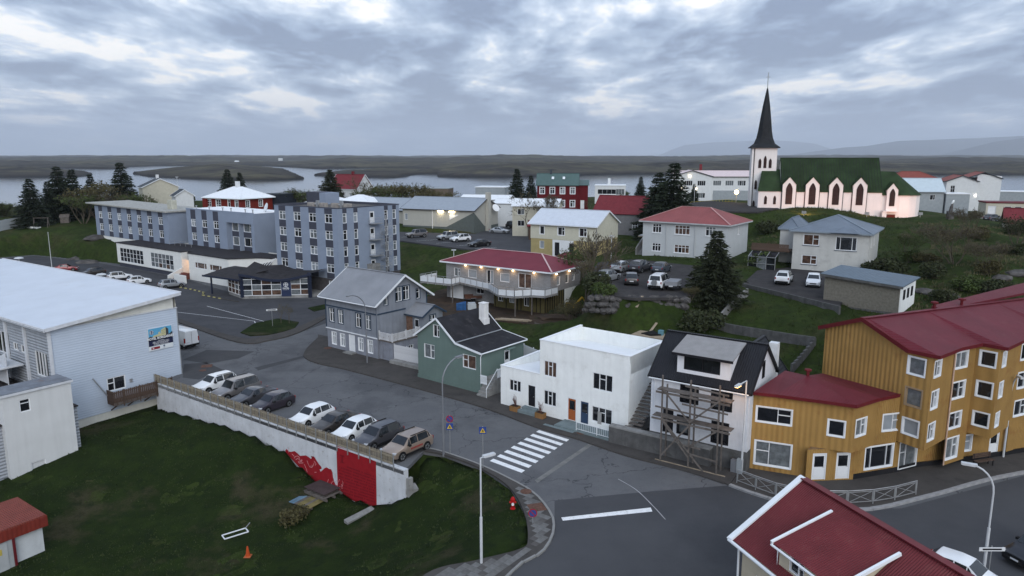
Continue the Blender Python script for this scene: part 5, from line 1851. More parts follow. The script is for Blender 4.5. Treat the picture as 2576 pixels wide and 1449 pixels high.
# white annex with flat grey roof, the dark deck and the white balustrade
AN = thing('white_annex', 'white tower-like annex with flat rusty roof below the corrugated hall', 'building', (-43.6, 59.0, -3.6), R(55))
ANW = M('annex_render', (0.56, 0.575, 0.58), rough=.85, var=.05, scale=.6, streak=.14, bump=.006, bscale=6)
facade(AN, 'wall', ANW, rect(0, 5.6, 0, 2.6), -1.5, 7.3,
      {0: [(1.75, 5.6, .85, 1.15, 'top', dict(glass=GL_DARK)), (2.25, -.1, 1.2, .95, 'one', dict(glass=ANW))], 3: [(1.5, 5.0, .7, 1.0, 'one')]})
MB().box(-.15, 5.75, -.15, 2.75, 7.3, 7.5).build('roof_edge', SHEETW, AN)
MB().box(-.1, 5.7, -.1, 2.7, 7.5, 7.56).build('roof', M('grey_felt_roof', (.16, .175, .2), rough=.7, var=.2, stain=((.2, .1, .05), .5, .5)), AN)
DK = thing('dark_deck_building', 'low wing with dark timber roof deck between annex and hall', 'building', tuple(WH_O), WH_T)
MB().box(-9, -.3, -5.0, 14, -5.2, 1.1).build('wing', SIDING, DK)
MB().box(-9, -.25, -5.2, 14, 1.1, 1.22).build('deck', M('dark_deck_boards', (.035, .03, .03), rough=.8, var=.25, rib=('y', .14, .01)), DK)
bal = MB()
bal.poly([(-1.6, 6.2, 1.5), (-1.6, 10.0, 1.5), (-1.6, 10.0, 3.0), (-1.6, 6.2, 4.8)][::-1])
bal.box(-1.66, -1.6, 6.2, 10, 3.0, 3.1).box(-1.66, -1.6, 6.15, 6.3, 1.3, 4.9)
bal.build('white_screen', SHEETW, DK)
MB().box(-3.2, -.25, 5.8, 14, 3.2, 3.35).box(-3.3, -3.2, 5.8, 14, 3.0, 4.2).build('balcony', SHEETW, DK)

# small shed with red roof
a_, b_ = G(0, 1337, -2.1), G(114, 1295, -2.1)
c_ = G(32, 1257, -2.1)
ud = (b_ - a_).normalized()
nd = Vector((-ud.y, ud.x, 0))
dep = max(2.5, (c_ - b_).dot(nd) * -1 if (c_ - b_).dot(nd) < 0 else (c_ - b_).dot(nd))
SHD = thing('utility_shed', 'small white shed with red corrugated roof and wide red fascia in the lawn', 'shed', (b_.x, b_.y, -5.2), math.atan2(ud.y, ud.x))
REDSH = M('red_shed_roof', (.19, .05, .038), rough=.5, var=.12, rib=('x', .16, .02))
REDFA = M('red_shed_fascia', (.16, .028, .02), rough=.6, var=.12, rib=('x', .3, .01))
SHW = M('shed_white', (.5, .53, .55), rough=.7, var=.08, streak=.2)
MB().box(-7, -.2, .3, dep - .2, -.6, 2.3).build('wall', SHW, SHD)
MB().box(-7, -2.2, .02, .29, -.6, 2.3).build('door_wall', M('shed_grey', (.3, .32, .33), var=.08, streak=.15), SHD)
MB().slab([(-7.2, -.02, 3.12), (.02, -.02, 3.12), (.02, dep, 3.2), (-7.2, dep, 3.2)], .12).build('roof', REDSH, SHD)
fa = MB().box(-7.2, .05, -.08, -.0, 2.25, 3.02).box(-.0, .08, -.08, dep, 2.25, 3.05).build('fascia', REDFA, SHD)
MB().box(-2.3, -2.12, -.02, .02, -.3, 2.3).build('post', RED_TRIM, SHD)
dd = MB().box(-3.6, -2.65, -.02, .015, .0, 2.1).build('door', M('shed_door', (.36, .38, .39), var=.08), SHD)
MB().box(-3.35, -3.0, -.03, -.02, 1.3, 1.75).build('warning_notice', M('yellow_notice', (.45, .36, .08), var=.2), dd)
MB().box(-4.9, -4.2, -.0, .012, 1.7, 2.1).build('notice_board', DOOR_WHITE, SHD)

# ------------------------------------------------------------------ hotel
HT_T = R(-37)
HT = thing('hotel', 'blue-grey clad hotel with window bands, white podium and glazed entrance pavilion', 'hotel', (-44.0, 134.3, 0), HT_T)
CLAD = M('pale_blue_cladding', (0.235, 0.28, 0.36), rough=.6, var=.05, scale=.5, rib=('z', .22, .012), spec=.12)
PANEL = M('dark_grey_panel', (0.058, 0.062, 0.082), rough=.55, var=.12)
HWHITE = M('hotel_white_render', (0.68, 0.69, 0.67), rough=.85, var=.04, streak=.08)
HROOF = M('dark_flat_roof', (0.035, 0.033, 0.036), rough=.8, var=.25, bump=.01, bscale=8)
GREYROOF = M('grey_gravel_roof', (0.11, 0.105, 0.10), rough=.95, var=.2, bump=.02, bscale=8)
HW_GL = [GL_DARK, GL_DARK, GL_CURT, GL_CURT, GL_BLIND]

def panels(x0, x1, zs, face):
 for za, zb in zs:
  if face[0] == 'F':
   MB().box(x0, x1, face[1] - .025, face[1] + .02, za, zb).build('spandrel_panel', PANEL, HT)
  else:
   MB().box(face[1] - .02, face[1] + .025, x0, x1, za, zb).build('spandrel_panel', PANEL, HT)

w, d, ht = 17.75, 14.55, 15.2
rows = [12.65, 9.75, 6.85, 3.95]
cols = [2.35, 6.7, 11.05, 15.4]
nar = [1.6, 4.05, 11.25, 13.3]
HWK = dict(glass=HW_GL, bw=.09)
facade(HT, 'tower_wall', CLAD, rect(0, w, 0, d), 2.9, ht,
      {0: [(x, z, 1.95, 1.55, 'cross', HWK) for x in cols for z in rows],
  1: [(s, z, .85, 1.7, 'top', HWK) for s in nar for z in rows] + [(7.85, z - .35, 1.1, 2.05, 'door_glass', dict(door_mat=DOOR_WHITE)) for z in rows]})
for x in cols:
 panels(x - 1.0, x + 1.0, [(14.22, 15.15), (11.32, 12.62), (8.42, 9.72), (5.52, 6.82), (2.95, 3.92)], ('F', 0))
for s in nar:
 panels(s - .45, s + .45, [(14.37, 15.15), (11.47, 12.62), (8.57, 9.72), (5.67, 6.82), (2.95, 3.92)], ('R', w))
WOODCL = M('grey_brown_board_cladding', (.085, .08, .085), rough=.8, var=.2, rib=('s', .16, .012))
facade(HT, 'ground_floor_wall', WOODCL, rect(.1, w - .1, .1, d - .1), -.5, 2.9, {0: [(15.5, .9, 1.9, 1.6, 'two2', dict(glass=GL_BLIND))]})
MB().box(.3, w - .3, .3, d - .3, ht - .5, ht - .3).build('tower_roof', GREYROOF, HT)
MB().box(-.06, w + .06, -.06, .3, ht, ht + .14).box(-.06, w + .06, d - .3, d + .06, ht, ht + .14).box(-.06, .3, .3, d - .3, ht, ht + .14).box(w - .3, w + .06, .3, d - .3, ht, ht + .14).build('parapet_cap', PANEL, HT)
MB().box(-.0, .3, .3, d - .3, ht - .4, ht).box(.3, w - .3, d - .3, d, ht - .4, ht).build('parapet', PANEL, HT)
MB().box(-2.4, 1.5, 9.2, 12.5, ht - .3, ht + 2.0).build('lift_housing', PANEL, HT)
MB().box(1.55, 3.4, 9.2, 12.5, ht - .3, ht + 1.9).build('lift_housing_side', CLAD, HT)
for (x, y) in ((5.2, 3.5), (10.5, 4.6)):
 vt = MB().box(x, x + 1.7, y, y + .8, ht - .3, ht + .5).box(x + 3.0, x + 4.4, y + .4, y + 1.2, ht - .3, ht + .5)
 vt.build('rooftop_unit', M('rusty_roof_duct', (.28, .26, .24), rough=.7, var=.25), HT)
 MB().tube([(x + 1.7, y + .4, ht + .2), (x + 3, y + .8, ht + .2)], .2, 8).box(x + 2.1, x + 2.6, y + .3, y + .8, ht - .3, ht + .9).build('rooftop_duct', STEEL, HT)
# stair slot between tower and middle block
facade(HT, 'stair_slot_wall', PANEL, rect(-4.0, 0, 3.0, 12), 3, 14.7, {0: [(2.2, z - .4, 2.0, 1.7, 'teel', HWK) for z in rows]})
# middle block
mx0, mx1, my, mt = -33.5, -9.0, 1.4, 13.0
mrows = [9.35, 6.45]
facade(HT, 'middle_wall', CLAD, [(mx0, my), (mx1 - 9.4, my), (mx1 - 9.4, my + .9), (mx1 - .9, my + .9), (mx1 - .9, my), (mx1, my), (mx1, my + 9), (mx0, my + 9)], 4.8, {'*': mt, 2: 10.9},
      {0: [(s, z, 1.8, 1.55, 'cross', HWK) for s in (2.7, 7.0, 11.3) for z in mrows],
  2: [(2.2, z - .2, 3.3, 1.75, 'tee', HWK) for z in mrows] + [(6.2, z - .2, 3.3, 1.75, 'tee', HWK) for z in mrows]})
MB().box(mx1 - 9.6, mx1 - .004, my - .04, my + .85, 10.9, mt).build('bay_fascia', CLAD, HT)
for s in (2.7, 7.0, 11.3):
 panels(mx0 + s - .95, mx0 + s + .95, [(10.95, mt - .1), (8.05, 9.3), (4.9, 6.4)], ('F', my))
for s in (2.2, 6.2):
 panels(mx1 - 9.4 + s - 1.7, mx1 - 9.4 + s + 1.7, [(8.05, 9.1), (4.9, 6.2)], ('F', my + .9))
MB().box(mx1 - 5.3, mx1 - 5.1, my + .1, my + .9, 4.9, 10.9).build('bay_fin', CLAD, HT)
MB().box(mx0 + .2, mx1 - .2, my + .2, my + 8.8, mt - .2, mt + .02).build('middle_roof', ROOF_W, HT)
MB().box(mx0 - .05, mx1 + .05, my - .06, my + .2, mt + .005, mt + .16).build('middle_roof_edge', CLAD, HT)
for x in (-31, -26, -21, -18, -13, -10.5):
 MB().lathe([(.12, 0), (.12, .6), (.22, .62), (.22, .72)], 8, (x, my + 1, mt)).build('roof_vent', STEEL, HT)
for (x, y, z, r) in ((-11.5, 6, mt + .9, 1.0), (-5.2, 6.0, 13.5, 1.1)):
 ds = MB().lathe([(r, 0), (r * .8, -.18), (r * .45, -.3), (.05, -.36)], 16)
 o = ds.build('satellite_dish', DOOR_WHITE, HT, (x, y, z))
 o.rotation_euler = (R(70), 0, R(-20))
 MB().bar((x, y, z - 1), (x, y, z), .1).build('dish_mast', STEEL, HT)
# left wing
lx0, lx1, ly, lt = -71.0, -36.8, -1.0, 12.3
lcols = [2.9 + 4.7 * k for k in range(7)]
facade(HT, 'wing_wall', CLAD, rect(lx0, lx1, ly, ly + 9), 5.2, lt, {0: [(s, z, 1.75, 1.6, 'cross', HWK) for s in lcols for z in (9.4, 6.5)]})
for s in lcols:
 panels(lx0 + s - .95, lx0 + s + .95, [(11.05, lt - .05), (8.15, 9.35), (5.25, 6.45)], ('F', ly))
facade(HT, 'wing_base', HWHITE, rect(lx0 + .05, lx1, ly + .05, ly + 9), -.5, 5.2, {0: [(4.2, 3.0, 5.0, 1.2, 'four', dict(casing=.25, casing_mat=PANEL)), (11.5, 1.0, 1.8, 1.4, 'one', dict(casing=.15, casing_mat=PANEL))]})
MB().slab([(lx0 - 2.6, ly - .9, lt + .75), (lx1 + .5, ly - .8, lt + .15), (lx1 + .5, ly + 9.5, lt + .15), (lx0 - 2.6, ly + 9.5, lt + .75)], .3).build('wing_roof', M('pale_roof_slab', (.33, .33, .31), rough=.8, var=.2, streak=.2), HT)
MB().box(lx1 - 5.5, lx1 - 3.6, ly + 3, ly + 4.2, lt, lt + 2.2).build('chimney', M('lichen_render', (.45, .45, .38), var=.2, streak=.3), HT)
facade(HT, 'link_wall', PANEL, rect(lx1, mx0, 3.5, 9), 4.8, 12.7)
# podium
facade(HT, 'podium_wall', HWHITE, [(-50, -6.2), (-22.8, -6.2), (-22.8, my), (-50, my)], .9, 5.2,
      {0: [(6.4, 1.25, 10.4, 3.0, 'seven3', dict(glass=[GL_DARK, GL_WARM, GL_CURT])), (19.3, 1.25, 9.2, 3.0, 'six4', dict(glass=[GL_WARM, GL_WARM, GL_DARK, GL_CURT]))]})
facade(HT, 'podium_base', PANEL, [(-49.8, -5.9), (-25, -5.9)], -.5, .9, None, closed=False)
facade(HT, 'podium_wall', HWHITE, [(-20.2, -6.2), (-6.2, -6.2), (-3.4, -2.2), (0, -1.0), (0, my + 3), (-20.2, my + 3)], -.5, 5.2,
      {0: [(4.3, 2.55, 4.2, 1.15, 'strip3', dict(glass=GL_WARM)), (9.5, 2.55, 4.2, 1.15, 'strip3', dict(glass=GL_WARM))]})
MB().prism([(-50.15, -6.35), (-22.7, -6.35), (-22.7, -4.9), (-20.3, -4.9), (-20.3, -6.35), (-6.1, -6.35), (-3.2, -2.3), (0, -1.1), (0, 3), (mx0, my - .01), (-50.15, my - .01)], 5.2, 5.36).build('podium_roof', HROOF, HT)
MB().box(-22.75, -20.25, -4.85, -4.6, 3.5, 5.2).build('entrance_lintel', PANEL, HT)
MB().box(-22.75, -20.25, -.5, -.3, .9, 5.2).build('entrance_wall', HWHITE, HT)
rl = MB()
for x in (-36, -33.8, -31.6, -29.4, -27.2):
 rl.tube([(x, -1.5, 5.36), (x, -1.5, 6.4)], .03, 5)
for z in (5.9, 6.4):
 rl.tube([(-36, -1.5, z), (-27.2, -1.5, z)], .025, 5)
rl.build('roof_railing', STEEL, HT)
# entrance stairs with white cheek walls, lit by a warm lamp under the lintel
BRICKST = M('red_brown_steps', (.14, .05, .04), rough=.85, var=.2)
for i in range(7):
 MB().box(-22.7, -20.4, -8.6 + i * .33, -6.0, i * .17 - .2 if i == 0 else i * .17 + .001, .17 + i * .17).build('step', BRICKST, HT)
MB().prism([(-23.1, -9.2), (-22.75, -9.2), (-22.75, -6.25), (-23.1, -6.25)], -.3, [.9, .9, 2.1, 2.1]).build('cheek_wall', HWHITE, HT)
MB().box(-20.35, -16.2, -9.4, -9.1, -.3, 1.5).build('cheek_wall', HWHITE, HT)
lp = bpy.data.lights.new('entrance_lamp', 'POINT')
lp.energy = 120
lp.color = (1.0, .45, .14)
lp.shadow_soft_size = .15
lo = bpy.data.objects.new('entrance_lamp_light', lp)
put(lo, HT, (-21.5, -3.6, 3.1))
MB().lathe([(.14, 0), (.16, .08), (.05, .12)], 10, (-21.5, -3.6, 3.3)).build('entrance_lamp', M('lamp_glow_orange', (.9, .5, .2), emit=((1, .55, .2), 6)), HT)
# glazed pavilion with wave roof and canopy
NAVYP = M('navy_pavilion_trim', (.022, .028, .05), rough=.5, var=.1)
P0, P1, P2 = (.2, -10.4), (6.1, -11.5), (14.2, -3.6)
PGL = [GL_WARM, GL_WARM, GL_DARK, GL_CURT]

def curtain_wall(a, b, nx, nz, z0, tops, skip=()):
 """Glazing grid: every pane an object; bars white."""
 a, b = Vector(a), Vector(b)
 u = (b - a).normalized()
 L = (b - a).length
 ang = math.atan2(u.y, u.x)
 cwr = MB()

 def zt(s):
  s = max(0, min(L, s))
  k = s / L * (len(tops) - 1)
  i = min(int(k), len(tops) - 2)
  return tops[i] + (tops[i + 1] - tops[i]) * (k - i)
 for i in range(nx + 1):
  s = L * i / nx
  cwr.box(s - .05, s + .05, -.06, .06, z0, zt(s))
 hs = (max(tops) - z0) / nz
 for j in range(nz):
  z = z0 + j * hs
  for i in range(nx):
   if i in skip:
    continue
   if z + .06 < min(zt(L * i / nx), zt(L * (i + 1) / nx)):
    cwr.box(L * i / nx + .05, L * (i + 1) / nx - .05, -.05, .05, z - .04, z + .05)
 o = cwr.build('glazing_bars', WHITE_FR, HT, (a.x, a.y, 0), ang)
 for i in range(nx):
  if i in skip:
   continue
  for j in range(nz):
   za = z0 + j * hs
   s0, s1 = L * i / nx, L * (i + 1) / nx
   zb0, zb1 = min(za + hs, zt(s0)), min(za + hs, zt(s1))
   if zb0 <= za and zb1 <= za:
    continue
   MB().poly([(s0, 0, za), (s1, 0, za), (s1, 0, max(za, zb1)), (s0, 0, max(za, zb0))]).build('pane', WRND.choice(PGL), o)
 return o

curtain_wall(P0, P1, 4, 3, .55, [3.1, 3.1])
tp = [4.3, 4.0, 3.55, 3.25, 3.2, 3.4, 3.75, 4.2]
curtain_wall(P1, P2, 7, 4, .55, tp, skip=(4,))
u_ = (Vector(P2) - Vector(P1)).normalized()
L_ = (Vector(P2) - Vector(P1)).length
pn = MB().box(0, L_ / 7 * 1.02, -.1, .05, .3, 3.2).build('sign_panel', M('blue_sign_panel', (.028, .04, .085), rough=.5, var=.06), HT, (P1[0] + u_.x * L_ * 4 / 7, P1[1] + u_.y * L_ * 4 / 7, 0), math.atan2(u_.y, u_.x))
hotel_logo(pn, .8, 2.35, .36, -.12, LETW, .07)
text(pn, 'HOTEL', .34, .8, -.12, 1.72, LETW, bold=.01)
text(pn, 'BORGARNES', .16, .8, -.12, 1.48, LETW)
bs = MB().prism([P0, P1, P2, (14.2, -.02), (.2, -.02)], -.4, .5).build('pavilion_base', CONC, HT)
rw = MB()
nseg = 21
n_ = Vector((u_.y, -u_.x))
prev = None
for i in range(nseg + 1):
 t = i / nseg
 k = t * 7
 j = min(int(k), 6)
 z = tp[j] + (tp[j + 1] - tp[j]) * (k - j)
 f_ = Vector(P1) + u_ * (L_ * (t * 1.06 - .03)) + n_ * .5
 bk_ = Vector((-2.0 + 17.0 * t, -.3 if t > .2 else -3.5))
 cur = ((f_.x, f_.y, z + .12), (bk_.x, bk_.y, z + .55), (f_.x, f_.y, z - .28))
 if prev:
  rw.poly([prev[0], cur[0], cur[1], prev[1]])
  rw.poly([prev[2], cur[2], cur[0], prev[0]])
 prev = cur
rw.build('pavilion_roof', HROOF, HT, smooth=False)
fw_ = MB()
prev = None
for i in range(nseg + 1):
 t = i / nseg
 k = t * 7
 j = min(int(k), 6)
 z = tp[j] + (tp[j + 1] - tp[j]) * (k - j)
 f_ = Vector(P1) + u_ * (L_ * (t * 1.06 - .03)) + n_ * .53
 cur = Vector((f_.x, f_.y, z - .05))
 if prev is not None:
  fw_.bar(prev, cur, .06, .45)
 prev = cur
fw_.build('pavilion_fascia', NAVYP, HT)
MB().box(5.85, 6.3, -11.75, -11.2, .3, 4.2).build('pavilion_post', NAVYP, HT)
MB().box(13.9, 14.4, -3.9, -3.4, 0, 4.3).build('pavilion_post', NAVYP, HT)
cn = MB()
cn.slab([(-3.6, -13.0, 3.35), (6.3, -12.0, 3.35), (6.3, -8.2, 4.25), (-2.6, -9.3, 4.3)], .12)
cn.slab([(-2.6, -9.3, 4.3), (6.3, -8.2, 4.25), (6.3, -6.3, 4.4), (-4.0, -6.3, 4.2)], .12)
cn.build('canopy', HROOF, HT)
MB().bar((-3.6, -13.04, 3.3), (6.2, -12.05, 3.3), .08, .3).build('canopy_fascia', NAVYP, HT)
MB().tube([(-4.9 + 2.2, -11.9, 0), (-4.9 + 2.2, -11.9, 3.4)], .16, 10).build('canopy_column', NAVYP, HT)
# sloping glazing by the tower
sk = MB()
for i in range(6):
 x = -3.2 + i * .64
 sk.bar((x, -2.6, 3.6), (x, -.3, 5.3), .09, .09)
sk.bar((-3.3, -2.6, 3.6), (.1, -2.6, 3.6), .1, .1)
sk.build('skylight_bars', WHITE_FR, HT)
MB().poly([(-3.2, -2.6, 3.58), (0, -2.6, 3.58), (0, -.3, 5.28), (-3.2, -.3, 5.28)]).build('skylight_pane', GL_DARK, HT)
# spiral fire escape on the tower's right flank
SPX, SPY = w + 1.35, 9.9
spm = MB().poly([(.12, -.05, 0), (1.05, -.16, 0), (1.05, .16, 0), (.12, .05, 0)]).poly([(.12, -.05, -.04), (.12, .05, -.04), (1.05, .16, -.04), (1.05, -.16, -.04)]).poly([(1.05, -.16, 0), (1.05, -.16, -.04), (1.05, .16, -.04), (1.05, .16, 0)]).poly([(.12, -.05, 0), (.12, -.05, -.04), (1.05, -.16, -.04), (1.05, -.16, 0)]).data('tread', STEEL)
sp = MB().tube([(0, 0, 0), (0, 0, 13.6)], .09, 8).build('spiral_stair', STEEL, HT, (SPX, SPY, 0))
n_t = 60
hp = []
for i in range(n_t):
 a = i * R(30) + R(160)
 z = .3 + i * 12.0 / n_t
 obj('tread', spm, sp, (0, 0, z), a)
 hp.append((1.05 * math.cos(a), 1.05 * math.sin(a), z + 1.0))
MB().tube(hp, .03, 4).build('handrail', STEEL, sp)
bb = MB()
for (x, y, z) in hp:
 bb.tube([(x, y, z - 1.0), (x, y, z)], .014, 4, cap=False)
bb.build('balusters', STEEL, sp)
for z in rows:
 z0 = z - .42
 pb_ = MB().box(w + .03, w + 1.4, 6.9, 9.3, z0 - .1, z0).build('landing', STEEL, HT)
 lb_ = MB()
 for zz_ in (z0 + .5, z0 + 1.05):
  lb_.bar((w + 1.38, 6.9, zz_), (w + 1.38, 9.0, zz_), .04).bar((w + .05, 6.9, zz_), (w + 1.38, 6.9, zz_), .04)
 for k in range(9):
  lb_.bar((w + 1.38, 6.9 + k * .26, z0), (w + 1.38, 6.9 + k * .26, z0 + 1.05), .025)
 for k in range(5):
  lb_.bar((w + .1 + k * .3, 6.9, z0), (w + .1 + k * .3, 6.9, z0 + 1.05), .025)
 lb_.build('landing_railing', STEEL, pb_)
MB().box(w + .03, w + 1.2, 6.3, 8.4, -.5, 5.0).build('flue_stack', CONC, HT)

# ------------------------------------------------------------------ houses on the terrace
def to_local(root, p):
 dx, dy = p[0] - root.location.x, p[1] - root.location.y
 a = root.rotation_euler.z
 return Vector((dx * math.cos(a) + dy * math.sin(a), -dx * math.sin(a) + dy * math.cos(a), (p[2] if len(p) > 2 else 0) - root.location.z))

RED_HIP = M('red_sheet_roof', (0.155, 0.028, 0.042), rough=.5, var=.1, scale=.5, rib=('s', .22, .008))
BLOCKS = M('grey_block_wall', (0.27, 0.27, 0.275), rough=.9, var=.14, scale=1.4, brick=(.6, .2, (0.17, .17, .17)))
INSUL = M('yellow_insulation_board', (0.095, 0.082, 0.036), rough=.9, var=.15, scale=1.5)
BATTEN = M('black_batten', (.008, .008, .009), rough=.8)
LAMPG = M('warm_lamp_glass', (.9, .75, .5), emit=((1.0, .62, .28), 14))

h = house('balcony_house', 'grey block house with red hip roof, white panel balcony and warm wall lamps', -11.3, 112, 2.2, -35.2)
w, d, he = 20.7, 9.9, 5.75
facade(h, 'upper_wall', BLOCKS, rect(.7, w - .7, .7, d - .7), 2.7, he,
      {0: [(2.2, 3.5, 1.2, 1.3, 'tee', dict(glass=GL_CURT)), (5.2, 3.5, 1.7, 1.3, 'one', dict(glass=GL_BLIND)), (8.6, 2.95, 1.3, 2.1, 'two', dict(glass=[GL_DARK, GL_BLIND])), (11.3, 3.5, 1.7, 1.3, 'one', dict(glass=[GL_BLIND, GL_DARK])), (14.9, 2.9, 2.3, 2.2, 'two', dict(glass=GL_WARM))],
  1: [(2.2, 3.5, .9, 1.3, 'one', dict(glass=GL_BLIND)), (4.6, 3.5, .9, 1.3, 'one'), (6.4, 3.6, .8, 1.0, 'one')]})
facade(h, 'lower_wall', BLOCKS, rect(.75, 11.2, .75, d - .75), -.8, 2.7, {0: [(2.0, 0, 2.6, 2.2, 'one', dict(glass=DOOR_WHITE)), (6.6, 1.2, 1.5, 1.1, 'two')]})
facade(h, 'insulated_wall', INSUL, [(11.2, -.9), (w - .75, -.9), (w - .75, d - .8), (11.2, d - .8)], -1.2, 2.75,
      {0: [(1.2, .9, .9, 1.2, 'tee'), (3.2, .9, .9, 1.2, 'three'), (5.8, .7, .9, 1.3, 'two')]})
for k in range(13):
 x = 11.4 + k * .66
 if not any(abs(x - 11.2 - c) < .55 for c in (1.2, 3.2, 5.8)):
  MB().box(x, x + .1, -.95, -.905, -1.2, 2.7).build('batten', BATTEN, h)
for k in range(9):
 y = -.6 + k * .62
 MB().box(w - .745, w - .70, y, y + .1, -1.2, 2.7).build('batten', BATTEN, h)
facade(h, 'white_lower_wall', RENDER_W, [(w - .72, 4.6), (w - .72, d - .7)], -.5, 2.7, None, closed=False)
hip_roof(h, .7, w - .7, .7, d - .7, he, 7.55, RED_HIP, over=.7, fascia=PAINT_W, hips=M('pale_hip_cap', (.5, .36, .36), var=.1))
# roof of the rear wing
hip_roof(h, 14.5, w - 3, d - 1, d + 4, he - .05, 7.0, RED_HIP, over=.5, fascia=PAINT_W)
bfl = [to_local(h, G(x, y, 5.0)) for x, y in ((1057, 708), (1136, 716), (1156, 711), (1230, 728), (1253, 743), (1294, 747), (1336, 744), (1371, 746), (1403, 738))]
bfl = [Vector((p.x, p.y)) for p in bfl]
poly = [(p.x, p.y) for p in bfl] + [(w - .7, 1.5), (w - .7, .72), (-1.2, .72)]
MB().prism(poly, 2.58, 2.76).build('balcony_floor', CONC, h)
WPAN = M('white_railing_panel', (.62, .65, .68), rough=.4, var=.05)
edges = list(zip(bfl, bfl[1:])) + [(Vector((-1.25, .7)), bfl[0])]
for a, b in edges:
 L = (b - a).length
 if L < .3:
  continue
 u = (b - a) / L
 n = max(1, round(L / 1.35))
 for i in range(n):
  p, q = a + u * (L * i / n + .07), a + u * (L * (i + 1) / n - .07)
  MB().bar((p.x, p.y, 3.27), (q.x, q.y, 3.27), .03, .78).build('railing_panel', WPAN, h)
 rl = MB()
 for i in range(n + 1):
  p = a + u * (L * i / n)
  rl.bar((p.x, p.y, 2.5), (p.x, p.y, 3.95), .06)
 rl.bar((a.x, a.y, 3.93), (b.x, b.y, 3.93), .05)
 rl.build('railing', STEEL, h)
for p in (bfl[0], bfl[1], bfl[5], bfl[6]):
 MB().bar((p.x, p.y + .2, -1.3), (p.x, p.y + .2, 2.6), .14).build('balcony_post', WOOD_GREY, h)
for s in (4.0, 7.0, 10.2, 12.9, 16.6):
 lm = MB().lathe([(.1, 0), (.13, .06), (.13, .12), (.03, .16)], 8, (.7 + s, .55, 5.3)).build('wall_lamp', LAMPG, h)
 l_ = bpy.data.lights.new('wall_lamp_light', 'POINT')
 l_.energy, l_.color, l_.shadow_soft_size = 14, (1, .62, .3), .08
 put(bpy.data.objects.new('wall_lamp_light', l_), h, (.7 + s, .2, 5.15))
for y in (2.0, 5.6):
 MB().lathe([(.1, 0), (.13, .06), (.13, .12), (.03, .16)], 8, (w - .5, y, 5.2)).build('wall_lamp', LAMPG, h)
 l_ = bpy.data.lights.new('wall_lamp_light', 'POINT')
 l_.energy, l_.color, l_.shadow_soft_size = 14, (1, .62, .3), .08
 put(bpy.data.objects.new('wall_lamp_light', l_), h, (w - .15, y, 5.0))

# --- cream and yellow house
CREAMW = M('cream_siding', (0.52, 0.51, 0.42), rough=.8, var=.05, rib=('z', .2, .006), streak=.08)
YELLOWW = M('mustard_siding', (0.36, 0.30, 0.15), rough=.8, var=.08, rib=('s', .2, .01), streak=.1)
ROOF_PALE = M('pale_metal_roof', (0.52, 0.56, 0.62), rough=.45, var=.05, rib=('x', .25, .008))
h = house('cream_house', 'cream and mustard two-storey house with pale metal gable roof', 3.4, 132.3, 6.6, -31.4)
w, d, he, hr = 13.2, 9.4, 5.5, 7.75
cg = dict(bw=.09, casing=.07)
facade(h, 'upper_wall', CREAMW, rect(0, w, 0, d), 2.7, {0: he, 2: he, 1: gab(d, he, hr), 3: gab(d, he, hr)},
      {0: [(2.4, 3.5, .95, 1.5, 'one', cg), (6.3, 3.5, 1.4, 1.5, 'tee', cg), (10.6, 3.5, 1.45, 1.5, 'tee', cg)]})
facade(h, 'lower_wall', YELLOWW, rect(.05, w - .05, .05, d - .05), -1, 2.7, {0: [(2.3, .9, .95, 1.4, 'one', dict(glass=GL_BLIND))]})
MB().box(4.6, 8.8, -.05, .045, -.4, 2.65).build('entrance_panel', DOOR_WHITE, h)
for x in (5.1, 8.0):
 MB().box(x, x + .9, -.08, -.05, -.2, 2.2).build('door', BLACK_FR, h)
gable_roof(h, 0, w, 0, d, he, hr, ROOF_PALE, 'x', over=.45, verge=.35, fascia=PAINT_W)
MB().tube([(w + .08, -.08, he - .3), (w + .08, -.08, 0)], .06).build('downpipe', STEEL, h)

# --- grey-white house with red hip roof
GREYW = M('pale_grey_render', (0.46, 0.485, 0.50), rough=.85, var=.05, scale=.6, streak=.1)
RED_HIP2 = M('faded_red_roof', (0.23, 0.07, 0.07), rough=.5, var=.12, scale=.4, seam=('x', .9))
h = house('pale_grey_house', 'pale grey rendered two-storey house with faded red hip roof', 21.1, 120.1, 7.8, -35.8)
w, d, he = 15.4, 10.5, 5.75
gw = dict(bw=.09, glass=[GL_DARK, GL_CURT, GL_WARM], sill=WHITE_FR)
facade(h, 'wall', GREYW, rect(.5, w - .5, .5, d - .5), -1.2, he,
      {0: [(2.5, 3.85, 1.6, 1.5, 'threetop', gw), (6.9, 3.8, 2.6, 1.5, 'fourtop', gw), (11.6, 3.85, 1.7, 1.5, 'threetop', gw), (2.5, .8, 1.6, 1.35, 'threetop', gw), (6.9, .8, 2.6, 1.35, 'fourtop', gw), (11.6, .8, 1.7, 1.35, 'threetop', gw)],
  1: [(4.8, 3.9, .6, 1.3, 'one', gw)]})
hip_roof(h, .5, w - .5, .5, d - .5, he, 8.0, RED_HIP2, over=.55, fascia=M('grey_fascia', (.4, .42, .43)), hips=M('pale_red_hip_cap', (.45, .26, .25), var=.1))
for x in (4.7, 9.6):
 MB().tube([(x, .42, he - .2), (x, .42, 0)], .06).build('downpipe', GREYW, h)
for i in range(9):
 MB().box(-1.2, .45, 2.0 + i * .32, 2.32 + i * .32, -1 if i == 0 else i * .2 - .35, -.15 + i * .2).build('step', CONC, h)
MB().prism([(-1.4, 1.8), (-1.21, 1.8), (-1.21, 5.2), (-1.4, 5.2)], -1, [.9, .9, 3.0, 3.0]).build('stair_wall', CONC, h)
MB().slab([(-2.8, 5.6, 2.6), (.3, 5.6, 2.75), (.3, 8.6, 2.95), (-2.8, 8.6, 2.8)], .12).build('porch_roof', STEEL, h)
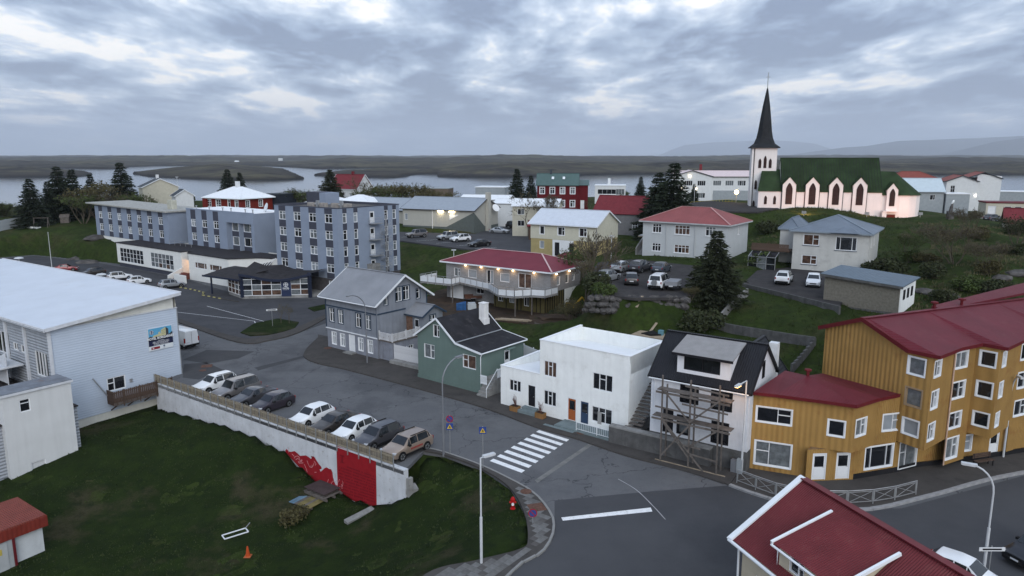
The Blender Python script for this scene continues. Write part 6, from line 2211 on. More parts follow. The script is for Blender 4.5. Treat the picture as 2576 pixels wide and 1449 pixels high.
MB().box(-2.8, .2, 5.55, 5.6, 2.35, 2.55).build('porch_fascia', WOOD_PALE, h)
MB().box(-2.6, .2, 8.0, 8.1, -.5, 2.5).build('porch_wall', WOOD_BROWN, h)
l_ = bpy.data.lights.new('porch_light', 'POINT')
l_.energy, l_.color, l_.shadow_soft_size = 20, (1, .6, .22), .1
put(bpy.data.objects.new('porch_light', l_), h, (-.3, 6.4, 2.3))

# --- pale house with blue-grey hip roof
PATCHW = M('patched_cream_render', (0.50, 0.505, 0.485), rough=.9, var=.08, scale=.5, stain=((.34, .34, .33), .55, .45), streak=.15)
BLUEROOF = M('blue_grey_roof', (0.145, 0.175, 0.215), rough=.5, var=.12, scale=.5, rib=('s', .25, .008))
h = house('patched_house', 'patched pale house with blue-grey hip roof and picture windows', 40.9, 106.1, 7.5, -33.3)
w, d, he = 10.9, 11.5, 5.85
bw_ = dict(bw=.1, glass=[GL_DARK, GL_WARM], sill=NAVY)
facade(h, 'wall', PATCHW, rect(.4, w - .4, .4, d - .4), -1.2, he, {0: [(2.5, 3.75, 2.2, 1.6, 'tee', bw_), (7.2, 3.3, 2.8, 1.95, 'strip3', bw_), (2.4, .95, 2.1, 1.35, 'tee', dict(bw_, glass=GL_WARM))], 1: [(3.0, 3.6, .9, 1.4, 'one'), (6.0, 3.6, 1.2, 1.5, 'one'), (3.0, .8, .9, 1.2, 'one')]})
hip_roof(h, .4, w - .4, .4, d - .4, he, 7.95, BLUEROOF, over=.55, fascia=M('blue_grey_fascia', (.22, .26, .3)), hips=M('blue_hip', (.2, .24, .28)))
by = MB()
by.poly([(5.6, -.75, he + .02), (9.4, -.75, he + .02), (7.9, 1.0, he + .85), (7.1, 1.0, he + .85)]).poly([(9.4, -.75, he + .02), (9.4, .6, he + .1), (7.9, 1.0, he + .85)]).poly([(5.6, .6, he + .1), (5.6, -.75, he + .02), (7.1, 1.0, he + .85)])
by.build('bay_roof', BLUEROOF, h)
hip_roof(h, -2.2, .4, 3.5, d - .8, he - .1, 7.3, BLUEROOF, over=.3, fascia=M('blue_grey_fascia', (.22, .26, .3)))
facade(h, 'rear_wing_wall', PATCHW, rect(-2.2, .35, 3.5, d - .8), -1, he - .15)
# timber deck and conservatory
MB().box(-5.4, -.0, -.2, 3.4, 2.55, 2.7).build('deck', WOOD_BROWN, h)
dkm = MB().box(0, .12, -.02, .02, 2.6, 3.7).data('deck_board', WOOD_BROWN)
for k in range(38):
 obj('deck_board', dkm, h, (-5.4 + k * .142, -.22, 0))
cs = MB()
for x in (-5.2, -3.9, -2.6, -1.3):
 cs.bar((x, -2.4, -.3), (x, -2.4, 1.9), .08).bar((x, -2.4, 1.9), (x, -.3, 2.5), .08)
for z in (-.2, .9, 1.9):
 cs.bar((-5.2, -2.4, z), (-1.3, -2.4, z), .07)
cs.build('conservatory_frame', STEEL, h)
for i in range(3):
 for z in (-.2, .9):
  MB().poly([(-5.15 + i * 1.3, -2.38, z), (-3.95 + i * 1.3, -2.38, z), (-3.95 + i * 1.3, -2.38, z + 1), (-5.15 + i * 1.3, -2.38, z + 1)]).build('pane', GL_CURT if i == 1 else GL_DARK, h)
 MB().poly([(-5.15 + i * 1.3, -2.38, 1.9), (-3.95 + i * 1.3, -2.38, 1.9), (-3.95 + i * 1.3, -.3, 2.5), (-5.15 + i * 1.3, -.3, 2.5)]).build('roof_pane', GL_DARK, h)

# --- garage
h = house('garage', 'pebbledash garage with sloping blue-grey roof above the lower garden', 36.3, 82.8, 7.2, -42, 'garage')
PEB = M('pebbledash', (0.17, 0.16, 0.135), rough=.95, var=.2, scale=4, bump=.02, bscale=25)
facade(h, 'wall', PEB, rect(0, 8.0, 0, 6.4), -.1, {0: [(0, 3.4), (8, 2.85)], 1: [(0, 2.85), (6.4, 2.95)], 2: [(0, 2.95), (8, 3.5)], 3: 3.4})
facade(h, 'concrete_base', CONC_DARK, rect(-2.5, 8.02, -.03, 6.4), -3.0, -.1)
MB().box(8.0, 8.06, .1, 6.3, -1.5, 2.75).build('white_side_wall', RENDER_W, h)
for i in range(3):
 MB().box(8.06, 8.1, 1.2 + i * 1.6, 2.0 + i * 1.6, 1.2, 2.3).build('window', BLACK_FR, h)
MB().slab([(-.4, -.4, 3.5), (8.4, -.4, 2.95), (8.4, 6.7, 3.15), (-.4, 6.7, 3.7)], .12).build('roof', M('dusky_blue_roof', (.105, .14, .175), rough=.5, var=.12, rib=('x', .3, .01)), h)
MB().bar((-.4, -.44, 3.32), (8.4, -.44, 2.78), .05, .25).build('fascia', CONC_DARK, h)

# --- civic hall behind the hotel
HALLW = M('beige_hall_cladding', (0.40, 0.395, 0.355), rough=.75, var=.04, rib=('s', 1.2, .004), streak=.08)
HALLG = M('dark_green_hall_base', (0.10, 0.115, 0.11), rough=.75, var=.08)
HALLR = M('grey_blue_hall_roof', (0.27, 0.305, 0.35), rough=.45, var=.06, rib=('x', .4, .008))
h = house('civic_hall', 'beige hall with grey metal roof, dark green base and floodlit side wall', -27.2, 180.5, 6.0, -25, 'building')
w, d, he, hr = 20.0, 13.0, 5.4, 7.9
facade(h, 'wall', HALLW, rect(0, w, 0, d), 1.0, {0: he, 2: he, 1: gab(d, he, hr), 3: gab(d, he, hr)}, {0: [(1.0, 2.5, .9, 1.6, 'one')]})
facade(h, 'base_wall', HALLG, rect(-.05, w + .05, -.05, d + .05), -1, 1.2)
gt = MB()
gt.poly([(w - 7.5, -.06, 1.2), (w + .06, -.06, 1.2), (w + .06, -.06, 4.9)]).poly([(w + .06, -.06, 1.2), (w + .06, 5.5, 1.2), (w + .06, -.06, 4.9)])
gt.build('green_triangle', HALLG, h)
gable_roof(h, 0, w, 0, d, he, hr, HALLR, 'x', over=.5, verge=.5, fascia=M('dark_brown_fascia', (.05, .04, .038)))
MB().box(w + .05, w + .9, 6.0, 7.4, -.5, 9.4).build('chimney_pier', HALLW, h)
facade(h, 'rear_wing', HALLW, rect(-16, 0, 3, d + 3), -1, {'*': 4.6})
gable_roof(h, -16, 0, 3, d + 3, 4.6, 7.2, HALLR, 'x', over=.5, verge=.2, fascia=M('dark_brown_fascia', (.05, .04, .038)))
for x in (10.2, 13.3):
 MB().box(x, x + 1.5, -.3, -.06, 4.8, 5.0).build('strip_lamp', M('strip_lamp_glow', (1, .9, .7), emit=((1, .82, .5), 16)), h)
 l_ = bpy.data.lights.new('strip_lamp_light', 'AREA')
 l_.energy, l_.color, l_.size = 40, (1, .8, .48), 1.2
 lo = bpy.data.objects.new('strip_lamp_light', l_)
 put(lo, h, (x + .7, -.45, 4.7))
 lo.rotation_euler = (R(-25), 0, 0)
sg = MB().poly([(13.4, -.08, 4.2), (13.4, -.08, 2.9), (16.0, -.08, 4.2)]).build('triangular_sign', WHITE_FR, h)
MB().tube([(8.6, -.1, he - .3), (8.6, -.1, .2)], .07).build('downpipe', PAINT_W, h)
o = MB().lathe([(1.0, 0), (.8, -.2), (.3, -.36)], 14).build('satellite_dish', WHITE_FR, h, (w + 1.2, 9.5, 5.5))
o.rotation_euler = (R(60), 0, R(60))

# ------------------------------------------------------------------ church
CHW = M('church_white_render', (0.70, 0.69, 0.68), rough=.85, var=.04, scale=.5, streak=.10, bump=.004, bscale=5)
CHR = M('mossy_green_roof', (0.024, 0.044, 0.018), rough=.7, var=.35, scale=.35, streak=.3, stain=((.028, .03, .028), .5, .6))
CHR2 = M('dark_spire_shingle', (0.022, 0.024, 0.027), rough=.7, var=.25, scale=1.5, bump=.01, bscale=10)
CHB = M('dark_church_pipe', (.03, .025, .025), rough=.6)
CH_GL = M('church_window', (.026, .011, .011), rough=.45, var=.4, spec=.2)
ch = thing('church', 'white floodlit church with green gabled roof, pointed windows and black spire', 'church', (56.0, 151.6, 13.3), R(-14))
w, d, he, hr = 19.2, 10.4, 3.75, 10.3
facade(ch, 'nave_wall', CHW, rect(0, w, 0, d), -2.5, {0: he, 2: he, 1: gab(d, he, hr), 3: gab(d, he, hr)})
gable_roof(ch, 0, w, 0, d, he, hr, CHR, 'x', over=.25, verge=.06, th=.1)

sm = MB()
for k in range(36):
 x = .1 + k * .545
 sm.bar((x, -.3, he + .02), (x, d / 2 - .1, hr + .08), .05, .07)
sm = sm.build('standing_seams', CHR2, ch)
sm['kind'] = 'stuff'

def pointed(wd, h):
 """Outline of a pointed window, lower middle at the origin."""
 pts = [(-wd / 2, 0), (wd / 2, 0), (wd / 2, h * .72)]
 for k in range(1, 5):
  t = k / 5
  pts.append((wd / 2 * (1 - t) ** .75, h * (.72 + .28 * t ** .8)))
 pts.append((0, h))
 for k in range(4, 0, -1):
  t = k / 5
  pts.append((-wd / 2 * (1 - t) ** .75, h * (.72 + .28 * t ** .8)))
 pts.append((-wd / 2, h * .72))
 return pts

def church_window(x, y, z, wd, h, ang=0, bars=True):
 p = pointed(wd, h)
 o = MB().poly([(a, 0, b) for a, b in p]).build('window', CH_GL, ch, (x, y, z), ang)
 fr = MB()
 q = p + [p[0]]
 for a, b in zip(q, q[1:]):
  fr.bar((a[0], -.02, a[1]), (b[0], -.02, b[1]), .09, .08, up=(0, 1, 0))
 if bars:
  fr.bar((0, -.02, 0), (0, -.02, h * .8), .07, .05, up=(0, 1, 0))
  for t in (.25, .5):
   fr.bar((-wd / 2, -.02, h * t), (wd / 2, -.02, h * t), .05, .05, up=(0, 1, 0))
 fr.build('tracery', CHB, o)
 return o

for s in (1.5, 6.0, 10.5, 15.0):
 bh = 1.3
 bay = MB()
 bay.prism([(s - bh, -.35), (s + bh, -.35), (s + bh, 1.6), (s - bh, 1.6)], -2.5, 5.0)
 bay.poly([(s - bh, -.35, 5.0), (s + bh, -.35, 5.0), (s, -.35, 6.5)])
 b_ = bay.build('window_bay', CHW, ch)
 br = MB()
 br.slab([(s - bh - .15, -.55, 4.9), (s, -.55, 6.6), (s, 2.9, 6.6), (s - bh - .15, 1.8, 4.9)][::-1], .08)
 br.slab([(s, -.55, 6.6), (s + bh + .15, -.55, 4.9), (s + bh + .15, 1.8, 4.9), (s, 2.9, 6.6)][::-1], .08)
 br.build('bay_roof', CHR, b_)
 church_window(s, -.37, 1.0, 1.2, 4.3)
 for x in (s - bh - .1, s + bh + .1):
  MB().tube([(x, -.12, he - .1), (x, -.12, -1.6)], .07, 5).build('downpipe', CHB, ch)
# lean-to beside the tower
facade(ch, 'annex_wall', CHW, rect(-4.5, 0, .15, 5.0), -2.5, 3.6)
for x in (-3.0, -1.2):
 church_window(x, .13, .9, .45, 1.7, bars=False)
MB().slab([(-4.7, -.1, 3.6), (.0, -.1, 3.6), (.0, 5.0, 8.0), (-3.6, 5.0, 8.0)], .1).build('annex_roof', CHR, ch)
# tower and spire
tw0, ty0 = -5.9, 4.6
tws = 5.1
facade(ch, 'tower_wall', CHW, rect(tw0, tw0 + tws, ty0, ty0 + tws), -2.5, 12.6)
for dx, hh, z in ((-1.05, 1.9, 8.3), (0, 2.5, 8.3), (1.05, 1.9, 8.3)):
 church_window(tw0 + tws / 2 + dx + .2, ty0 - .02, z, .5, hh, bars=False)
church_window(tw0 + 1.1, ty0 - .02, 3.8, .4, 1.9, bars=False)
church_window(tw0 + .9, ty0 - .02, -.6, .4, 1.9, bars=False)
cx, cy = tw0 + tws / 2, ty0 + tws / 2
prof = [(tws / 2 + .55, 12.45), (tws / 2 + .5, 12.6), (2.1, 13.4), (1.65, 14.6), (1.4, 16.0), (1.1, 18.5), (.75, 21.2), (.4, 23.4), (.12, 25.0)]
spb = MB()
base = len(spb.v)
for r_, z in prof:
 for k in range(8):
  a = math.pi / 8 + k * math.pi / 4
  kk = (r_ - 1.4) / (tws / 2 - .85) if r_ > 1.4 else 0
  kk = max(0, min(1, kk))
  ro = r_ / math.cos(math.pi / 8)
  px, py = ro * math.cos(a), ro * math.sin(a)
  # blend the octagon to the square tower at the flare
  m_ = max(abs(px), abs(py))
  sx = math.copysign(r_, px)
  sy = math.copysign(r_, py)
  sq = (sx, sy)
  spb.v.append((cx + px * (1 - kk) + sq[0] * kk, cy + py * (1 - kk) + sq[1] * kk, z))
for i in range(len(prof) - 1):
 for k in range(8):
  a, b = i * 8 + k, i * 8 + (k + 1) % 8
  spb.f.append((a, b, b + 8, a + 8))
spb.f.append(tuple(range(7, -1, -1)))
spb.f.append(tuple(len(prof) * 8 - 8 + k for k in range(8)))
spb.build('spire', CHR2, ch)
MB().tube([(cx, cy, 24.8), (cx, cy, 28.2)], .09, 6).bar((cx - .45, cy, 27.3), (cx + .45, cy, 27.3), .1).build('cross', STEEL, ch)
MB().tube([(tw0 + .5, ty0 - .1, 12.4), (tw0 + .5, ty0 - .1, -1)], .08, 5).build('downpipe', CHB, ch)
# chancel and polygonal apse
acx, acy, ar = 22.6, 4.6, 4.7
ap = [(w + .02, acy - 4.3)] + [(acx + ar * math.cos(a), acy + ar * math.sin(a)) for a in [R(-90 + 22.5 * k) for k in range(9)]] + [(w + .02, acy + 4.3)]
facade(ch, 'apse_wall', CHW, ap, -3.2, 3.05)
ar_ = MB()
apx = (acx - .3, acy, 7.6)
rg = (w - .2, acy, 7.7)
ov = [((x - acx) * 1.07 + acx, (y - acy) * 1.07 + acy, 3.0) for x, y in ap]
ov[0] = (w, ov[0][1], 3.0)
ov[-1] = (w, ov[-1][1], 3.0)
ar_.poly([ov[0], ov[1], apx, rg])
for a, b in zip(ov[1:-1], ov[2:-1]):
 ar_.poly([a, b, apx])
ar_.poly([ov[-2], ov[-1], rg, apx])
ar_.build('apse_roof', CHR, ch)
s = w + 1.85
yb = acy - 4.75
bay = MB().prism([(s - 1.0, yb - .25), (s + 1.0, yb - .25), (s + 1.0, yb + 2), (s - 1.0, yb + 2)], -.8, 4.1)
bay.poly([(s - 1.0, yb - .25, 4.1), (s + 1.0, yb - .25, 4.1), (s, yb - .25, 5.4)])
b_ = bay.build('window_bay', CHW, ch)
br = MB()
br.slab([(s - 1.15, yb - .4, 4.0), (s, yb - .4, 5.5), (s, yb + 2.4, 5.5), (s - 1.15, yb + 1.5, 4.0)][::-1], .08)
br.slab([(s, yb - .4, 5.5), (s + 1.15, yb - .4, 4.0), (s + 1.15, yb + 1.5, 4.0), (s, yb + 2.4, 5.5)][::-1], .08)
br.build('bay_roof', CHR, b_)
church_window(s, yb - .27, .9, .9, 3.4)
MB().box(s - 1.7, s + 1.1, yb - 1.1, yb - .1, -.25, -.05).build('door_canopy', CHW, ch)
MB().box(s - 1.75, s - .95, yb - 1.0, yb, -3.2, -.3).build('porch_wall', CHW, ch)
dr = MB().box(s - .85, s + .85, yb - .12, yb - .02, -2.6, -.3).build('door', M('red_church_door', (.12, .016, .013), rough=.5, var=.2), ch)
for k in (-1, 1):
 MB().box(s + k * .42 - .3, s + k * .42 + .3, yb - .15, yb - .12, -1.0, -.45).build('door_pane', GL_WARM, dr)
# floodlights on the lawn
FLG = M('floodlight_glass', (1, .8, .55), emit=((1, .6, .25), 8))
for i, (x, y, z, aim, e, lab) in enumerate(((2022, 541, 12.9, (63, 151, 16), 2300, 'small floodlight on the lawn before the church nave'), (2180, 548, 12.4, (72, 149, 15.5), 600, 'small floodlight on the lawn beside the church door'), (2315, 540, 13.0, (80, 150, 15), 1000, 'small floodlight on the lawn right of the church apse'))):
 p = G(x, y, z)
 p.z = gz(p.x, p.y)
 fl = thing('floodlight', lab, 'lamp', tuple(p), 0, 'church floodlights')
 dv = Vector(aim) - (p + Vector((0, 0, .6)))
 rz = math.atan2(dv.y, dv.x) - math.pi / 2
 fl.rotation_euler = (0, 0, rz)
 MB().bar((0, 0, -.3), (0, 0, .5), .1).build('post', STEEL, fl)
 MB().box(-.4, .4, -.12, .2, .45, .95).build('housing', M('lamp_housing', (.3, .3, .3)), fl)
 MB().box(-.34, .34, .2, .215, .5, .9).build('lens', FLG, fl)
 l_ = bpy.data.lights.new('floodlight_beam', 'SPOT')
 l_.energy, l_.color, l_.spot_size, l_.spot_blend, l_.shadow_soft_size = e, (1, .46, .30), R(140), .6, .25
 lo = bpy.data.objects.new('floodlight_beam', l_)
 put(lo, fl, (0, .3, .7))
 lo.rotation_euler = (R(105), 0, 0)

# ------------------------------------------------------------------ background houses
BG_WHITE = M('far_white_wall', (0.62, 0.64, 0.65), rough=.85, var=.05, streak=.06)
BG_GREY = M('far_grey_wall', (0.16, 0.16, 0.165), rough=.9, var=.1, streak=.1)
BG_MGREY = M('far_mid_grey_wall', (0.30, .33, .35), rough=.8, var=.08)
BG_RED = M('far_oxblood_wall', (0.10, 0.011, 0.014), rough=.7, var=.1, rib=('s', .3, .01))
BG_CREAM = M('far_cream_wall', (0.47, .45, .37), rough=.85, var=.07)
R_WHITE = M('far_white_roof', (0.72, .75, .78), rough=.5, var=.04, rib=('x', .4, .006))
R_RED = M('far_red_roof', (0.15, .026, .032), rough=.55, var=.12, rib=('x', .4, .006))
R_GREEN = M('far_green_roof', (0.075, .12, .115), rough=.55, var=.1, rib=('x', .4, .006))
R_DARK = M('far_dark_roof', (0.05, .06, .07), rough=.6, var=.1)
R_PINKISH = M('far_pale_pink_roof', (0.60, .50, .50), rough=.5, var=.06)
R_ORANGE = M('far_tile_red_roof', (0.21, .058, .045), rough=.6, var=.1)

def bg_house(name, label, x, y, Y, deg, w, d, he, hr, wall, roof, kind='gx', wins=None, z=None, cat='house', fascia=None, over=.4):
 """House whose lower front-left corner is sighted at (x, y) at range Y."""
 p = AT(x, y, Y)
 if z is not None:
  p.z = z
 h = house(name, label, p.x, p.y, p.z, deg, cat)
 t = {'gx': {0: he, 2: he, 1: gab(d, he, hr), 3: gab(d, he, hr)}, 'gy': {1: he, 3: he, 0: gab(w, he, hr), 2: gab(w, he, hr)}, 'hip': he, 'flat': he}[kind]
 facade(h, 'wall', wall, rect(0, w, 0, d), -3.0, t, wins)
 if kind == 'gx':
  gable_roof(h, 0, w, 0, d, he, hr, roof, 'x', over=over, verge=.3, fascia=fascia)
 elif kind == 'gy':
  gable_roof(h, 0, w, 0, d, he, hr, roof, 'y', over=over, verge=.3, fascia=fascia)
 elif kind == 'hip':
  hip_roof(h, 0, w, 0, d, he, hr, roof, over=.7, fascia=fascia or WHITE_FR)
 else:
  MB().box(-.15, w + .15, -.15, d + .15, he, he + .25).build('roof', roof, h)
 return h

def rw_(n, w, z, ww, hh, st='cross', **k):
 return [(w * (i + .5) / n, z, ww, hh, st, k) for i in range(n)]

W6 = dict(bw=.1, casing=.1)
h = bg_house('red_villa', 'low oxblood villa with white hip roof and white chimney behind the hotel', 518, 523, 196, -30, 14, 10.5, 3.2, 6.0, M('villa_red_wall', (.16, .022, .016), var=.1, rib=('z', .3, .01)), R_WHITE, 'hip',
      {0: [(1.5, .8, 1.6, 1.9, 'six', W6), (5.2, .8, 1.9, 1.9, 'six', W6), (9.4, .8, .9, 2.0, 'top', W6), (12.4, .9, 1.3, 1.8, 'cross', W6)], 1: [(2.2, .8, 1.3, 1.8, 'six', W6), (6.5, .8, 1.3, 1.8, 'six', W6)]}, z=10.0)
MB().box(6.4, 7.3, 4.8, 5.7, 5.5, 7.4).build('chimney', BG_WHITE, h)
MB().box(-.6, 0.9, -.5, 1.4, -3, 3.1).build('bay', M('villa_red_wall', (.16, .022, .016), var=.1), h)
h = bg_house('navy_shed', 'dark navy flat-roofed outbuilding next to the red villa', 672, 523, 200, -30, 5, 6, 2.8, 3, M('navy_wall', (.02, .025, .035), var=.1), R_DARK, 'flat', None, 11.0, 'shed')
h = bg_house('white_gabled_house', 'white gabled house with dark roof above the spruces at far left', 350, 492, 225, -55, 7.5, 10, 4.6, 7.0, BG_CREAM, R_DARK, 'gx', {0: [(2, 1, 1.2, 1.4, 'cross'), (5, 1, 1.2, 1.4, 'cross')], 3: [(5, 4.4, .9, 1.2, 'one')]}, 10.3, fascia=PAINT_W)
MB().box(3, 3.8, 4.6, 5.4, 6, 8.2).build('chimney', BG_WHITE, h)
h = bg_house('small_white_gable', 'small white gable with dark roof between the trees below the far lamp', 432, 500, 215, -50, 4, 5, 2.6, 4.2, BG_WHITE, R_DARK, 'gx', None, 10.2, 'shed', fascia=PAINT_W)
h = bg_house('red_roofed_white_house', 'white house with bright red gable roof behind a spruce', 830, 499, 228, -25, 10.5, 8, 4.6, 8.6, BG_WHITE, R_RED, 'gx', {0: [(4.6, 1.6, 1.6, 1.5, 'two'), (8.5, 1.6, 1.6, 1.5, 'two')], 1: [(4, 4.6, 1.2, 1.3, 'cross')]}, 9.8, fascia=PAINT_W)
MB().box(5.8, 6.5, 3.7, 4.4, 8, 9.6).build('chimney', R_RED, h)
bg_house('low_white_house', 'low white-roofed bungalow behind the hotel tower, the left one', 775, 520, 190, -20, 9, 8, 2.6, 4.2, BG_WHITE, R_WHITE, 'hip', None, 9.6)
bg_house('low_white_house', 'low white-roofed bungalow behind the hotel tower, the right one', 848, 520, 192, -20, 9.5, 8, 2.7, 4.4, BG_WHITE, R_WHITE, 'hip', None, 9.6)
bg_house('brown_flat_house', 'brown flat-roofed house among bare shrubs near the shore', 1060, 492, 260, -10, 10, 7, 3.2, 3.2, M('brown_wall', (.14, .11, .09), var=.1), BG_MGREY, 'flat', None, 9.5)
bg_house('grey_flat_building', 'pale grey flat-roofed building near the shore left of the oxblood house', 1196, 501, 225, -15, 9.5, 8, 4.2, 4.2, BG_MGREY, R_WHITE, 'flat', {1: [(3, 1.6, 1.4, 1.2, 'two')]}, 10.4, 'building')
bg_house('long_white_shed', 'low white-roofed shed behind the civic hall gable', 1158, 515, 205, -15, 14, 7, 2.6, 3.6, BG_WHITE, R_WHITE, 'gx', None, 9.6, 'shed')
bg_house('white_lean_house', 'small white building with slanting white roof beside the shed behind the hall', 1242, 525, 190, -20, 5.5, 6, 3.0, 3.9, BG_WHITE, R_WHITE, 'gx', {1: [(2, 1, 1, 1, 'one')]}, 9.0)
h = bg_house('oxblood_house', 'tall oxblood house with green metal roof and white-framed windows', 1351, 532, 186, -6, 10.3, 7.5, 7.6, 10.2, BG_RED, R_GREEN, 'gx',
      {0: rw_(4, 10.3, 5.2, 1.25, 1.7, 'cross', **W6) + rw_(4, 10.3, 1.9, 1.25, 1.7, 'cross', **W6)}, 9.4, fascia=R_GREEN)
facade(h, 'basement_wall', CONC, rect(-.06, 10.36, -.06, 7.5), -2.5, 1.3, {0: rw_(4, 10.42, -.2, 1.2, 1.0, 'two')})
facade(h, 'side_annex_wall', BG_RED, rect(10.32, 12.9, .8, 6.5), -2, 7.4, {0: [(1.2, 1.4, .95, 2.2, 'door', {})]})
MB().slab([(10.2, .4, 7.45), (13.2, .4, 7.45), (13.2, 6.8, 8.6), (10.2, 6.8, 8.6)], .1).build('side_annex_roof', R_GREEN, h)
MB().box(3.0, 3.6, 3.4, 4.0, 9.8, 11.3).build('chimney', R_DARK, h)
for x in (3.6, 6.4):
 MB().slab([(x, 1.4, 8.95), (x + .6, 1.4, 8.95), (x + .6, 2.2, 9.5), (x, 2.2, 9.5)], .06).build('skylight', WHITE_FR, h)
for i in range(6):
 MB().box(10.7, 12.3, .75 - (6 - i) * .28, .8, -2.5 if i == 0 else -.5 + i * .28, -.22 + i * .28).build('step', CONC, h)
h = bg_house('pale_two_storey_house', 'pale two-storey house with white gable roof in front of the oxblood house', 1289, 546, 166, -12, 10.5, 7, 5.2, 6.6, BG_CREAM, R_WHITE, 'gx', {0: [(2.0, 3.2, 1.6, 1.4, 'two'), (6.4, 3.2, 1.3, 1.4, 'two'), (2.0, .6, 1.6, 1.3, 'two')], 1: [(3.4, 3.2, 1, 1.3, 'one')]}, 7.7)
h = bg_house('garden_shed', 'little brown garden shed with red roof under bare trees', 1330, 545, 158, -15, 3.0, 2.4, 1.8, 2.7, WOOD_BROWN, R_RED, 'gx', {0: [(1.5, .4, 1.2, 1.1, 'two')]}, 7.4, 'shed')
h = bg_house('grey_red_roofed_house', 'dark grey house with plain red gable roof left of the big spruces', 1492, 572, 150, -28, 10.5, 8.2, 4.4, 7.6, BG_GREY, R_RED, 'gx', {0: [(9.0, 1.2, 1.2, 1.5, 'two2', dict(bw=.1))], 1: [(3.0, 3.6, .9, 1.4, 'one')]}, 8.3)
MB().tube([(10.3, -.1, 4.2), (10.3, -.1, 0)], .07).build('downpipe', STEEL, h)
h = bg_house('modern_white_house', 'modern white house with a glazed upper floor near the shore', 1496, 513, 222, -8, 9.2, 7, 6.0, 6.0, BG_WHITE, R_WHITE, 'flat', {0: [(3.6, 3.5, 5.6, 1.5, 'four', dict(glass=GL_DARK)), (7.6, 3.3, 2.6, 1.8, 'three', dict(glass=GL_CURT)), (1.8, .5, 1.4, 1.2, 'one')]}, 9.2)
MB().box(3.8, 4.6, 3, 4, 6, 8.2).build('chimney', BG_WHITE, h)
h = bg_house('white_school', 'long white school with pale roof and rows of windows behind the church', 1690, 494, 216, -3, 33, 12, 6.9, 8.4, BG_WHITE, R_PINKISH, 'gx', {0: [(6.0 + i * 3.55, 4.2, 2.4, 1.5, 'four', dict(glass=[GL_CURT, GL_DARK])) for i in range(7)] + [(6.0 + i * 3.55, .6, 2.4, 1.5, 'four', {}) for i in range(7)]}, 11.3, 'school', fascia=R_DARK)
facade(h, 'gable_wing', BG_WHITE, rect(-.2, 11.5, -.6, 0), -1, {'*': 6.9, 0: gab(11.7, 6.9, 8.6)}, {0: [(4.8, 4.2, 2.4, 1.5, 'four', {}), (8.6, 4.2, 2.4, 1.5, 'four', {}), (4.8, .6, 2.4, 1.5, 'four', {}), (8.6, .6, 2.4, 1.5, 'four', {})]})
gable_roof(h, -.2, 11.5, -.6, 6, 6.9, 8.6, R_PINKISH, 'y', over=.3, verge=.3, fascia=R_DARK)
MB().box(12, 33, -.1, -.02, -.5, 2.8).build('grey_base', BG_MGREY, h)
MB().box(9, 9.7, 6, 6.7, 8, 10.4).build('chimney', R_RED, h)
for x, z in ((3.0, 3.2), (6.8, 3.2), (4.9, 6.9)):
 MB().box(x - .15, x + .15, -.85, -.62, z, z + .25).build('wall_lamp', M('school_lamp_glow', (1, .9, .7), emit=((1, .8, .5), 25)), h)
# buildings beyond the church apse
h = bg_house('red_roofed_hall', 'wide red-roofed building beyond the church apse', 2232, 478, 215, -8, 16, 11, 4.4, 7.4, BG_WHITE, R_ORANGE, 'hip', None, 12.2, 'building')
h = bg_house('white_gabled_hall', 'white gabled building with red roof and two lamps above the bay', 2379, 484, 205, -20, 7.6, 12, 5.2, 6.7, BG_WHITE, R_ORANGE, 'gy', {0: [(1.6, 1.2, 1.1, 2.8, 'six', dict(glass=GL_DARK))]}, 12.0, 'building', fascia=R_DARK)
for x in (3.4, 7.2):
 MB().box(x, x + .3, -.25, -.02, 1.2, 1.45).build('wall_lamp', M('cool_lamp_glow', (1, .95, .85), emit=((1, .92, .75), 20)), h)
facade(h, 'second_gable', BG_WHITE, rect(7.65, 13.5, 1.5, 12), -3, {'*': 6.0, 0: gab(5.85, 6.6, 7.2, 0.5)})
gable_roof(h, 5.0, 13.5, 1.5, 12, 6.0, 7.6, R_ORANGE, 'y', over=.3, verge=.3, fascia=R_DARK)
h = bg_house('pale_blue_roofed_house', 'grey house with pale blue metal roof beside the church apse', 2268, 506, 186, -8, 10.0, 7, 3.4, 6.4, BG_MGREY, M('pale_blue_roof', (.45, .53, .58), var=.05, rib=('x', .3, .006), rough=.45), 'gx', {0: [(2.7, 1.1, 1.3, 1.3, 'tee'), (7.3, 1.1, 1.3, 1.3, 'tee')]}, 12.0, fascia=BG_MGREY)
h = bg_house('grey_garage', 'low grey garage with flat white roof right of the pale blue roof', 2379, 506, 184, -12, 5.4, 5, 2.5, 2.5, BG_MGREY, R_WHITE, 'flat', None, 12.1, 'garage')
h = bg_house('long_grey_store', 'long low grey building by the water at far right', 2482, 497, 240, -25, 26, 7, 2.6, 2.6, BG_MGREY, R_WHITE, 'flat', {0: [(16 + i * 2.5, .9, 1.1, 1.0, 'one', {}) for i in range(4)]}, 10.0, 'building')
h = bg_house('cream_motel', 'low cream building with dark red roof edge at far right', 2480, 526, 165, -18, 18, 6, 2.8, 2.8, BG_CREAM, RED_TRIM, 'flat', {0: [(1.2, .1, 1.6, 2.1, 'one', dict(glass=DOOR_WHITE)), (4.3, 1.2, 1.4, .9, 'one'), (6.3, 1.2, 1.4, .9, 'one'), (10, 1.2, 1.4, .9, 'one')]}, 10.8, 'building')
h = bg_house('small_cream_house', 'small cream house with red gable roof at the far right edge', 2527, 572, 128, -30, 7, 6, 3.0, 5.2, BG_CREAM, R_RED, 'gx', {0: [(2.4, .9, 1.2, 1.4, 'two', dict(frame=BLACK_FR))]}, 9.6)
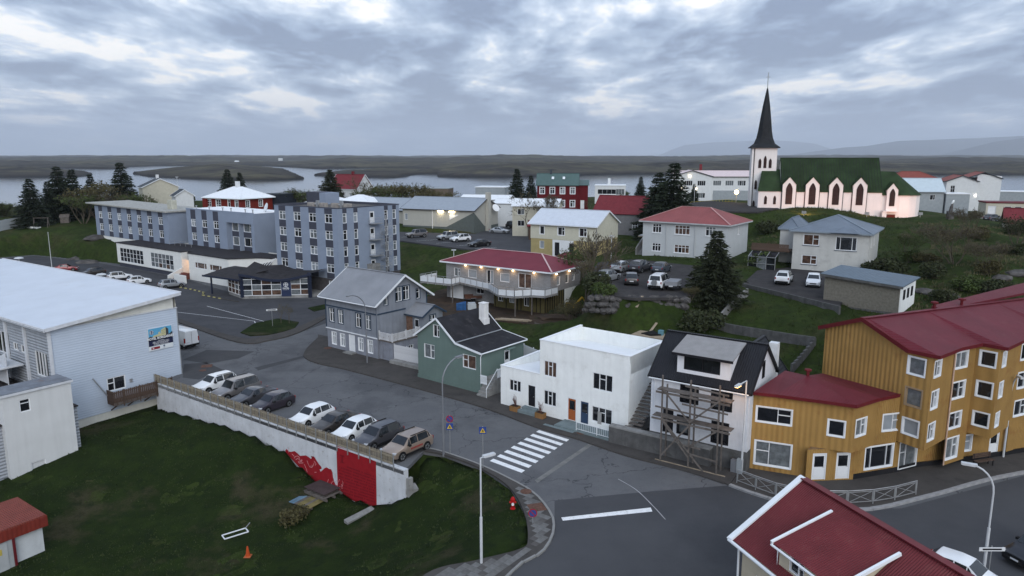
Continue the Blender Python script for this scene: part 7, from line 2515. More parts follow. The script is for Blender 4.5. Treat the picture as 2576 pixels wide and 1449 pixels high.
# far farmsteads across the water
for i, (x, y, Y, lab) in enumerate(((590, 408, 3050, 'tiny white farmhouse on the heath across the water at left'), (1580, 399, 5600, 'tiny white farmhouse far out on the heath beyond the big spruces'), (700, 400, 4700, 'tiny pale farm buildings far out on the heath above the middle point'))):
 p = AT(x, y, Y)
 h = house('farmhouse', lab, p.x, p.y, p.z - 3, 0, 'house', 'far farmhouses')
 k = Y / 3000
 facade(h, 'wall', BG_WHITE, rect(0, 16 * k, 0, 9 * k), -8, 6 * k)
 gable_roof(h, 0, 16 * k, 0, 9 * k, 6 * k, 9 * k, R_DARK if i else R_WHITE, 'x')

# ------------------------------------------------------------------ vehicles
TYRE = M('tyre_rubber', (.012, .012, .013), rough=.85)
RIM = M('alloy_rim', (.30, .31, .32), rough=.35, metal=.7, var=.1)
CARGL = M('car_glass', (.012, .015, .018), rough=.05, var=.3, spec=.7)
BLACKTRIM = M('black_plastic', (.014, .014, .015), rough=.6)
HEADL = M('headlamp', (.5, .52, .55), rough=.1, var=.2, spec=.7)
TAILL = M('tail_lamp', (.22, .012, .012), rough=.2, spec=.6)
PLATE = M('number_plate', (.6, .62, .64), rough=.4, var=.05)

def paint(name, c, metal=.3, rough=.32):
 return M('car_paint_' + name, c, rough=rough, var=.03, metal=metal, spec=.5, coat=.6)

def tmpl_box(name, b, mat):
 return (name, MB().box(*b).data(name, mat), (0, 0, 0), [])

CAR_T = {}

def car_template(kind):
 if kind in CAR_T:
  return CAR_T[kind]
 #        L,   W,   H,  lift, windscreen base, roof front, roof rear, rear-glass base, wheel r
 L, W, H, up, xw, xa, xb, xc, wr = {
  'hatch': (4.1, 1.76, 1.50, 0, 1.10, 1.75, 3.45, 3.92, .32),
  'sedan': (4.65, 1.82, 1.45, 0, 1.35, 2.05, 3.30, 4.05, .33),
  'suv': (4.45, 1.86, 1.66, .12, 1.15, 1.80, 3.85, 4.25, .36),
  'bigsuv': (4.85, 1.92, 1.86, .18, 1.35, 1.85, 4.45, 4.68, .39),
  'offroad': (4.7, 1.86, 1.88, .2, 1.40, 1.75, 4.40, 4.55, .40),
 }[kind]
 b0, m0 = .20 + up, .52 + up
 zb = .90 + up
 st = [(0.0, .30 + up, m0 - .06, .58 + up, .63 + up, (.40, .43, .42, .34)), (.14, b0, m0, .68 + up, .73 + up, (.455, .485, .465, .40)), (.75, b0, m0, .80 + up, .87 + up, (.48, .5, .475, .43)),
      (xw, b0, m0, zb, zb + .07, (.48, .5, .48, .43)), (xa, b0, m0, zb + .03, H - .06, (.48, .5, .48, .37)), ((xa * .6 + xb * .4), b0, m0, zb + .04, H, (.48, .5, .482, .375)), (xb, b0, m0, zb + .07, H - .05, (.48, .5, .48, .36)),
      (xc, b0, m0, zb + .08, zb + (.12 if kind != 'sedan' else .10), (.48, .495, .47, .40)), (L - .06, b0 + .04, m0, zb - .04, zb + .02, (.46, .48, .455, .38)), (L, .30 + up, m0 - .03, zb - .22, zb - .18, (.42, .45, .44, .36))]
 rings = []
 for x, z0, z1, z2, z3, hw in st:
  ys = [hw[0] * W, hw[1] * W, hw[2] * W, hw[3] * W]
  half = [(ys[0], z0), (ys[1], z1), (ys[2], z2), (ys[3], z3), (ys[3] * .55, z3 + .025)]
  rings.append([(L / 2 - x, y, z) for y, z in half] + [(L / 2 - x, 0, z3 + .035)] + [(L / 2 - x, -y, z) for y, z in reversed(half)])
 mb = MB()
 n = len(rings[0])
 for r in rings:
  mb.v += r
 for i in range(len(rings) - 1):
  for k in range(n - 1):
   a = i * n + k
   mb.f.append((a, a + 1, a + n + 1, a + n))
  mb.f.append((i * n, i * n + n, i * n + 2 * n - 1, i * n + n - 1))
 mb.f.append(tuple(range(n)))
 mb.f.append(tuple(range(len(rings) * n - 1, len(rings) * n - n - 1, -1)))
 body = mb.data('body')
 bm = bmesh.new()
 bm.from_mesh(body)
 bmesh.ops.recalc_face_normals(bm, faces=bm.faces)
 bm.to_mesh(body)
 bm.free()
 body.polygons.foreach_set('use_smooth', [True] * len(body.polygons))
 body.set_sharp_from_angle(angle=R(32))
 body.materials.append(paint('base', (.5, .5, .5)))
 T = [('body', body, (0, 0, 0), [])]

 def inset(name, quads, m=.09, off=.012, mat=CARGL):
  g = MB()
  for q in quads:
   q = [Vector(p) for p in q]
   c = sum(q, Vector()) / 4
   nm = (q[1] - q[0]).cross(q[3] - q[0]).normalized()
   if nm.dot(c - Vector((0, 0, .7))) < 0:
    nm = -nm
    q.reverse()
   q2 = [p + (c - p).normalized() * min(m, (c - p).length * .3) + nm * off for p in q]
   g.poly(q2)
  return (name, g.data(name, mat), (0, 0, 0), [])
 V = rings
 T.append(inset('windscreen', [(V[3][3], V[3][n - 4], V[4][n - 4], V[4][3])], .08, .03))
 T.append(inset('rear_window', [(V[6][3], V[6][n - 4], V[7][n - 4], V[7][3])], .10, .03))
 for sd in (2, n - 4):
  a, b = sd, sd + 1
  if sd != 2:
   a, b = n - 3, n - 4
  T.append(inset('front_side_window', [(V[4][a], V[5][a], V[5][b], V[4][b])], .05, .012))
  T.append(inset('rear_side_window', [(V[5][a], V[6][a], V[6][b], V[5][b])], .05, .012))
  q = [Vector(V[3][a]).lerp(Vector(V[4][a]), .35), Vector(V[4][a]), Vector(V[4][b]), Vector(V[4][b]).lerp(Vector(V[3][b]), .25)]
  T.append(inset('quarter_window', [q], .05, .012))
  if kind in ('suv', 'bigsuv', 'hatch', 'offroad'):
   q = [Vector(V[6][a]), Vector(V[6][a]).lerp(Vector(V[7][a]), .55), Vector(V[6][b]).lerp(Vector(V[7][b]), .4), Vector(V[6][b])]
   T.append(inset('tail_window', [q], .05, .012))
 # wheels
 tm = MB()
 tm.tube([(0, -.11, 0), (0, .11, 0)], wr, 18)
 tyre = tm.data('wheel', TYRE)
 rm = MB()
 rm.tube([(0, .10, 0), (0, .125, 0)], wr * .68, 14)
 rimo = rm.data('rim', RIM)
 hm = MB()
 hm.tube([(0, .105, 0), (0, .13, 0)], wr * .16, 8)
 for k in range(5):
  a = k * 2 * math.pi / 5
  hm.bar((0, .128, 0), (wr * .62 * math.cos(a), .128, wr * .62 * math.sin(a)), .02, .05)
 hub = hm.data('spokes', BLACKTRIM)
 am = MB()
 am.tube([(0, -.02, 0), (0, .004, 0)], wr * 1.16, 18)
 arch = am.data('wheel_arch', BLACKTRIM)
 fx, rx = L / 2 - .82, L / 2 - (L - .85)
 for x in (fx, rx):
  for s in (1, -1):
   T.append(('wheel_arch', arch, (x, s * W * .5, wr + .02), []))
   T.append(('wheel', tyre, (x, s * (W * .5 - .09), wr), [('rim', rimo, s), ('spokes', hub, s)]))
 for s in (1, -1):
  T.append(('headlight', MB().box(L / 2 - .24, L / 2 - .02, s * W * .40 - .13, s * W * .40 + .13, .60 + up, .72 + up).data('headlight', HEADL), (0, 0, 0), []))
  T.append(('taillight', MB().box(-L / 2 - .015, -L / 2 + .18, s * W * .425 - .07, s * W * .425 + .06, .68 + up, .92 + up).data('taillight', TAILL), (0, 0, 0), []))
  T.append(('mirror', MB().box(L / 2 - xw - .55, L / 2 - xw - .35, s * (W * .5 + .06) - .09, s * (W * .5 + .06) + .09, zb, zb + .15).data('mirror', BLACKTRIM), (0, 0, 0), []))
  if kind in ('suv', 'bigsuv', 'offroad'):
   T.append(('roof_rail', MB().bar((L / 2 - xa - .2, s * W * .35, H + .03), (L / 2 - xb + .1, s * W * .35, H), .05).data('roof_rail', BLACKTRIM), (0, 0, 0), []))
   T.append(('side_trim', MB().box(L / 2 - L + 1.3, L / 2 - 1.25, s * W * .487 - .02, s * W * .487 + .03, b0 - .02, b0 + .14).data('side_trim', BLACKTRIM), (0, 0, 0), []))
 T.append(('grille', MB().box(L / 2 - .06, L / 2 + .012, -.38, .38, .48 + up, .60 + up).data('grille', BLACKTRIM), (0, 0, 0), []))
 T.append(tmpl_box('front_bumper', (L / 2 - .12, L / 2 + .02, -W * .40, W * .40, .26 + up * .8, .38 + up), BLACKTRIM))
 T.append(tmpl_box('rear_bumper', (-L / 2 - .02, -L / 2 + .12, -W * .42, W * .42, .28 + up * .8, .46 + up), BLACKTRIM))
 T.append(tmpl_box('number_plate', (-L / 2 - .03, -L / 2 - .018, -.24, .24, .55 + up, .67 + up), PLATE))
 T.append(tmpl_box('number_plate', (L / 2 + .02, L / 2 + .032, -.24, .24, .38 + up, .48 + up), PLATE))
 if kind == 'offroad':
  T.append(('spare_wheel', MB().tube([(-L / 2 - .2, 0, 1.0), (-L / 2 - .03, 0, 1.0)], .36, 14).data('spare_wheel', RIM), (0, 0, 0), []))
 CAR_T[kind] = T
 return T

def car(kind, label, p, heading, col, group='cars parked in rows', name='parked_car'):
 root = thing(name, label, 'car', tuple(p), heading, group)
 for nm, me, loc, subs in car_template(kind):
  o = obj(nm, me, root, loc, None, col if nm == 'body' else None)
  for snm, sme, s in subs:
   so = obj(snm, sme, o)
   if s < 0:
    so.rotation_euler = (0, 0, math.pi)
 return root

P_WHITE = paint('white', (.70, .72, .74), 0)
P_SILVER = paint('silver', (.42, .44, .46), .6)
P_GREY = paint('graphite', (.075, .075, .085), .5)
P_TAN = paint('bronze_beige', (.33, .26, .21), .5)
P_BLACK = paint('black', (.012, .012, .015), .3)
P_PLUM = paint('dark_plum', (.035, .028, .038), .4)
P_BROWN = paint('dark_brown', (.05, .042, .038), .5)
P_RED = paint('red', (.17, .012, .018), .3)
P_BEIGE = paint('grey_beige', (.20, .19, .19), .5)
P_BLUEG = paint('blue_grey', (.07, .085, .11), .4)
head_wall = math.atan2(WN.y, WN.x)
row = [('suv', 562, 962, P_WHITE, 'white SUV with black roof rails, leftmost in the row above the wall'), ('bigsuv', 612, 978, P_BEIGE, 'large grey-beige SUV second from left above the wall'),
      ('sedan', 655, 992, P_GREY, 'grey saloon with boot spoiler, third from left above the wall'), ('hatch', 704, 1008, P_PLUM, 'dark plum hatchback left of the empty space above the wall'),
      ('hatch', 797, 1042, P_WHITE, 'white hatchback right of the empty space above the wall'), ('sedan', 853, 1060, P_BROWN, 'dark brown saloon between the two white hatchbacks'),
      ('hatch', 902, 1077, P_WHITE, 'white hatchback third from right above the mural'), ('suv', 957, 1098, P_GREY, 'dark grey SUV beside the bronze car above the mural'), ('suv', 1022, 1124, P_TAN, 'bronze beige SUV at the right end of the row above the wall')]
rowcars = []
for kind, x, y, col, lab in row:
 p = G(x, y, .55)
 s = (p.x - WALL_A.x) * WDIR.x + (p.y - WALL_A.y) * WDIR.y
 q = WALL_A + WDIR * s - WN * 2.75
 rowcars.append(car(kind, lab, (q.x, q.y, 0), head_wall + R(random.Random(x).uniform(-2, 2)), col, 'cars parked along the retaining wall fence'))
# the bronze car carries a red word on its door; it is too worn to read and stays a red band of marks
tm_ = MB()
for k in range(9):
 tm_.box(.35 - k * .15, .46 - k * .15, .937, .94, .66, .80)
tm_.build('door_lettering', M('red_vinyl', (.3, .02, .02)), rowcars[-1])
for kind, x, y, hd, col, lab in (('sedan', 166, 678, 20, P_RED, 'red saloon parked at the far left by the flagpole'), ('suv', 234, 690, 228, P_BROWN, 'dark brown SUV facing the road in front of the hotel'), ('suv', 302, 700, 40, P_WHITE, 'white SUV parked nose-in before the hotel podium'),
      ('hatch', 350, 709, 40, P_WHITE, 'white hatchback parked nose-in before the hotel podium'), ('suv', 432, 720, 42, P_SILVER, 'silver SUV parked alone before the hotel steps')):
 p = G(x, y, .3)
 car(kind, lab, (p.x, p.y, 0.006), R(hd), col, 'cars parked at the hotel')
for kind, x, y, hd, col, lab in (('offroad', 1048, 594, 212, P_BEIGE, 'grey off-roader nearest the hotel tower in the hall car park'), ('offroad', 1126, 600, 215, P_SILVER, 'old silver off-roader in the hall car park'), ('suv', 1158, 604, 215, P_WHITE, 'white SUV beside the old off-roader in the hall car park'),
      ('sedan', 1206, 616, 215, P_BLACK, 'black saloon at the near end of the hall car park row'), ('sedan', 1256, 583, -18, P_SILVER, 'silver saloon standing side-on by the civic hall'), ('bigsuv', 1297, 572, -18, P_BLACK, 'black pickup-like SUV behind the silver saloon')):
 p = G(x, y, 6.3)
 car(kind, lab, (p.x, p.y, 6.002), R(hd), col, 'cars in the hall car park')
for kind, x, y, hd, col, lab in (('hatch', 1564, 676, 55, P_SILVER, 'silver hatchback in the back row of the terrace car park'), ('suv', 1611, 677, 55, P_GREY, 'dark SUV in the back row of the terrace car park'), ('hatch', 1664, 679, 60, P_BLUEG, 'blue-grey hatchback at the right of the back row on the terrace'),
      ('hatch', 1530, 700, 55, P_SILVER, 'silver car half hidden by the bare tree on the terrace'), ('hatch', 1588, 707, 82, P_BLACK, 'small black car seen from behind on the terrace'), ('offroad', 1660, 718, 62, P_WHITE, 'white off-roader with spare wheel on the terrace'),
      ):
 p = G(x, y, 8.2)
 car(kind, lab, (p.x, p.y, 7.902), R(hd), col, 'cars on the terrace car park')
for kind, x, y, hd, col, lab in (('suv', 1972, 706, 62, P_WHITE, 'white estate seen from behind below the patched house'), ('hatch', 2046, 712, 246, P_WHITE, 'white car facing the viewer below the patched house')):
 p = G(x, y, 7.9)
 car(kind, lab, (p.x, p.y, 7.602), R(hd), col, 'cars below the patched house')
p = G(2400, 1440, .5)
car('hatch', 'white car partly hidden behind the near red roof', (p.x + .4, p.y - .3, 0.006), R(-50), P_WHITE, 'cars on the main road')
p = G(2592, 1392, .5)
car('suv', 'dark car cut off by the right edge of the view', (p.x + .6, p.y, 0.006), R(-160), P_BLACK, 'cars on the main road')
for x, y, Y, hd, col, lab in ((1449, 531, 176, 10, P_WHITE, 'small white car below the oxblood house, left one'), (1472, 531, 177, 10, P_WHITE, 'small white car below the oxblood house, right one'), (2500, 533, 158, 20, P_GREY, 'dark car in front of the low cream building'), (2530, 531, 162, 20, P_BLUEG, 'blue-grey car in front of the low cream building')):
 p = AT(x, y, Y)
 car('hatch', lab, (p.x, p.y, gz(p.x, p.y)), R(hd), col, 'far parked cars')

def van():
 r = thing('delivery_van', 'white delivery van parked beside the corrugated hall', 'van', (-43.0, 90.6, 0.0), R(146), None)
 L, W, H = 5.9, 2.05, 2.45
 sec = [(0, .5, .9, .36), (.25, .45, 1.05, .45), (1.05, .4, 1.25, .48), (1.95, .4, 2.3, .46), (2.4, .4, H, .455), (L - .1, .4, H - .03, .455), (L, .45, H - .15, .44)]
 mb = MB()
 n = 8
 for x, z0, z1, hw in sec:
  y = hw * W
  for yy, zz_ in ((y * .95, z0), (y * 1.06, z0 + .25), (y * 1.05, (z0 + z1) / 2 + .1), (y * .9, z1 - .08), (y * .7, z1), (-y * .7, z1), (-y * .9, z1 - .08), (-y * 1.05, (z0 + z1) / 2 + .1), (-y * 1.06, z0 + .25), (-y * .95, z0)):
   mb.v.append((L / 2 - x, yy, zz_))
 n = 10
 for i in range(len(sec) - 1):
  for k in range(n):
   a, b = i * n + k, i * n + (k + 1) % n
   mb.f.append((a, b, b + n, a + n))
 mb.f.append(tuple(range(n)))
 mb.f.append(tuple(range(len(sec) * n - 1, len(sec) * n - n - 1, -1)))
 me = mb.data('body', P_WHITE, True)
 me.set_sharp_from_angle(angle=R(30))
 obj('body', me, r)
 MB().poly([(L / 2 - 1.08, .8, 1.32), (L / 2 - 1.08, -.8, 1.32), (L / 2 - 1.9, -.75, 2.2), (L / 2 - 1.9, .75, 2.2)]).build('windscreen', CARGL, r, (.03, 0, .03))
 for s in (1, -1):
  MB().poly([(L / 2 - 1.2, s * 1.1, 1.45), (L / 2 - 2.3, s * 1.12, 1.45), (L / 2 - 2.3, s * 1.06, 2.05), (L / 2 - 1.75, s * 1.06, 2.05)]).build('side_window', CARGL, r)
  MB().box(-L / 2 - .02, -L / 2 + .1, s * .95 - .08, s * .95 + .08, .9, 1.5).build('taillight', TAILL, r)
  MB().box(-L / 2 + .3, L / 2 - 1.5, s * 1.09 - .02, s * 1.09 + .02, .42, .6).build('side_trim', BLACKTRIM, r)
  for x in (L / 2 - 1.05, -L / 2 + 1.1):
   o = MB().tube([(0, -.12, 0), (0, .12, 0)], .36, 16).build('wheel', TYRE, r, (x, s * .94, .36))
   MB().tube([(0, s * .11, 0), (0, s * .135, 0)], .22, 12).build('rim', RIM, o)
 MB().box(-L / 2 - .12, -L / 2 + .05, -.95, .95, .42, .62).build('rear_bumper', BLACKTRIM, r)
 MB().box(-L / 2 - .02, -L / 2 - .008, -.012, .012, .65, 2.2).build('door_gap', BLACKTRIM, r)
 MB().box(-L / 2 - .03, -L / 2 - .01, .25, .75, .85, .98).build('number_plate', PLATE, r)

van()

def trailer(label, p, rz, mat, cover=None):
 r = thing('utility_trailer', label, 'trailer', tuple(p), rz, None)
 L, W = 2.6, 1.4
 MB().box(-L / 2, L / 2, -W / 2, W / 2, .55, .6).build('bed', mat, r)
 for b in ((-L / 2, L / 2, -W / 2, -W / 2 + .04, .6, 1.0), (-L / 2, L / 2, W / 2 - .04, W / 2, .6, 1.0), (-L / 2, -L / 2 + .04, -W / 2, W / 2, .6, 1.0), (L / 2 - .04, L / 2, -W / 2, W / 2, .6, 1.0)):
  MB().box(*b).build('side_board', mat, r)
 MB().bar((L / 2, 0, .5), (L / 2 + 1.2, 0, .45), .08).build('drawbar', STEEL, r)
 for s in (-1, 1):
  MB().tube([(0, s * (W / 2 + .02), .3), (0, s * (W / 2 + .2), .3)], .3, 14).build('wheel', TYRE, r)
  MB().box(-.4, .4, s * (W / 2 + .12) - .12, s * (W / 2 + .12) + .12, .62, .66).build('mudguard', STEEL, r)
 if cover:
  MB().prism([(-L / 2 - .03, -W / 2 - .03), (L / 2 + .03, -W / 2 - .03), (L / 2 + .03, W / 2 + .03), (-L / 2 - .03, W / 2 + .03)], .7, 1.2).build('cover', cover, r)
  MB().box(-L / 2 - .06, -L / 2 - .03, -.24, .24, .6, .7).build('number_plate', PLATE, r)
 return r

p = G(1693, 729, 7.9)
trailer('grey covered trailer beside the white off-roader', (p.x, p.y, 7.9), R(65), BLACKTRIM, M('grey_tarpaulin', (.22, .23, .25), rough=.6))
p = G(1190, 758, 2.2)
trailer('rusty brown open trailer in the yard of the balcony house', (p.x, p.y, 2.2), R(10), M('rusty_brown_board', (.10, .05, .035), var=.3, rough=.85))

# ------------------------------------------------------------------ trees and shrubs
def leaf_mat(name, c, var=.4):
 m = M(name, c, rough=.85, var=var, scale=.8, spec=.2)
 return m

NEEDLE = leaf_mat('spruce_needles', (.017, .025, .014))
NEEDLE2 = leaf_mat('olive_spruce_needles', (.026, .032, .016))
BARK = M('tree_bark', (.075, .062, .05), rough=.95, var=.3, scale=4)
BARK_P = M('pale_twig_bark', (.10, .085, .065), rough=.95, var=.3, scale=4)
BUD = leaf_mat('olive_buds', (.075, .068, .03))
LEAFG = leaf_mat('spring_leaves', (.052, .075, .022))
LEAFD = leaf_mat('dark_shrub_leaves', (.036, .044, .019))

def spruce_meshes(seed, h=10.0, rad=3.0, dens=1.0):
 rn = random.Random(seed)
 mb = MB()
 nw = int(36 * dens)
 for i in range(nw):
  t = (i + rn.random() * .6) / nw
  z = h * (.05 + .93 * t)
  rl = rad * (1 - t) ** .82 * (.82 + .3 * rn.random()) + .12
  nb = max(4, int(11 * (1 - t) + 4))
  for k in range(nb):
   a = 2 * math.pi * (k + rn.random() * .8) / nb + i
   L = rl * (.7 + .45 * rn.random())
   d = Vector((math.cos(a), math.sin(a), 0))
   droop = -.28 - .15 * rn.random() + .55 * t
   ns = max(2, int(L / .34))
   for q in range(ns):
    f = (q + .45) / ns
    p = Vector((0, 0, z)) + d * (L * f) + Vector((0, 0, droop * L * f * (1.15 - .55 * f)))
    wv = .24 + .34 * (1 - f) * L / rad
    for s in range(3):
     side = Vector((-d.y, d.x, 0)) * (1 if s == 0 else -1 if s == 1 else 0)
     tip = p + d * (.34 + .22 * rn.random()) + side * (wv * (.8 + .6 * rn.random())) + Vector((0, 0, -.10 - .2 * rn.random() if s < 2 else .12))
     wd = Vector((rn.uniform(-1, 1), rn.uniform(-1, 1), rn.uniform(-.2, 1))).normalized() * (.13 + .09 * rn.random())
     mb.poly([p - wd, tip, p + wd])
 for k in range(26):
  a, z = rn.random() * 6.28, h * (.9 + .1 * rn.random())
  mb.poly([(0, 0, z), (.05 * math.cos(a), .05 * math.sin(a), z + .1), (.16 * math.cos(a), .16 * math.sin(a), z + .3)])
 crown = mb.data('crown', NEEDLE)
 tr = MB().tube([(0, 0, -1), (0, 0, h * .3), (0, 0, h * .97)], [h * .022, h * .016, .02], 7).data('trunk', BARK)
 return crown, tr

def bare_meshes(seed, h=8.0, spread=.9, stems=1, leaf=.5, nl=3, depth=5, lsize=.13, twig=.010):
 rn = random.Random(seed)
 mb, lf = MB(), MB()

 def grow(p, d, L, r, k):
  n = 2 if k > 2 else 1
  pts, rr_ = [p], [r]
  q = p
  for i in range(n):
   d = (d + Vector((rn.uniform(-.16, .16), rn.uniform(-.16, .16), rn.uniform(-.05, .14)))).normalized()
   q = q + d * (L / n)
   pts.append(q)
   rr_.append(max(twig, r * (1 - .35 * (i + 1) / n)))
  mb.tube(pts, rr_, 5 if k > 3 else 3, cap=False)
  if k <= 2 and leaf > 0:
   for _ in range(nl):
    if rn.random() < leaf:
     c = p.lerp(q, rn.random() * 1.1) + Vector((rn.uniform(-.2, .2), rn.uniform(-.2, .2), rn.uniform(-.15, .2)))
     a = Vector((rn.uniform(-1, 1), rn.uniform(-1, 1), rn.uniform(-1, 1))).normalized() * lsize * rn.uniform(.6, 1.5)
     b = a.cross(Vector((rn.uniform(-1, 1), rn.uniform(-1, 1), rn.uniform(-1, 1)))).normalized() * lsize * rn.uniform(.5, 1.1)
     lf.poly([c - a, c + b, c + a, c - b])
  if k == 0:
   return
  nb = 3 if k > 1 else 4
  for j in range(nb):
   a = 2 * math.pi * (j + rn.random()) / nb
   s = d.cross(Vector((0, 0, 1)))
   s = s.normalized() if s.length > .05 else Vector((1, 0, 0))
   t = d.cross(s).normalized()
   nd = (d + (s * math.cos(a) + t * math.sin(a)) * spread * rn.uniform(.5, 1.05) + Vector((0, 0, .12))).normalized()
   grow(p.lerp(q, rn.uniform(.55, 1.0)) if j else q, nd, L * rn.uniform(.62, .86), rr_[-1] * rn.uniform(.55, .75), k - 1)
 for s in range(stems):
  a = 2 * math.pi * (s + rn.random() * .5) / stems
  d = Vector((0, 0, 1)) if stems == 1 else Vector((math.cos(a) * .55, math.sin(a) * .55, 1)).normalized()
  base = Vector((0, 0, -.4)) if stems == 1 else Vector((math.cos(a) * .25, math.sin(a) * .25, -.3))
  grow(base, d, h * .30, h * (.024 if stems == 1 else .014), depth)
 return lf.data('crown', BUD), mb.data('trunk', BARK_P)

def bush_meshes(seed, r=1.5, h=1.8, n=900, lsize=.16):
 rn = random.Random(seed)
 lf, mb = MB(), MB()
 lobes = [(Vector((rn.uniform(-.55, .55) * r, rn.uniform(-.55, .55) * r, h * rn.uniform(.35, .7))), rn.uniform(.35, .62)) for _ in range(7)]
 for i in range(n):
  c, s = rn.choice(lobes)
  v = Vector((rn.gauss(0, 1), rn.gauss(0, 1), rn.gauss(0, 1))).normalized() * rn.uniform(.45, 1.05) ** .6
  p = c + Vector((v.x * r * s, v.y * r * s, v.z * h * s * .75))
  p.z = max(p.z, .03)
  a = Vector((rn.uniform(-1, 1), rn.uniform(-1, 1), rn.uniform(-1, 1))).normalized() * lsize * rn.uniform(.6, 1.6)
  b = a.cross(Vector((rn.uniform(-1, 1), rn.uniform(-1, 1), rn.uniform(-1, 1)))).normalized() * lsize * rn.uniform(.5, 1.1)
  lf.poly([p - a, p + b, p + a, p - b])
 for i in range(26):
  a = rn.random() * 6.28
  q = Vector((math.cos(a) * r * rn.uniform(.2, .8), math.sin(a) * r * rn.uniform(.2, .8), h * rn.uniform(.6, 1.05)))
  mb.tube([(q.x * .1, q.y * .1, -.2), (q.x * .5, q.y * .5, q.z * .6), tuple(q)], [.03, .02, .008], 3, cap=False)
 return lf.data('foliage', LEAFD), mb.data('stems', BARK_P)

SPR = [spruce_meshes(11), spruce_meshes(23, 10, 2.6), spruce_meshes(37, 10, 3.6, 1.15)]
BARE = [bare_meshes(5, 8, .52, 1, .16, 2, 6, .09, .02), bare_meshes(9, 8, .6, 4, .3, 2, 5, .09, .018), bare_meshes(14, 8, .8, 1, .15, 2, 5), bare_meshes(21, 8, .7, 5, .6, 4, 4)]
ZTOP = [max(v.co.z for v in b[1].vertices) for b in BARE]
BUSH = [bush_meshes(3, 1.5, 1.8, 1700, .1), bush_meshes(8, 1.5, 1.6, 1900, .1), bush_meshes(13, 1.7, 1.5, 1500, .11)]

def tree(meshes, name, label, cat, p, s, rz, group, mats=None, parts=('crown', 'trunk')):
 r = thing(name, label, cat, tuple(p), rz, group)
 r.scale = s if isinstance(s, tuple) else (s, s, s)
 for nm, me, mt in zip(parts, meshes, mats or (None, None)):
  obj(nm, me, r, mat=mt)
 return r

def spot(x, y, Y=None, z=None):
 """Ground point on a sighting: at range Y if given, else where it meets the ground near z."""
 if Y is None:
  return on_ground(x, y, z if z is not None else 6.0)
 p = AT(x, y, Y)
 return Vector((p.x, p.y, gz(p.x, p.y)))

def height_to(p, ytop):
 """Height above p that reaches picture row ytop."""
 return AT(0, ytop, p.y).z - p.z

SP = [  # x, base row (or None), range, top row, mesh, label
 (1795, 800, 86, 578, 2, 'big dark spruce standing in front of the pale grey house'), (1655, 545, 142, 430, 0, 'left and shorter of the twin spruces beside the pale grey house'), (1692, 545, 139, 405, 0, 'right and taller of the twin spruces beside the pale grey house'),
 (1301, 490, 212, 422, 1, 'slender spruce left of the oxblood house'), (1336, 490, 218, 440, 1, 'short spruce hugging the oxblood house'), (833, 500, 206, 425, 2, 'broad spruce in front of the red-roofed white house'),
 (84, 560, 186, 447, 0, 'leftmost spruce above the grassy rise'), (128, 545, 192, 454, 1, 'small spruce second from left above the grassy rise'), (155, 545, 196, 416, 0, 'tallest spruce of the group above the grassy rise'), (190, 540, 198, 423, 1, 'slim spruce right of the tallest one above the grassy rise'),
 (309, 500, 206, 406, 0, 'tall spruce before the white gabled house at far left'), (233, 510, 204, 436, 1, 'small spruce top left of the white gabled house'), (575, 490, 232, 424, 0, 'spruce rising behind the red villa roof, left one'), (606, 490, 235, 432, 1, 'spruce rising behind the red villa roof, right one'),
 (1611, 495, 225, 443, 1, 'thin young conifer near the shore between the modern house and the spruces'), (1745, 505, 196, 462, 1, 'little conifer on the lawn before the school')]
for x, y, Y, yt, k, lab in SP:
 p = spot(x, y, Y)
 hh = max(2.0, height_to(p, yt))
 wx = 1.15 if k == 1 else 1.3
 tree(SPR[k], 'spruce_tree', lab, 'tree', p, (hh / 10 * wx, hh / 10 * wx, hh / 10), x * .37, 'spruces', (NEEDLE if k != 2 else NEEDLE2, None))
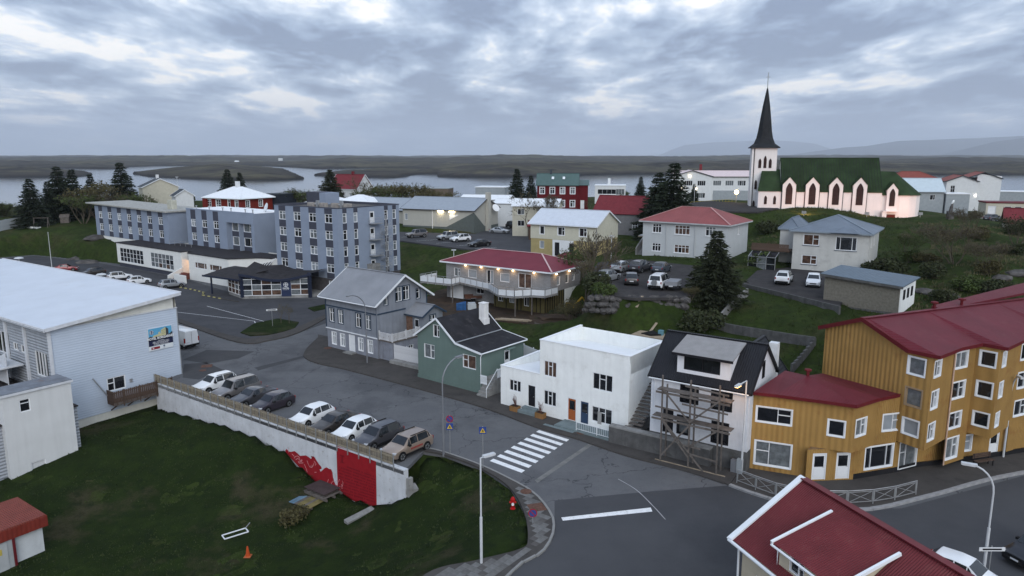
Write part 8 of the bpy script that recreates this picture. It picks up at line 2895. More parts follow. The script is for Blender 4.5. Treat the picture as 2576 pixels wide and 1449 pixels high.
BT = [  # x, range, top row, mesh, width factor, leaf material, label
 (1470, 95, 585, 0, 1.0, BUD, 'large budding tree in front of the balcony house and terrace'), (1452, 108, 612, 3, .9, LEAFG, 'leafy small tree behind the red hip roof'), (905, 215, 440, 2, 1.1, BUD, 'bare tree before the red-roofed white house'), (1330, 165, 478, 2, .9, BUD, 'bare tree before the pale two-storey house, left one'),
 (1362, 163, 485, 0, .8, BUD, 'bare tree before the pale two-storey house, middle one'), (1385, 166, 490, 2, .8, BUD, 'bare tree before the pale two-storey house, right one'), (1545, 152, 520, 0, .8, BUD, 'bare tree in front of the dark grey red-roofed house'), (255, 196, 448, 3, 1.1, BUD, 'brown budding tree right of the spruces at far left'),
 (285, 192, 470, 2, 1.2, BUD, 'wide bare tree behind the hotel wing'), (215, 190, 480, 3, 1.2, LEAFG, 'green leafy tree among the far left spruces'), (345, 195, 478, 3, 1.1, LEAFG, 'green leafy tree between spruce and white gabled house'), (380, 195, 488, 2, 1.0, BUD, 'bare tree right of the white gabled house'),
 (1480, 185, 495, 2, .8, BUD, 'bare tree right of the oxblood house'), (20, 205, 505, 3, 1.1, LEAFG, 'green tree at the left edge below the water'), (2405, 97, 556, 1, 1.5, BUD, 'big bare multi-stemmed shrub tree on the church slope'), (2500, 92, 600, 1, 1.3, BUD, 'second bare shrub tree on the slope above the red roof'),
 (2285, 104, 575, 3, .8, LEAFG, 'green budding tree right of the patched house'), (1745, 84, 752, 3, 1.0, BUD, 'brown twiggy tree at the foot of the big spruce'), (1500, 90, 715, 3, 1.2, BUD, 'olive twiggy tree below the terrace car park'), (1440, 92, 745, 3, .8, BUD, 'low twiggy tree beside the excavation'),
 (2025, 128, 545, 2, .8, BUD, 'bare sapling behind the patched house roof'), (2440, 118, 520, 1, 1.1, BUD, 'purplish bare thicket below the cream building'), (2560, 112, 535, 3, 1.1, LEAFD, 'dark leafy thicket beside the small cream house'), (1640, 226, 478, 1, 1.0, BUD, 'bare tree near the shore beside the twin spruces'), (1570, 222, 478, 3, .9, LEAFG, 'leafy tree near the shore right of the modern house')]
for x, Y, yt, k, wf, lm, lab in BT:
 p = spot(x, 600, Y)
 hh = max(1.8, height_to(p, yt))
 s = hh / ZTOP[k]
 tree(BARE[k], 'broadleaf_tree', lab, 'tree', p, (s * wf, s * wf, s), x * .53, 'budding broadleaf trees', (lm, None))
for i, (x, Y, yt) in enumerate(((752, 205, 468), (775, 204, 472), (945, 215, 462), (968, 215, 458), (990, 213, 466), (1012, 216, 455), (1040, 214, 456), (1075, 212, 470), (1110, 210, 474))):
 p = spot(x, 600, Y)
 hh = height_to(p, yt)
 s = hh / ZTOP[3]
 tree(BARE[3], 'tall_shrub', ['round dark shrub left in the row near the shore behind the hotel tower', 'bright green shrub beside the round dark one behind the hotel tower', 'green shrub at the left of the shrub row near the shore', 'tall brown shrub second in the shrub row near the shore', 'green shrub third in the shrub row near the shore',
      'tallest brown shrub in the shrub row near the shore', 'wide brown shrub right of the tallest in the shrub row', 'brown shrub before the brown flat-roofed house', 'last brown shrub at the right of the shrub row near the shore'][i], 'shrub', p, (s * 1.25, s * 1.25, s), i * 1.3, 'shrub row near the shore', ((LEAFD, LEAFG, LEAFG, BUD, LEAFG, BUD, BUD, BUD, BUD)[i], None))
BS = [  # x, y, z, size, mesh, material, label
 (2130, 668, 7.8, 1.9, 0, BUD, 'olive bush before the patched house'), (2190, 690, 8, 2.0, 1, LEAFD, 'dark bush behind the garage roof, left one'), (2240, 690, 8.2, 2.2, 2, LEAFD, 'dark bush behind the garage roof, right one'), (2285, 660, 9, 1.6, 0, LEAFG, 'green bush beside the slope path'),
 (1720, 490, 12.5, 1.8, 1, LEAFD, 'dark hedge bush before the school, left one'), (1755, 497, 12.6, 1.7, 0, LEAFD, 'dark hedge bush before the school, right one'), (1905, 665, 8, 1.5, 1, LEAFG, 'bright green bush left of the conservatory'), (1930, 585, 10, 1.6, 2, LEAFD, 'dark bush behind the deck of the patched house'),
 (1420, 800, 2.6, 1.2, 2, LEAFD, 'low bush by the spoil heap'), (1500, 790, 4.5, 1.5, 0, LEAFD, 'dark bush on the bank under the bare tree'), (1530, 745, 7, 1.2, 1, LEAFG, 'yellow-green bush at the edge of the terrace car park'), (1770, 830, 4.8, 1.7, 2, LEAFD, 'dark bush in the garden below the big spruce'),
 (2350, 700, 8.5, 1.8, 0, LEAFD, 'dark bush on the slope right of the garage'), (2420, 730, 8.3, 1.8, 1, LEAFG, 'green bush on the slope above the red roof'), (2500, 740, 7.8, 1.9, 2, LEAFD, 'dark bush on the slope near the right edge'), (2480, 690, 9.2, 1.6, 0, BUD, 'brown bush higher on the slope near the right edge'),
 (2550, 640, 10, 1.8, 1, LEAFD, 'dark bush at the right edge below the cream house'), (2330, 660, 9.2, 1.4, 2, BUD, 'brown bush by the slope path post'), (2460, 600, 11, 1.7, 0, BUD, 'brown bush below the far car park'), (2545, 590, 10.6, 1.7, 1, LEAFD, 'dark bush beside the small cream house'),
 (60, 545, 7, 2.2, 1, LEAFD, 'dark bush under the leftmost spruce'), (110, 545, 7.2, 2.0, 2, LEAFD, 'dark bush under the small spruce at far left'), (210, 535, 7.8, 2.4, 0, LEAFD, 'dark bush under the slim spruce'), (150, 552, 7, 1.6, 1, LEAFG, 'green bush by the garden swing'), (270, 520, 8, 2.3, 2, BUD, 'olive bush behind the hotel wing roof'),
 (430, 512, 9.5, 2.4, 1, LEAFD, 'dark hedge bush left of the red villa'), (470, 516, 9.5, 2.2, 0, LEAFD, 'dark hedge bush nearest the red villa'), (400, 505, 9.5, 2.2, 2, LEAFG, 'green bush below the white gabled house'), (465, 490, 10, 2.0, 1, LEAFG, 'olive bush below the far lamp post'), (500, 480, 10.5, 2.0, 0, LEAFG, 'pale green bush left of the villa roof'),
 (740, 1310, -4.6, .8, 2, BUD, 'brown bush in the lawn below the painted pallet'), (1440, 640, 6.5, 1.2, 1, LEAFD, 'dark bush at the foot of the cream house'), (2150, 560, 12.6, .5, 0, LEAFG, 'small bush by the church apse'), (2380, 760, 7.3, 1.6, 1, LEAFD, 'dark bush beside the red roof vents'), (10, 545, 7, 2.3, 0, LEAFD, 'dark bush at the left edge above the white fence')]
for x, y, z, sz, k, lm, lab in BS:
 p = on_ground(x, y, z)
 sz *= .72 if x > 2120 else 1
 tree(BUSH[k], 'bush', lab, 'bush', p, (sz, sz, sz * .85), x * .71, 'garden bushes', (lm, None), ('foliage', 'stems'))

# tufts of rough grass over the lawn, the gardens and the slope
def tufts(name, label, pts, mat, hgt=(.12, .3), per=5, seed=1):
 rn = random.Random(seed)
 mb = MB()
 for (x, y, z) in pts:
  for _ in range(per):
   a = rn.random() * 6.28
   px, py = x + rn.uniform(-.2, .2), y + rn.uniform(-.2, .2)
   h_ = rn.uniform(*hgt)
   dx, dy = math.cos(a) * .05, math.sin(a) * .05
   lx, ly_ = rn.uniform(-.12, .12), rn.uniform(-.12, .12)
   mb.poly([(px - dx, py - dy, z - .03), (px + dx, py + dy, z - .03), (px + lx, py + ly_, z + h_)])
 o = mb.build(name, mat)
 return tag(o, label, None, None, 'stuff')

TUFT = leaf_mat('grass_blades', (.036, .050, .016), .5)
TUFT_D = leaf_mat('dry_grass_blades', (.11, .10, .055), .4)

def scatter(n, box, seed, ok=None):
 rs = np.random.RandomState(seed)
 X, Y = rs.uniform(box[0], box[1], n), rs.uniform(box[2], box[3], n)
 Z = ground_z(X, Y)
 m = ~inside(ROAD, X, Y)
 for pl_ in (LOT_MID, LOT_RIGHT, LOT_HALL, YARD, CHURCH_PATH):
  m &= ~inside(pl_, X, Y)
 m &= vnoise(X, Y, .25, 3, seed) > .42
 if ok is not None:
  m &= ok(X, Y, Z)
 return list(zip(X[m].tolist(), Y[m].tolist(), Z[m].tolist()))

def in_lawn(X, Y, Z):
 return (-(X - WALL_A.x) * WDIR.y + (Y - WALL_A.y) * WDIR.x < -.1) | (X > WALL_B.x)

tufts('grass', 'rough grass tufts over the dark lawn', [(x, y, z + .03) for x, y, z in scatter(15000, (-50, 2, 36, 74), 3, in_lawn)], TUFT, (.04, .13), 2)
tufts('grass', 'grass tufts on the garden slopes and the church hill', scatter(16000, (-10, 75, 62, 150), 4), TUFT, (.12, .38), 4)
tufts('dry_grass', 'dry straw-coloured tufts on the right-hand slope', scatter(8000, (40, 95, 64, 130), 6, lambda X, Y, Z: vnoise(X, Y, .12, 3, 9.0) > .5), TUFT_D, (.15, .5), 5)

# ------------------------------------------------------------------ street furniture and small things
LAMP_W = M('white_lamp_post', (.50, .52, .54), rough=.5, var=.1, streak=.15)
LAMP_S = M('grey_lamp_post', (.22, .23, .25), rough=.5, metal=.4, var=.1)
HEADG = M('lamp_head_glass', (.42, .44, .46), rough=.2)

def lamp_post(label, base, head, mat, lit=None, arc=True):
 """Street lamp from base to a head hung over the street."""
 b, h_ = Vector(base), Vector(head)
 r = thing('street_lamp', label, 'street lamp', tuple(b), 0, 'street lamps')
 v = h_ - b
 top = v.z
 rad = Vector((v.x, v.y, 0))
 pts = [(0, 0, -.1), (0, 0, top * .45)]
 MB().tube(pts, .085, 8).build('lower_post', mat, r)
 up = [(0, 0, top * .45), (0, 0, top * .78)]
 if arc:
  for k in range(1, 7):
   t = k / 6
   a = t * math.pi / 2
   up.append((rad.x * (1 - math.cos(a)), rad.y * (1 - math.cos(a)), top * (.78 + .22 * math.sin(a))))
 else:
  up += [(0, 0, top - .05), (rad.x * .9, rad.y * .9, top)]
 MB().tube(up, .052, 8).build('upper_post', mat, r)
 u = rad.normalized()
 hd = MB().bar(v - u * .35, v + u * .45, .26, .12).build('lamp_head', mat, r)
 MB().bar(v - u * .25 + Vector((0, 0, -.075)), v + u * .38 + Vector((0, 0, -.075)), .2, .05).build('diffuser', lit or HEADG, hd)
 if lit:
  l_ = bpy.data.lights.new('street_lamp_light', 'POINT')
  l_.energy, l_.color, l_.shadow_soft_size = 60, (1, .5, .14), .15
  put(bpy.data.objects.new('street_lamp_light', l_), r, v + Vector((0, 0, -.35)))
 return r

SODIUM = M('lit_sodium_lamp', (1, .6, .2), emit=((1, .50, .12), 18))

def hd(x, y, Y):
 return AT(x, y, Y)

b = G(1211, 1420)
lamp_post('white street lamp on the near pavement corner', b, hd(1228, 1145, b.y + .3), LAMP_W, arc=False)
b = G(1116, 1145)
lamp_post('grey arched street lamp at the end of the parked cars', b, hd(1154, 897, b.y + 1.5), LAMP_S)
b = G(1864, 1195)
lamp_post('white street lamp with its orange light on, between black-roofed house and apartments', b, hd(1864 - 6, 969, b.y - 1.2), LAMP_W, SODIUM, False)
b = G(2473, 1446)
lamp_post('white arched street lamp by the road at lower right', b, hd(2441, 1168, b.y + .6), LAMP_W)
b = G(924, 915)
lamp_post('grey arched street lamp in front of the grey house', b, hd(880, 744, b.y - 1.6), LAMP_S)
b = G(2523, 1153)
lamp_post('white arched street lamp against the far end of the apartments', b, hd(2566, 948, b.y - 1.0), LAMP_W)
for x, y, z, yt, lab in ((50, 672, .6, 649, 'white mushroom lamp at far left of the hotel car park'), (257, 712, 0, 690, 'white mushroom lamp behind the hall roof')):
 p = G(x, y, z)
 r = thing('mushroom_lamp', lab, 'lamp', (p.x, p.y, z), 0, 'mushroom lamps')
 hh = AT(0, yt, p.y).z - z
 MB().tube([(0, 0, -.3), (0, 0, hh)], .07, 6).build('post', LAMP_W, r)
 MB().lathe([(.2, hh - .35), (.25, hh - .12), (.95, hh - .08), (.7, hh + .12), (.1, hh + .22)], 14).build('shade', LAMP_W, r)
for x, yb, Y, yt, lab in ((450, 510, 225, 446, 'slim lamp post standing against the water above the villa garden'), (1142, 668, 128, 630, 'square garden lamp left of the balcony house'), (1746, 512, 190, 462, 'grey lamp post on the church lawn'), (1537, 660, 116, 595, 'lamp post in front of the cream house'), (1475, 512, 200, 478, 'lamp post near the modern white house')):
 p = spot(x, yb, Y)
 r = thing('lamp_post', lab, 'lamp', tuple(p), 0, 'lamp posts up the hill')
 hh = AT(0, yt, p.y).z - p.z
 MB().tube([(0, 0, -.3), (0, 0, hh)], .06, 6).build('post', LAMP_W, r)
 MB().box(-.4, .4, -.15, .15, hh, hh + .16).build('lamp_head', LAMP_W, r)
p = spot(1852, 500, 178)
r = thing('lit_lamp', 'bright orange lit lamp left of the church tower', 'lamp', tuple(p))
MB().tube([(0, 0, -.3), (0, 0, 2.2)], .08, 6).build('post', STEEL, r)
MB().lathe([(.05, 2.1), (.42, 2.3), (.5, 2.6), (.35, 2.95), (.05, 3.05)], 12).build('globe', M('bright_orange_globe', (1, .7, .3), emit=((1, .62, .2), 30)), r)
l_ = bpy.data.lights.new('globe_light', 'POINT')
l_.energy, l_.color, l_.shadow_soft_size = 500, (1, .6, .22), .4
put(bpy.data.objects.new('globe_light', l_), r, (0, -.6, 2.7))
for x, yb, Y, yt, lab in ((131, 676, 155.5, 585, 'white flagpole on the grassy bank left of the hotel'), (1886, 520, 168, 403, 'white flagpole beside the church tower')):
 p = spot(x, yb, Y)
 hh = AT(0, yt, p.y).z - p.z
 r = thing('flagpole', lab, 'flagpole', tuple(p), 0, 'flagpoles')
 MB().tube([(0, 0, -.3), (0, 0, hh)], [.09, .045], 8).build('pole', LAMP_W, r)
 MB().lathe([(.02, hh), (.09, hh + .07), (.02, hh + .14)], 8).build('finial', LAMP_W, r)

def sign_post(label, p, hh, plates, name='road_sign'):
 r = thing(name, label, 'sign', tuple(p), 0, 'road signs')
 MB().tube([(0, 0, -.1), (0, 0, hh)], .032, 6).build('post', STEEL, r)
 for kind, z in plates:
  if kind == 'round':
   MB().tube([(0, -.04, z), (0, -.055, z)], .3, 18).build('disc', M('sign_red_ring', (.28, .02, .03)), r)
   MB().tube([(0, -.056, z), (0, -.066, z)], .235, 18).build('disc_face', M('sign_blue_face', (.03, .06, .22)), r)
   MB().bar((-.16, -.07, z + .16), (.16, -.07, z - .16), .06, .008, up=(0, 1, 0)).build('slash', M('sign_red_ring', (.28, .02, .03)), r)
  elif kind == 'cross':
   MB().box(-.28, .28, -.055, -.04, z - .28, z + .28).build('plate', M('sign_blue_face', (.03, .06, .22)), r)
   MB().poly([(-.22, -.058, z - .19), (.22, -.058, z - .19), (0, -.058, z + .2)]).build('triangle', M('sign_yellow', (.55, .38, .05)), r)
   MB().bar((-.05, -.062, z - .14), (.02, -.062, z + .06), .05, .006, up=(0, 1, 0)).bar((.08, -.062, z - .14), (.02, -.062, z + .02), .04, .006, up=(0, 1, 0)).build('walker', BLACK_FR, r)
  elif kind == 'name':
   MB().box(-.75, .75, -.05, -.03, z - .12, z + .12).build('name_plate', PLATE, r)
   MB().box(-.55, .55, -.056, -.051, z - .05, z + .05).build('name_lettering', BLACK_FR, r)
 return r

p = G(1122, 1143)
sign_post('no-parking disc and crossing plate on a post beside the arched lamp', (p.x + .35, p.y - .1, .1), 3.3, (('round', 3.0), ('cross', 2.35)))
p = G(1215, 1180)
sign_post('blue and yellow crossing sign on a post left of the zebra crossing', (p.x, p.y, .1), 3.4, (('cross', 3.1),))
p = G(686, 822)
r = sign_post('white street name sign on the grass island by the hotel', (p.x, p.y, .13), 2.5, (('name', 2.35),), 'street_name_sign')
r.rotation_euler = (0, 0, .35)
p = G(2478, 1446)
r = sign_post('pair of street name plates on the lower right lamp post', (p.x + .12, p.y - .1, 0), 1.9, (('name', 1.7),), 'street_name_sign')
p = G(1340, 1320)
r = sign_post('small dark round sign lying low at the near pavement edge', (p.x, p.y, .1), .8, (('round', .75),))
# fire hydrant
p = G(1290, 1272)
r = thing('fire_hydrant', 'red fire hydrant beside the near pavement corner', 'hydrant', (p.x, p.y, gz(p.x, p.y)))
HYD = M('hydrant_red', (.35, .012, .012), rough=.4)
MB().lathe([(.19, -.2), (.19, .05), (.12, .08), (.12, .62), (.17, .64), (.17, .74), (.1, .86), (.03, .9)], 12).build('barrel', HYD, r)
for s in (-1, 1):
 MB().tube([(s * .1, 0, .5), (s * .24, 0, .5)], .075, 8).build('outlet', HYD, r)
MB().tube([(0, -.1, .42), (0, -.24, .42)], .09, 8).build('outlet', WHITE_FR, r)
# traffic cone
p = on_ground(624, 1402, -5)
r = thing('traffic_cone', 'orange traffic cone on the lawn', 'cone', (p.x, p.y, p.z + .08))
MB().box(-.24, .24, -.24, .24, 0, .05).build('base', M('cone_base', (.4, .12, .05)), r)
MB().lathe([(.18, .05), (.13, .3), (.05, .8)], 14).build('cone', M('cone_orange', (.42, .07, .02), rough=.5), r)
# white metal frame lying on the lawn
p = on_ground(592, 1346, -5)
r = thing('metal_frame', 'white rectangular metal frame lying on the lawn', 'frame', (p.x, p.y, p.z + .1), R(38))
for a, b in (((-.9, -.35), (.9, -.35)), ((-.9, .35), (.9, .35)), ((-.9, -.35), (-.9, .35)), ((.9, -.35), (.9, .35))):
 MB().bar((*a, .03), (*b, .03), .07).build('bar', PAINT_W, r)
MB().bar((.9, .35, .03), (1.35, .6, .25), .05).build('stay', STEEL, r)

# scaffolding before the black-roofed house (local axes of the house)
sc = thing('scaffolding', 'rough timber scaffolding before the black-roofed white house', 'scaffolding', (11.4, 56.8, 0), R(-34.9))
XS, Y0, Y1 = (1.75, 4.05, 6.3), -1.75, -.75
for x in XS:
 for y in (Y0, Y1):
  MB().bar((x, y, .1), (x - .05, y, 7.2 if y == Y0 else 6.2), .11).build('standard', WOOD_GREY, sc)
for z, xa, xb in ((3.7, .9, 7.2), (5.9, 1.2, 7.1)):
 MB().box(xa, xb, Y0 + .1, Y1 - .1, z, z + .07).build('deck', WOOD_GREY, sc)
 MB().bar((xa, Y0 - .08, z - .1), (xb, Y0 - .08, z - .1), .05, .16).build('ledger', WOOD_GREY, sc)
 for x in XS:
  MB().bar((x, Y0 - .2, z - .08), (x, Y1 + .2, z - .08), .08).build('putlog', WOOD_GREY, sc)
for a, b in (((1.75, 3.6), (4.05, 1.0)), ((4.05, 3.6), (1.8, .6)), ((1.7, 6.2), (4.0, 3.9)), ((6.3, 6.0), (4.0, 3.8)), ((1.75, 3.7), (5.3, .15)), ((6.2, 3.6), (4.1, 1.9)), ((3.6, 6.7), (7.0, 6.55)), ((1.2, 4.6), (6.4, 4.5)), ((3.4, 5.2), (7.0, 5.1)), ((4.1, 1.3), (6.3, 1.2)), ((3.4, 1.9), (5.0, 1.9))):
 MB().bar((a[0], Y0 - .12, a[1]), (b[0], Y0 - .12, b[1]), .05, .13).build('brace', WOOD_GREY, sc)
MB().bar((1.3, Y0, .12), (7.0, Y0, .12), .12, .08).build('sole_plate', WOOD_PALE, sc)
# utility cabinets at the wall
r = thing('utility_cabinet', 'two pale grey utility cabinets at the foot of the black-roofed house', 'cabinet', (11.4, 56.8, 0), R(-34.9))
for x, h_ in ((7.0, 1.1), (7.45, 1.25)):
 MB().box(x, x + .42, -.6, -.25, .1, h_).build('cabinet', LAMP_S if x < 7.2 else BG_MGREY, r)

def guard_rail(label, pts, z=.12):
 r = thing('guard_railing', label, 'railing', (0, 0, z), 0, 'pavement guard railings')
 for a, b in zip(pts, pts[1:]):
  p_, q_ = Vector((a[0], a[1], 0)), Vector((b[0], b[1], 0))
  u = (q_ - p_)
  a2, b2 = p_ + u * .04, p_ + u * .96
  f = MB()
  for z1 in (.2, .95):
   f.bar(a2 + Vector((0, 0, z1)), b2 + Vector((0, 0, z1)), .045)
  f.bar(a2 + Vector((0, 0, .2)), a2 + Vector((0, 0, .95)), .045).bar(b2 + Vector((0, 0, .2)), b2 + Vector((0, 0, .95)), .045)
  f.bar(a2 + Vector((0, 0, .2)), b2 + Vector((0, 0, .95)), .03).bar(a2 + Vector((0, 0, .95)), b2 + Vector((0, 0, .2)), .03)
  f.build('panel', STEEL, r)
 for a in pts:
  MB().bar((a[0], a[1], -.05), (a[0], a[1], 1.08), .06).build('post', STEEL, r)
 MB().tube([(a[0], a[1], 1.06) for a in pts], .03, 6).build('top_rail', STEEL, r)
 return r

guard_rail('steel guard railing with crossed panels left of the near red roof', [G(x, y).xy for x, y in ((1853, 1218), (1900, 1236), (1950, 1254), (2005, 1267))])
guard_rail('steel guard railing with crossed panels right of the near red roof', [G(x, y).xy for x, y in ((2060, 1274), (2130, 1275), (2195, 1271), (2250, 1262), (2303, 1248))])
# bench
p = G(2465, 1172)
r = thing('bench', 'brown slatted bench against the yellow apartments', 'bench', (p.x, p.y, .125), R(17))
for y, z in ((-.5, .45), (-.36, .45), (-.22, .45)):
 MB().box(-.9, .9, y, y + .11, z, z + .04).build('seat_slat', WOOD_BROWN, r)
for z in (.62, .76, .9):
 MB().box(-.9, .9, -.06, -.02, z, z + .1).build('back_slat', WOOD_BROWN, r)
for x in (-.75, .75):
 MB().bar((x, -.45, 0), (x, -.45, .45), .06).bar((x, -.05, 0), (x, -.03, 1.0), .06).bar((x, -.45, .43), (x, -.05, .43), .06).build('leg', BLACK_FR, r)
# planters at the white house
for x, lab in ((2.35, 'wooden planter left of the dark door of the flat-roofed house'), (5.35, 'wooden planter right of the dark door of the flat-roofed house')):
 q = Vector((-1.1, 67.9)) + Matrix.Rotation(R(-38.1), 2) @ Vector((x, -.75))
 r = thing('planter', lab, 'planter', (q.x, q.y, .12), R(-38), 'planters')
 MB().box(-.45, .45, -.3, .3, 0, .5).build('box', M('orange_brown_planter', (.22, .12, .05), var=.2), r)
 MB().box(-.4, .4, -.25, .25, .5, .52).build('soil', DIRT, r)
 tw = MB()
 rn = random.Random(x)
 for k in range(14):
  tw.tube([(rn.uniform(-.2, .2), rn.uniform(-.1, .1), .5), (rn.uniform(-.25, .25), rn.uniform(-.15, .15), 1.0 + rn.random() * .6)], .018, 3)
 tw.build('twigs', M('reddish_twigs', (.1, .04, .03)), r)

def board_fence(name, label, pts, z0, h_, mat, bw=.14, gap=.02, group='garden fences', posts=True):
 """Fence of upright boards along plan points; every board an object."""
 r = thing(name, label, 'fence', (0, 0, 0), 0, group)
 me = MB().box(-bw / 2, bw / 2, -.015, .015, 0, h_).data('board', mat)
 for p, d in along(pts, bw + gap, bw / 2):
  obj('board', me, r, (p.x, p.y, z0 if z0 is not None else gz(p.x, p.y)), math.atan2(d.y, d.x))
 if posts:
  for p, d in along(pts, 2.0, 0):
   MB().bar((p.x - d.y * .05, p.y + d.x * .05, (z0 if z0 is not None else gz(p.x, p.y)) - .3), (p.x - d.y * .05, p.y + d.x * .05, (z0 if z0 is not None else gz(p.x, p.y)) + h_ + .1), .09).build('post', mat, r)
 return r

def rot(o, a, x, y):
 q = Vector(o) + Matrix.Rotation(R(a), 2) @ Vector((x, y))
 return q

GH = (-23.5, 89.7)
board_fence('picket_fence', 'peeling white board fence between grey and green houses', [rot(GH, -38.2, 12.0, .3), rot(GH, -38.2, 17.4, .6)], .55, 1.7, PEEL, .13, .012)
MB_ = MB().prism([tuple(rot(GH, -38.2, x, y)) for x, y in ((11.9, -.4), (17.6, -.2), (17.6, .6), (11.9, .5))], -.2, .5).build('garden_kerb_wall', CONC)
tag(MB_, 'low concrete kerb wall below the peeling white fence', 'wall')
# white slatted fences, deck and bins behind the green house
GRN = (-10.3, 76.7)
board_fence('white_fence', 'white slatted fence behind the green house', [rot(GRN, -38.7, 7.2, 9.6), rot(GRN, -38.7, 10.4, 8.4), rot(GRN, -38.7, 10.6, 9.6), rot(GRN, -38.7, 15.0, 9.4)], 1.5, 1.5, PAINT_W)
board_fence('white_fence', 'white fence panel beside the bins', [rot(GRN, -38.7, 10.6, 5.8), rot(GRN, -38.7, 13.8, 5.6)], 1.4, 1.6, PAINT_W)
for i, lab in enumerate(('black wheelie bin behind the green house, left one', 'black wheelie bin behind the green house, right one')):
 q = rot(GRN, -38.7, 10.0 + i * .75, 4.9)
 r = thing('wheelie_bin', lab, 'bin', (q.x, q.y, 1.35), R(-38), 'wheelie bins')
 MB().prism([(-.25, -.28), (.25, -.28), (.25, .28), (-.25, .28)], 0, 1.0).build('body', BLACKTRIM, r)
 MB().slab([(-.29, -.36, 1.02), (.29, -.36, 1.02), (.29, .3, 1.1), (-.29, .3, 1.1)], .06).build('lid', BLACKTRIM, r)
q = [tuple(rot(GRN, -38.7, x, y)) for x, y in ((9.3, 3.0), (16, 3.0), (16, 9.2), (7.0, 9.6), (7.0, 7.3), (9.3, 7.3))]
structure(MB().prism(q, -.5, 1.38).build('deck_terrace', CONC_DARK))
WSL = [tuple(G(x, y, 1.9).xy) for x, y in ((1345, 826), (1425, 848))]
board_fence('timber_wall', 'low grey timber wall along the spoil heap', WSL, 1.4, 1.3, WOOD_GREY, .2, .01)
# garden walls, boulder wall and debris on the slope
for pts, z, lab in ((((1795, 828), (1880, 745)), 6.0, 'concrete garden wall running up from the big spruce'), (((1800, 825), (2050, 872)), 4.8, 'concrete garden wall across the slope behind the black-roofed house'), (((2050, 868), (1990, 940)), 4.2, 'concrete garden wall down to the yellow apartments')):
 a, b = on_ground(*pts[0], z), on_ground(*pts[1], z)
 r = thing('garden_wall', lab, 'wall', (0, 0, 0), 0, 'garden walls')
 n = 8
 me = MB()
 for k in range(n):
  p, q = a.lerp(b, k / n), a.lerp(b, (k + 1) / n)
  zg = min(gz(p.x, p.y), gz(q.x, q.y))
  me.bar((p.x, p.y, zg + .35), (q.x, q.y, gz(q.x, q.y) + .35), .22, 1.3)
 me.build('wall', CONC_DARK if z != 6.0 else CONC, r)
a, b, c = (G(x, y, 7.6) for x, y in ((1868, 714), (1980, 740), (2112, 772)))
r = thing('terrace_wall', 'dark concrete wall below the white cars and the garage', 'wall')
for p, q in ((a, b), (b, c)):
 MB().bar((p.x, p.y - .12, 6.75), (q.x, q.y - .12, 6.75), .25, 1.9).build('wall', CONC_DARK, r)
rw = thing('boulder_wall', 'dry wall of rough boulders below the terrace car park', 'wall')
rs = random.Random(4)
rock_me = []
for k in range(4):
 bm = bmesh.new()
 bmesh.ops.create_icosphere(bm, subdivisions=2, radius=1)
 for v in bm.verts:
  n_ = noise.noise(v.co * 1.3 + Vector((k * 7, 0, 0)))
  v.co *= (1 + .35 * n_)
  v.co.z *= .8
 me = bpy.data.meshes.new('boulder')
 bm.to_mesh(me)
 bm.free()
 me.materials.append(ROCK)
 rock_me.append(me)
nb = 0
for rowi in range(3):
 for k in range(18):
  x = 1474 + k * 14 + rowi * 6 + rs.uniform(-3, 3)
  p = G(x, 752 + (x - 1490) * .02, 7.4)
  o = obj('boulder', rs.choice(rock_me), rw, (p.x, p.y - .25 - (2 - rowi) * .15 + rs.uniform(-.1, .1), 6.15 + rowi * .7 + rs.uniform(-.1, .1)), rs.random() * 6)
  s = rs.uniform(.38, .62)
  o.scale = (s * 1.2, s, s)
  nb += 1
for i, (x, y, z, s, lab) in enumerate(((2330, 735, 7.8, .9, 'dark boulder on the slope right of the garage'), (2390, 745, 7.4, .7, 'smaller boulder on the slope above the red roof'), (2520, 700, 9, .9, 'dark boulder on the slope near the right edge'), (2560, 690, 9.4, 1.1, 'large boulder at the right edge of the slope'), (220, 625, 3.0, 1.8, 'big brown rock outcrop beside the hotel wing'), (190, 650, 1.5, 1.5, 'brown rock outcrop lower on the bank by the flagpole'), (240, 600, 4.5, 1.8, 'brown rock outcrop at the hotel wing corner'))):
 p = on_ground(x, y, z)
 o = obj('boulder', rock_me[i % 4], None, (p.x, p.y, p.z), x)
 o.scale = (s * 1.5, s * 1.2, s * .7)
 tag(o, lab, 'boulder', 'boulders on the banks')
for a, b, z, lab in (((1601, 778), (1616, 745), 6.0, 'pale plank leaning on the boulder wall'), ((1635, 835), (1652, 812), 4.6, 'pale plank stuck in the garden by the raised deck')):
 p, q = on_ground(*a, z), AT(b[0], b[1], on_ground(*a, z).y + 1.0)
 tag(MB().bar(p, q, .3, .06).build('plank', WOOD_PALE), lab, 'plank')
p = on_ground(1640, 852, 3.6)
r = thing('raised_deck', 'small raised timber deck with tarpaulin behind the white house', 'deck', (p.x, p.y, p.z + .1), R(-36))
for k in range(8):
 MB().box(-2 + k * .5, -1.52 + k * .5, -1.2, 1.2, .3, .36).build('plank', WOOD_PALE, r)
MB().box(-2, 1.98, -1.15, 1.15, -.6, .3).build('frame', WOOD_GREY, r)
MB().prism([(-1.2, -.3), (.2, -.7), (1.0, .2), (-.2, .7)], .36, [.45, .6, .5, .7]).build('tarpaulin', BLACKTRIM, r)
MB().box(.6, 1.1, .2, .7, .36, .9).build('blue_chair', M('faded_turquoise', (.12, .25, .3)), r)
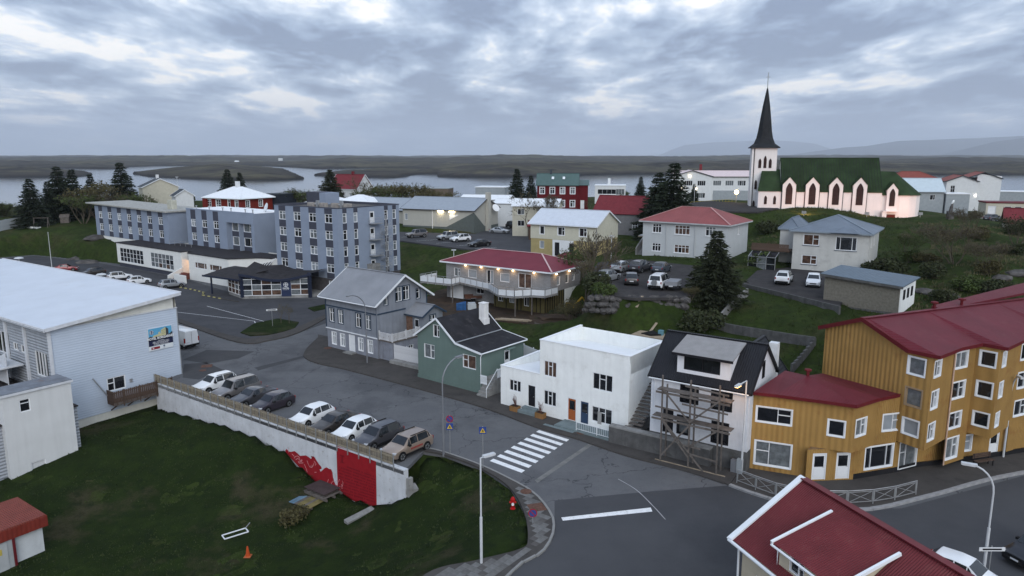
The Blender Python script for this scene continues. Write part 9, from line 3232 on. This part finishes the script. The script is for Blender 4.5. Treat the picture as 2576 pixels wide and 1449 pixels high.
# yard of the balcony house
p = G(1168, 778, 2.2)
r = thing('tarpaulin_stack', 'blue tarpaulin bundle and pale crates in the yard of the balcony house', 'stack', (p.x, p.y, 2.2), R(10))
MB().prism([(-1.2, -.6), (.2, -.7), (.3, .5), (-1.1, .6)], 0, [.9, 1.0, 1.1, .8]).build('tarpaulin', M('blue_tarpaulin', (.03, .09, .22), var=.3), r)
MB().box(.45, 1.7, -.5, .5, 0, .75).box(.55, 1.6, -.4, .4, .751, .95).build('crate', M('pale_plastic', (.4, .43, .45)), r)
p = G(1290, 806, 2.2)
r = thing('timber_pile', 'pile of pale planks at the edge of the yard', 'timber pile', (p.x, p.y, 2.2), R(-16))
for k in range(9):
 MB().box(-2.4 + (k % 3) * .3, 2.2 + (k % 2) * .4, -.45 + (k % 5) * .22, -.27 + (k % 5) * .22, .02 + (k // 5) * .1, .1 + (k // 5) * .1).build('plank', WOOD_PALE, r)
p = G(1440, 782, 2.3)
r = thing('mini_excavator', 'small yellow excavator on the bare soil beside the balcony house', 'excavator', (p.x, p.y, 2.3), R(20))
YM = M('machine_yellow', (.42, .27, .03), rough=.5, var=.15)
for y in (-.6, .6):
 MB().box(-.8, .8, y - .15, y + .15, 0, .4).build('track', BLACKTRIM, r)
MB().prism([(-.8, -.55), (.5, -.55), (.5, .55), (-.8, .55)], .45, [1.25, .95, .95, 1.25]).build('body', YM, r)
MB().bar((.4, 0, .9), (1.5, 0, 1.9), .2).build('boom', YM, r)
MB().bar((1.5, 0, 1.9), (2.2, 0, .8), .16).build('arm', YM, r)
MB().prism([(2.0, -.25), (2.5, -.25), (2.5, .25), (2.0, .25)], .3, [.9, .6, .6, .9]).build('bucket', YM, r)
MB().bar((-.3, -.4, 1.2), (-.3, -.4, 1.9), .06).bar((-.3, .4, 1.2), (-.3, .4, 1.9), .06).box(-.5, -.1, -.2, .2, 1.2, 1.5).build('seat_frame', BLACKTRIM, r)
tag(obj('spoil_heap', rock_me[1], None, tuple(G(1400, 800, 2.3))), 'heap of dark soil beside the excavator', 'soil heap')
bpy.data.objects['spoil_heap'].scale = (3.2, 1.6, .7)
bpy.data.objects['spoil_heap'].material_slots[0].link = 'OBJECT'
bpy.data.objects['spoil_heap'].material_slots[0].material = DIRT
# far left: grey fence, white ramp wall, play equipment
board_fence('grey_fence', 'grey board fence at the left edge of the grassy rise', [tuple(AT(x, y, Y).xy) for x, y, Y in ((-20, 590, 178), (58, 575, 186))], None, 2.6, BG_MGREY, .3, .02)
a, b = on_ground(-10, 605, 4), on_ground(88, 577, 6)
r = MB().prism([(a.x, a.y), (b.x, b.y), (b.x + .5, b.y + 1.6), (a.x + .5, a.y + 1.6)], [a.z - 1, b.z - 1, b.z - 1, a.z - 1], [a.z + .55, b.z + .35, b.z + .5, a.z + .7]).build('white_bank_wall', RENDER_W)
tag(r, 'low white wall on the grassy rise at the left edge', 'wall')
p = on_ground(105, 572, 6.3)
r = thing('garden_swing', 'timber garden swing frame under the far left spruces', 'swing', tuple(p), .2)
for x in (-1.6, 1.6):
 for y in (-.7, .7):
  MB().bar((x, y, -.2), (x, 0, 2.4), .1).build('leg', WOOD_GREY, r)
MB().bar((-1.9, 0, 2.4), (1.9, 0, 2.4), .12).build('beam', WOOD_GREY, r)
for x in (-.5, .5):
 MB().bar((x, 0, 2.4), (x, 0, .6), .03).bar((x - .25, 0, .6), (x + .25, 0, .6), .15, .05).build('seat', BLACKTRIM, r)
p = on_ground(165, 560, 7)
r = thing('playhouse', 'small grey playhouse beside the garden swing', 'playhouse', tuple(p), .3)
MB().box(-1, 1, -.8, .8, -.3, 1.4).build('wall', WOOD_GREY, r)
gable_roof(r, -1, 1, -.8, .8, 1.4, 2.1, WOOD_GREY, 'x', over=.15, verge=.15)
# church hill: yellow fence, monument, slope post
r = thing('yellow_fence', 'low yellow railing along the path left of the church', 'fence')
pts = [tuple(AT(x, y, 176).xy) for x, y in ((1738, 500), (1850, 497))]
zz_ = [gz(*q) for q in pts]
for k in range(15):
 t = k / 14
 x, y, z = [pts[0][i] + (pts[1][i] - pts[0][i]) * t for i in (0, 1)] + [zz_[0] + (zz_[1] - zz_[0]) * t]
 MB().bar((x, y, z - .2), (x, y, z + 1.0), .07).build('post', M('yellow_rail', (.42, .33, .08)), r)
for dz in (.45, .95):
 MB().bar((*pts[0], zz_[0] + dz), (*pts[1], zz_[1] + dz), .06).build('rail', M('yellow_rail', (.42, .33, .08)), r)
p = on_ground(2389, 551, 12.5)
r = thing('stone_monument', 'dark stone monument with a pale bird on top near the church', 'monument', tuple(p))
MB().prism([(-.5, -.4), (.5, -.4), (.5, .4), (-.5, .4)], -.5, [1.2, 1.2, 1.5, 1.5]).build('plinth', ROCK, r)
MB().tube([(0, 0, 1.2), (.1, 0, 2.2), (.25, 0, 2.9)], [.35, .28, .12], 8).build('column', ROCK, r)
MB().tube([(.1, 0, 2.8), (.3, 0, 3.2), (.45, 0, 3.5)], [.12, .22, .06], 8).build('bird', RENDER_W, r)
# yellow kerb blocks at the hotel entrance
ky = M('yellow_kerb_paint', (.42, .38, .16), var=.15)
r = thing('painted_kerb', 'kerb with yellow painted blocks before the hotel steps', 'kerb')
kl = [G(x, y) for x, y in ((455, 724), (478, 728), (500, 733), (514, 737), (508, 743), (530, 747), (560, 753), (600, 760))]
for k, (p, d) in enumerate(along(kl, .8)):
 MB().box(-.39, .39, -.1, .1, 0, .14).build('kerbstone', ky if k % 2 == 0 and k < 22 else PAVING, r, (p.x, p.y, 0), math.atan2(d.y, d.x))
# two saplings on the grass island
for i, x in enumerate((707, 728)):
 p = G(x, 815)
 tree(BARE[2], 'sapling', 'thin leafless sapling on the hotel grass island, %s one' % ('left', 'right')[i], 'tree', (p.x, p.y, .13), (.28, .28, .42), i * 2.0, 'saplings')

# lettering as plain meshes
bpy.context.view_layer.update()
dg = bpy.context.evaluated_depsgraph_get()
for o in TEXTS:
 me = bpy.data.meshes.new_from_object(o.evaluated_get(dg))
 n = obj('lettering', me, o.parent, o.location)
 n.rotation_euler, n.scale = o.rotation_euler, o.scale
 bpy.data.objects.remove(o)

# ------------------------------------------------------------------ haze
hz = bpy.data.materials.new('thin_haze')
hz.use_nodes = True
hz.node_tree.nodes.clear()
ho = hz.node_tree.nodes.new('ShaderNodeOutputMaterial')
hv = hz.node_tree.nodes.new('ShaderNodeVolumePrincipled')
hv.inputs['Color'].default_value = (0.80, 0.87, 0.97, 1)
hv.inputs['Density'].default_value = 4.6e-5
hv.inputs['Anisotropy'].default_value = 0.0
hz.node_tree.links.new(hv.outputs[0], ho.inputs['Volume'])
haze = MB().box(-62000, 62000, -300, 61000, -30, 1700).build('haze', hz)
haze['kind'] = 'stuff'
haze['label'] = 'thin blue evening haze over the whole landscape'
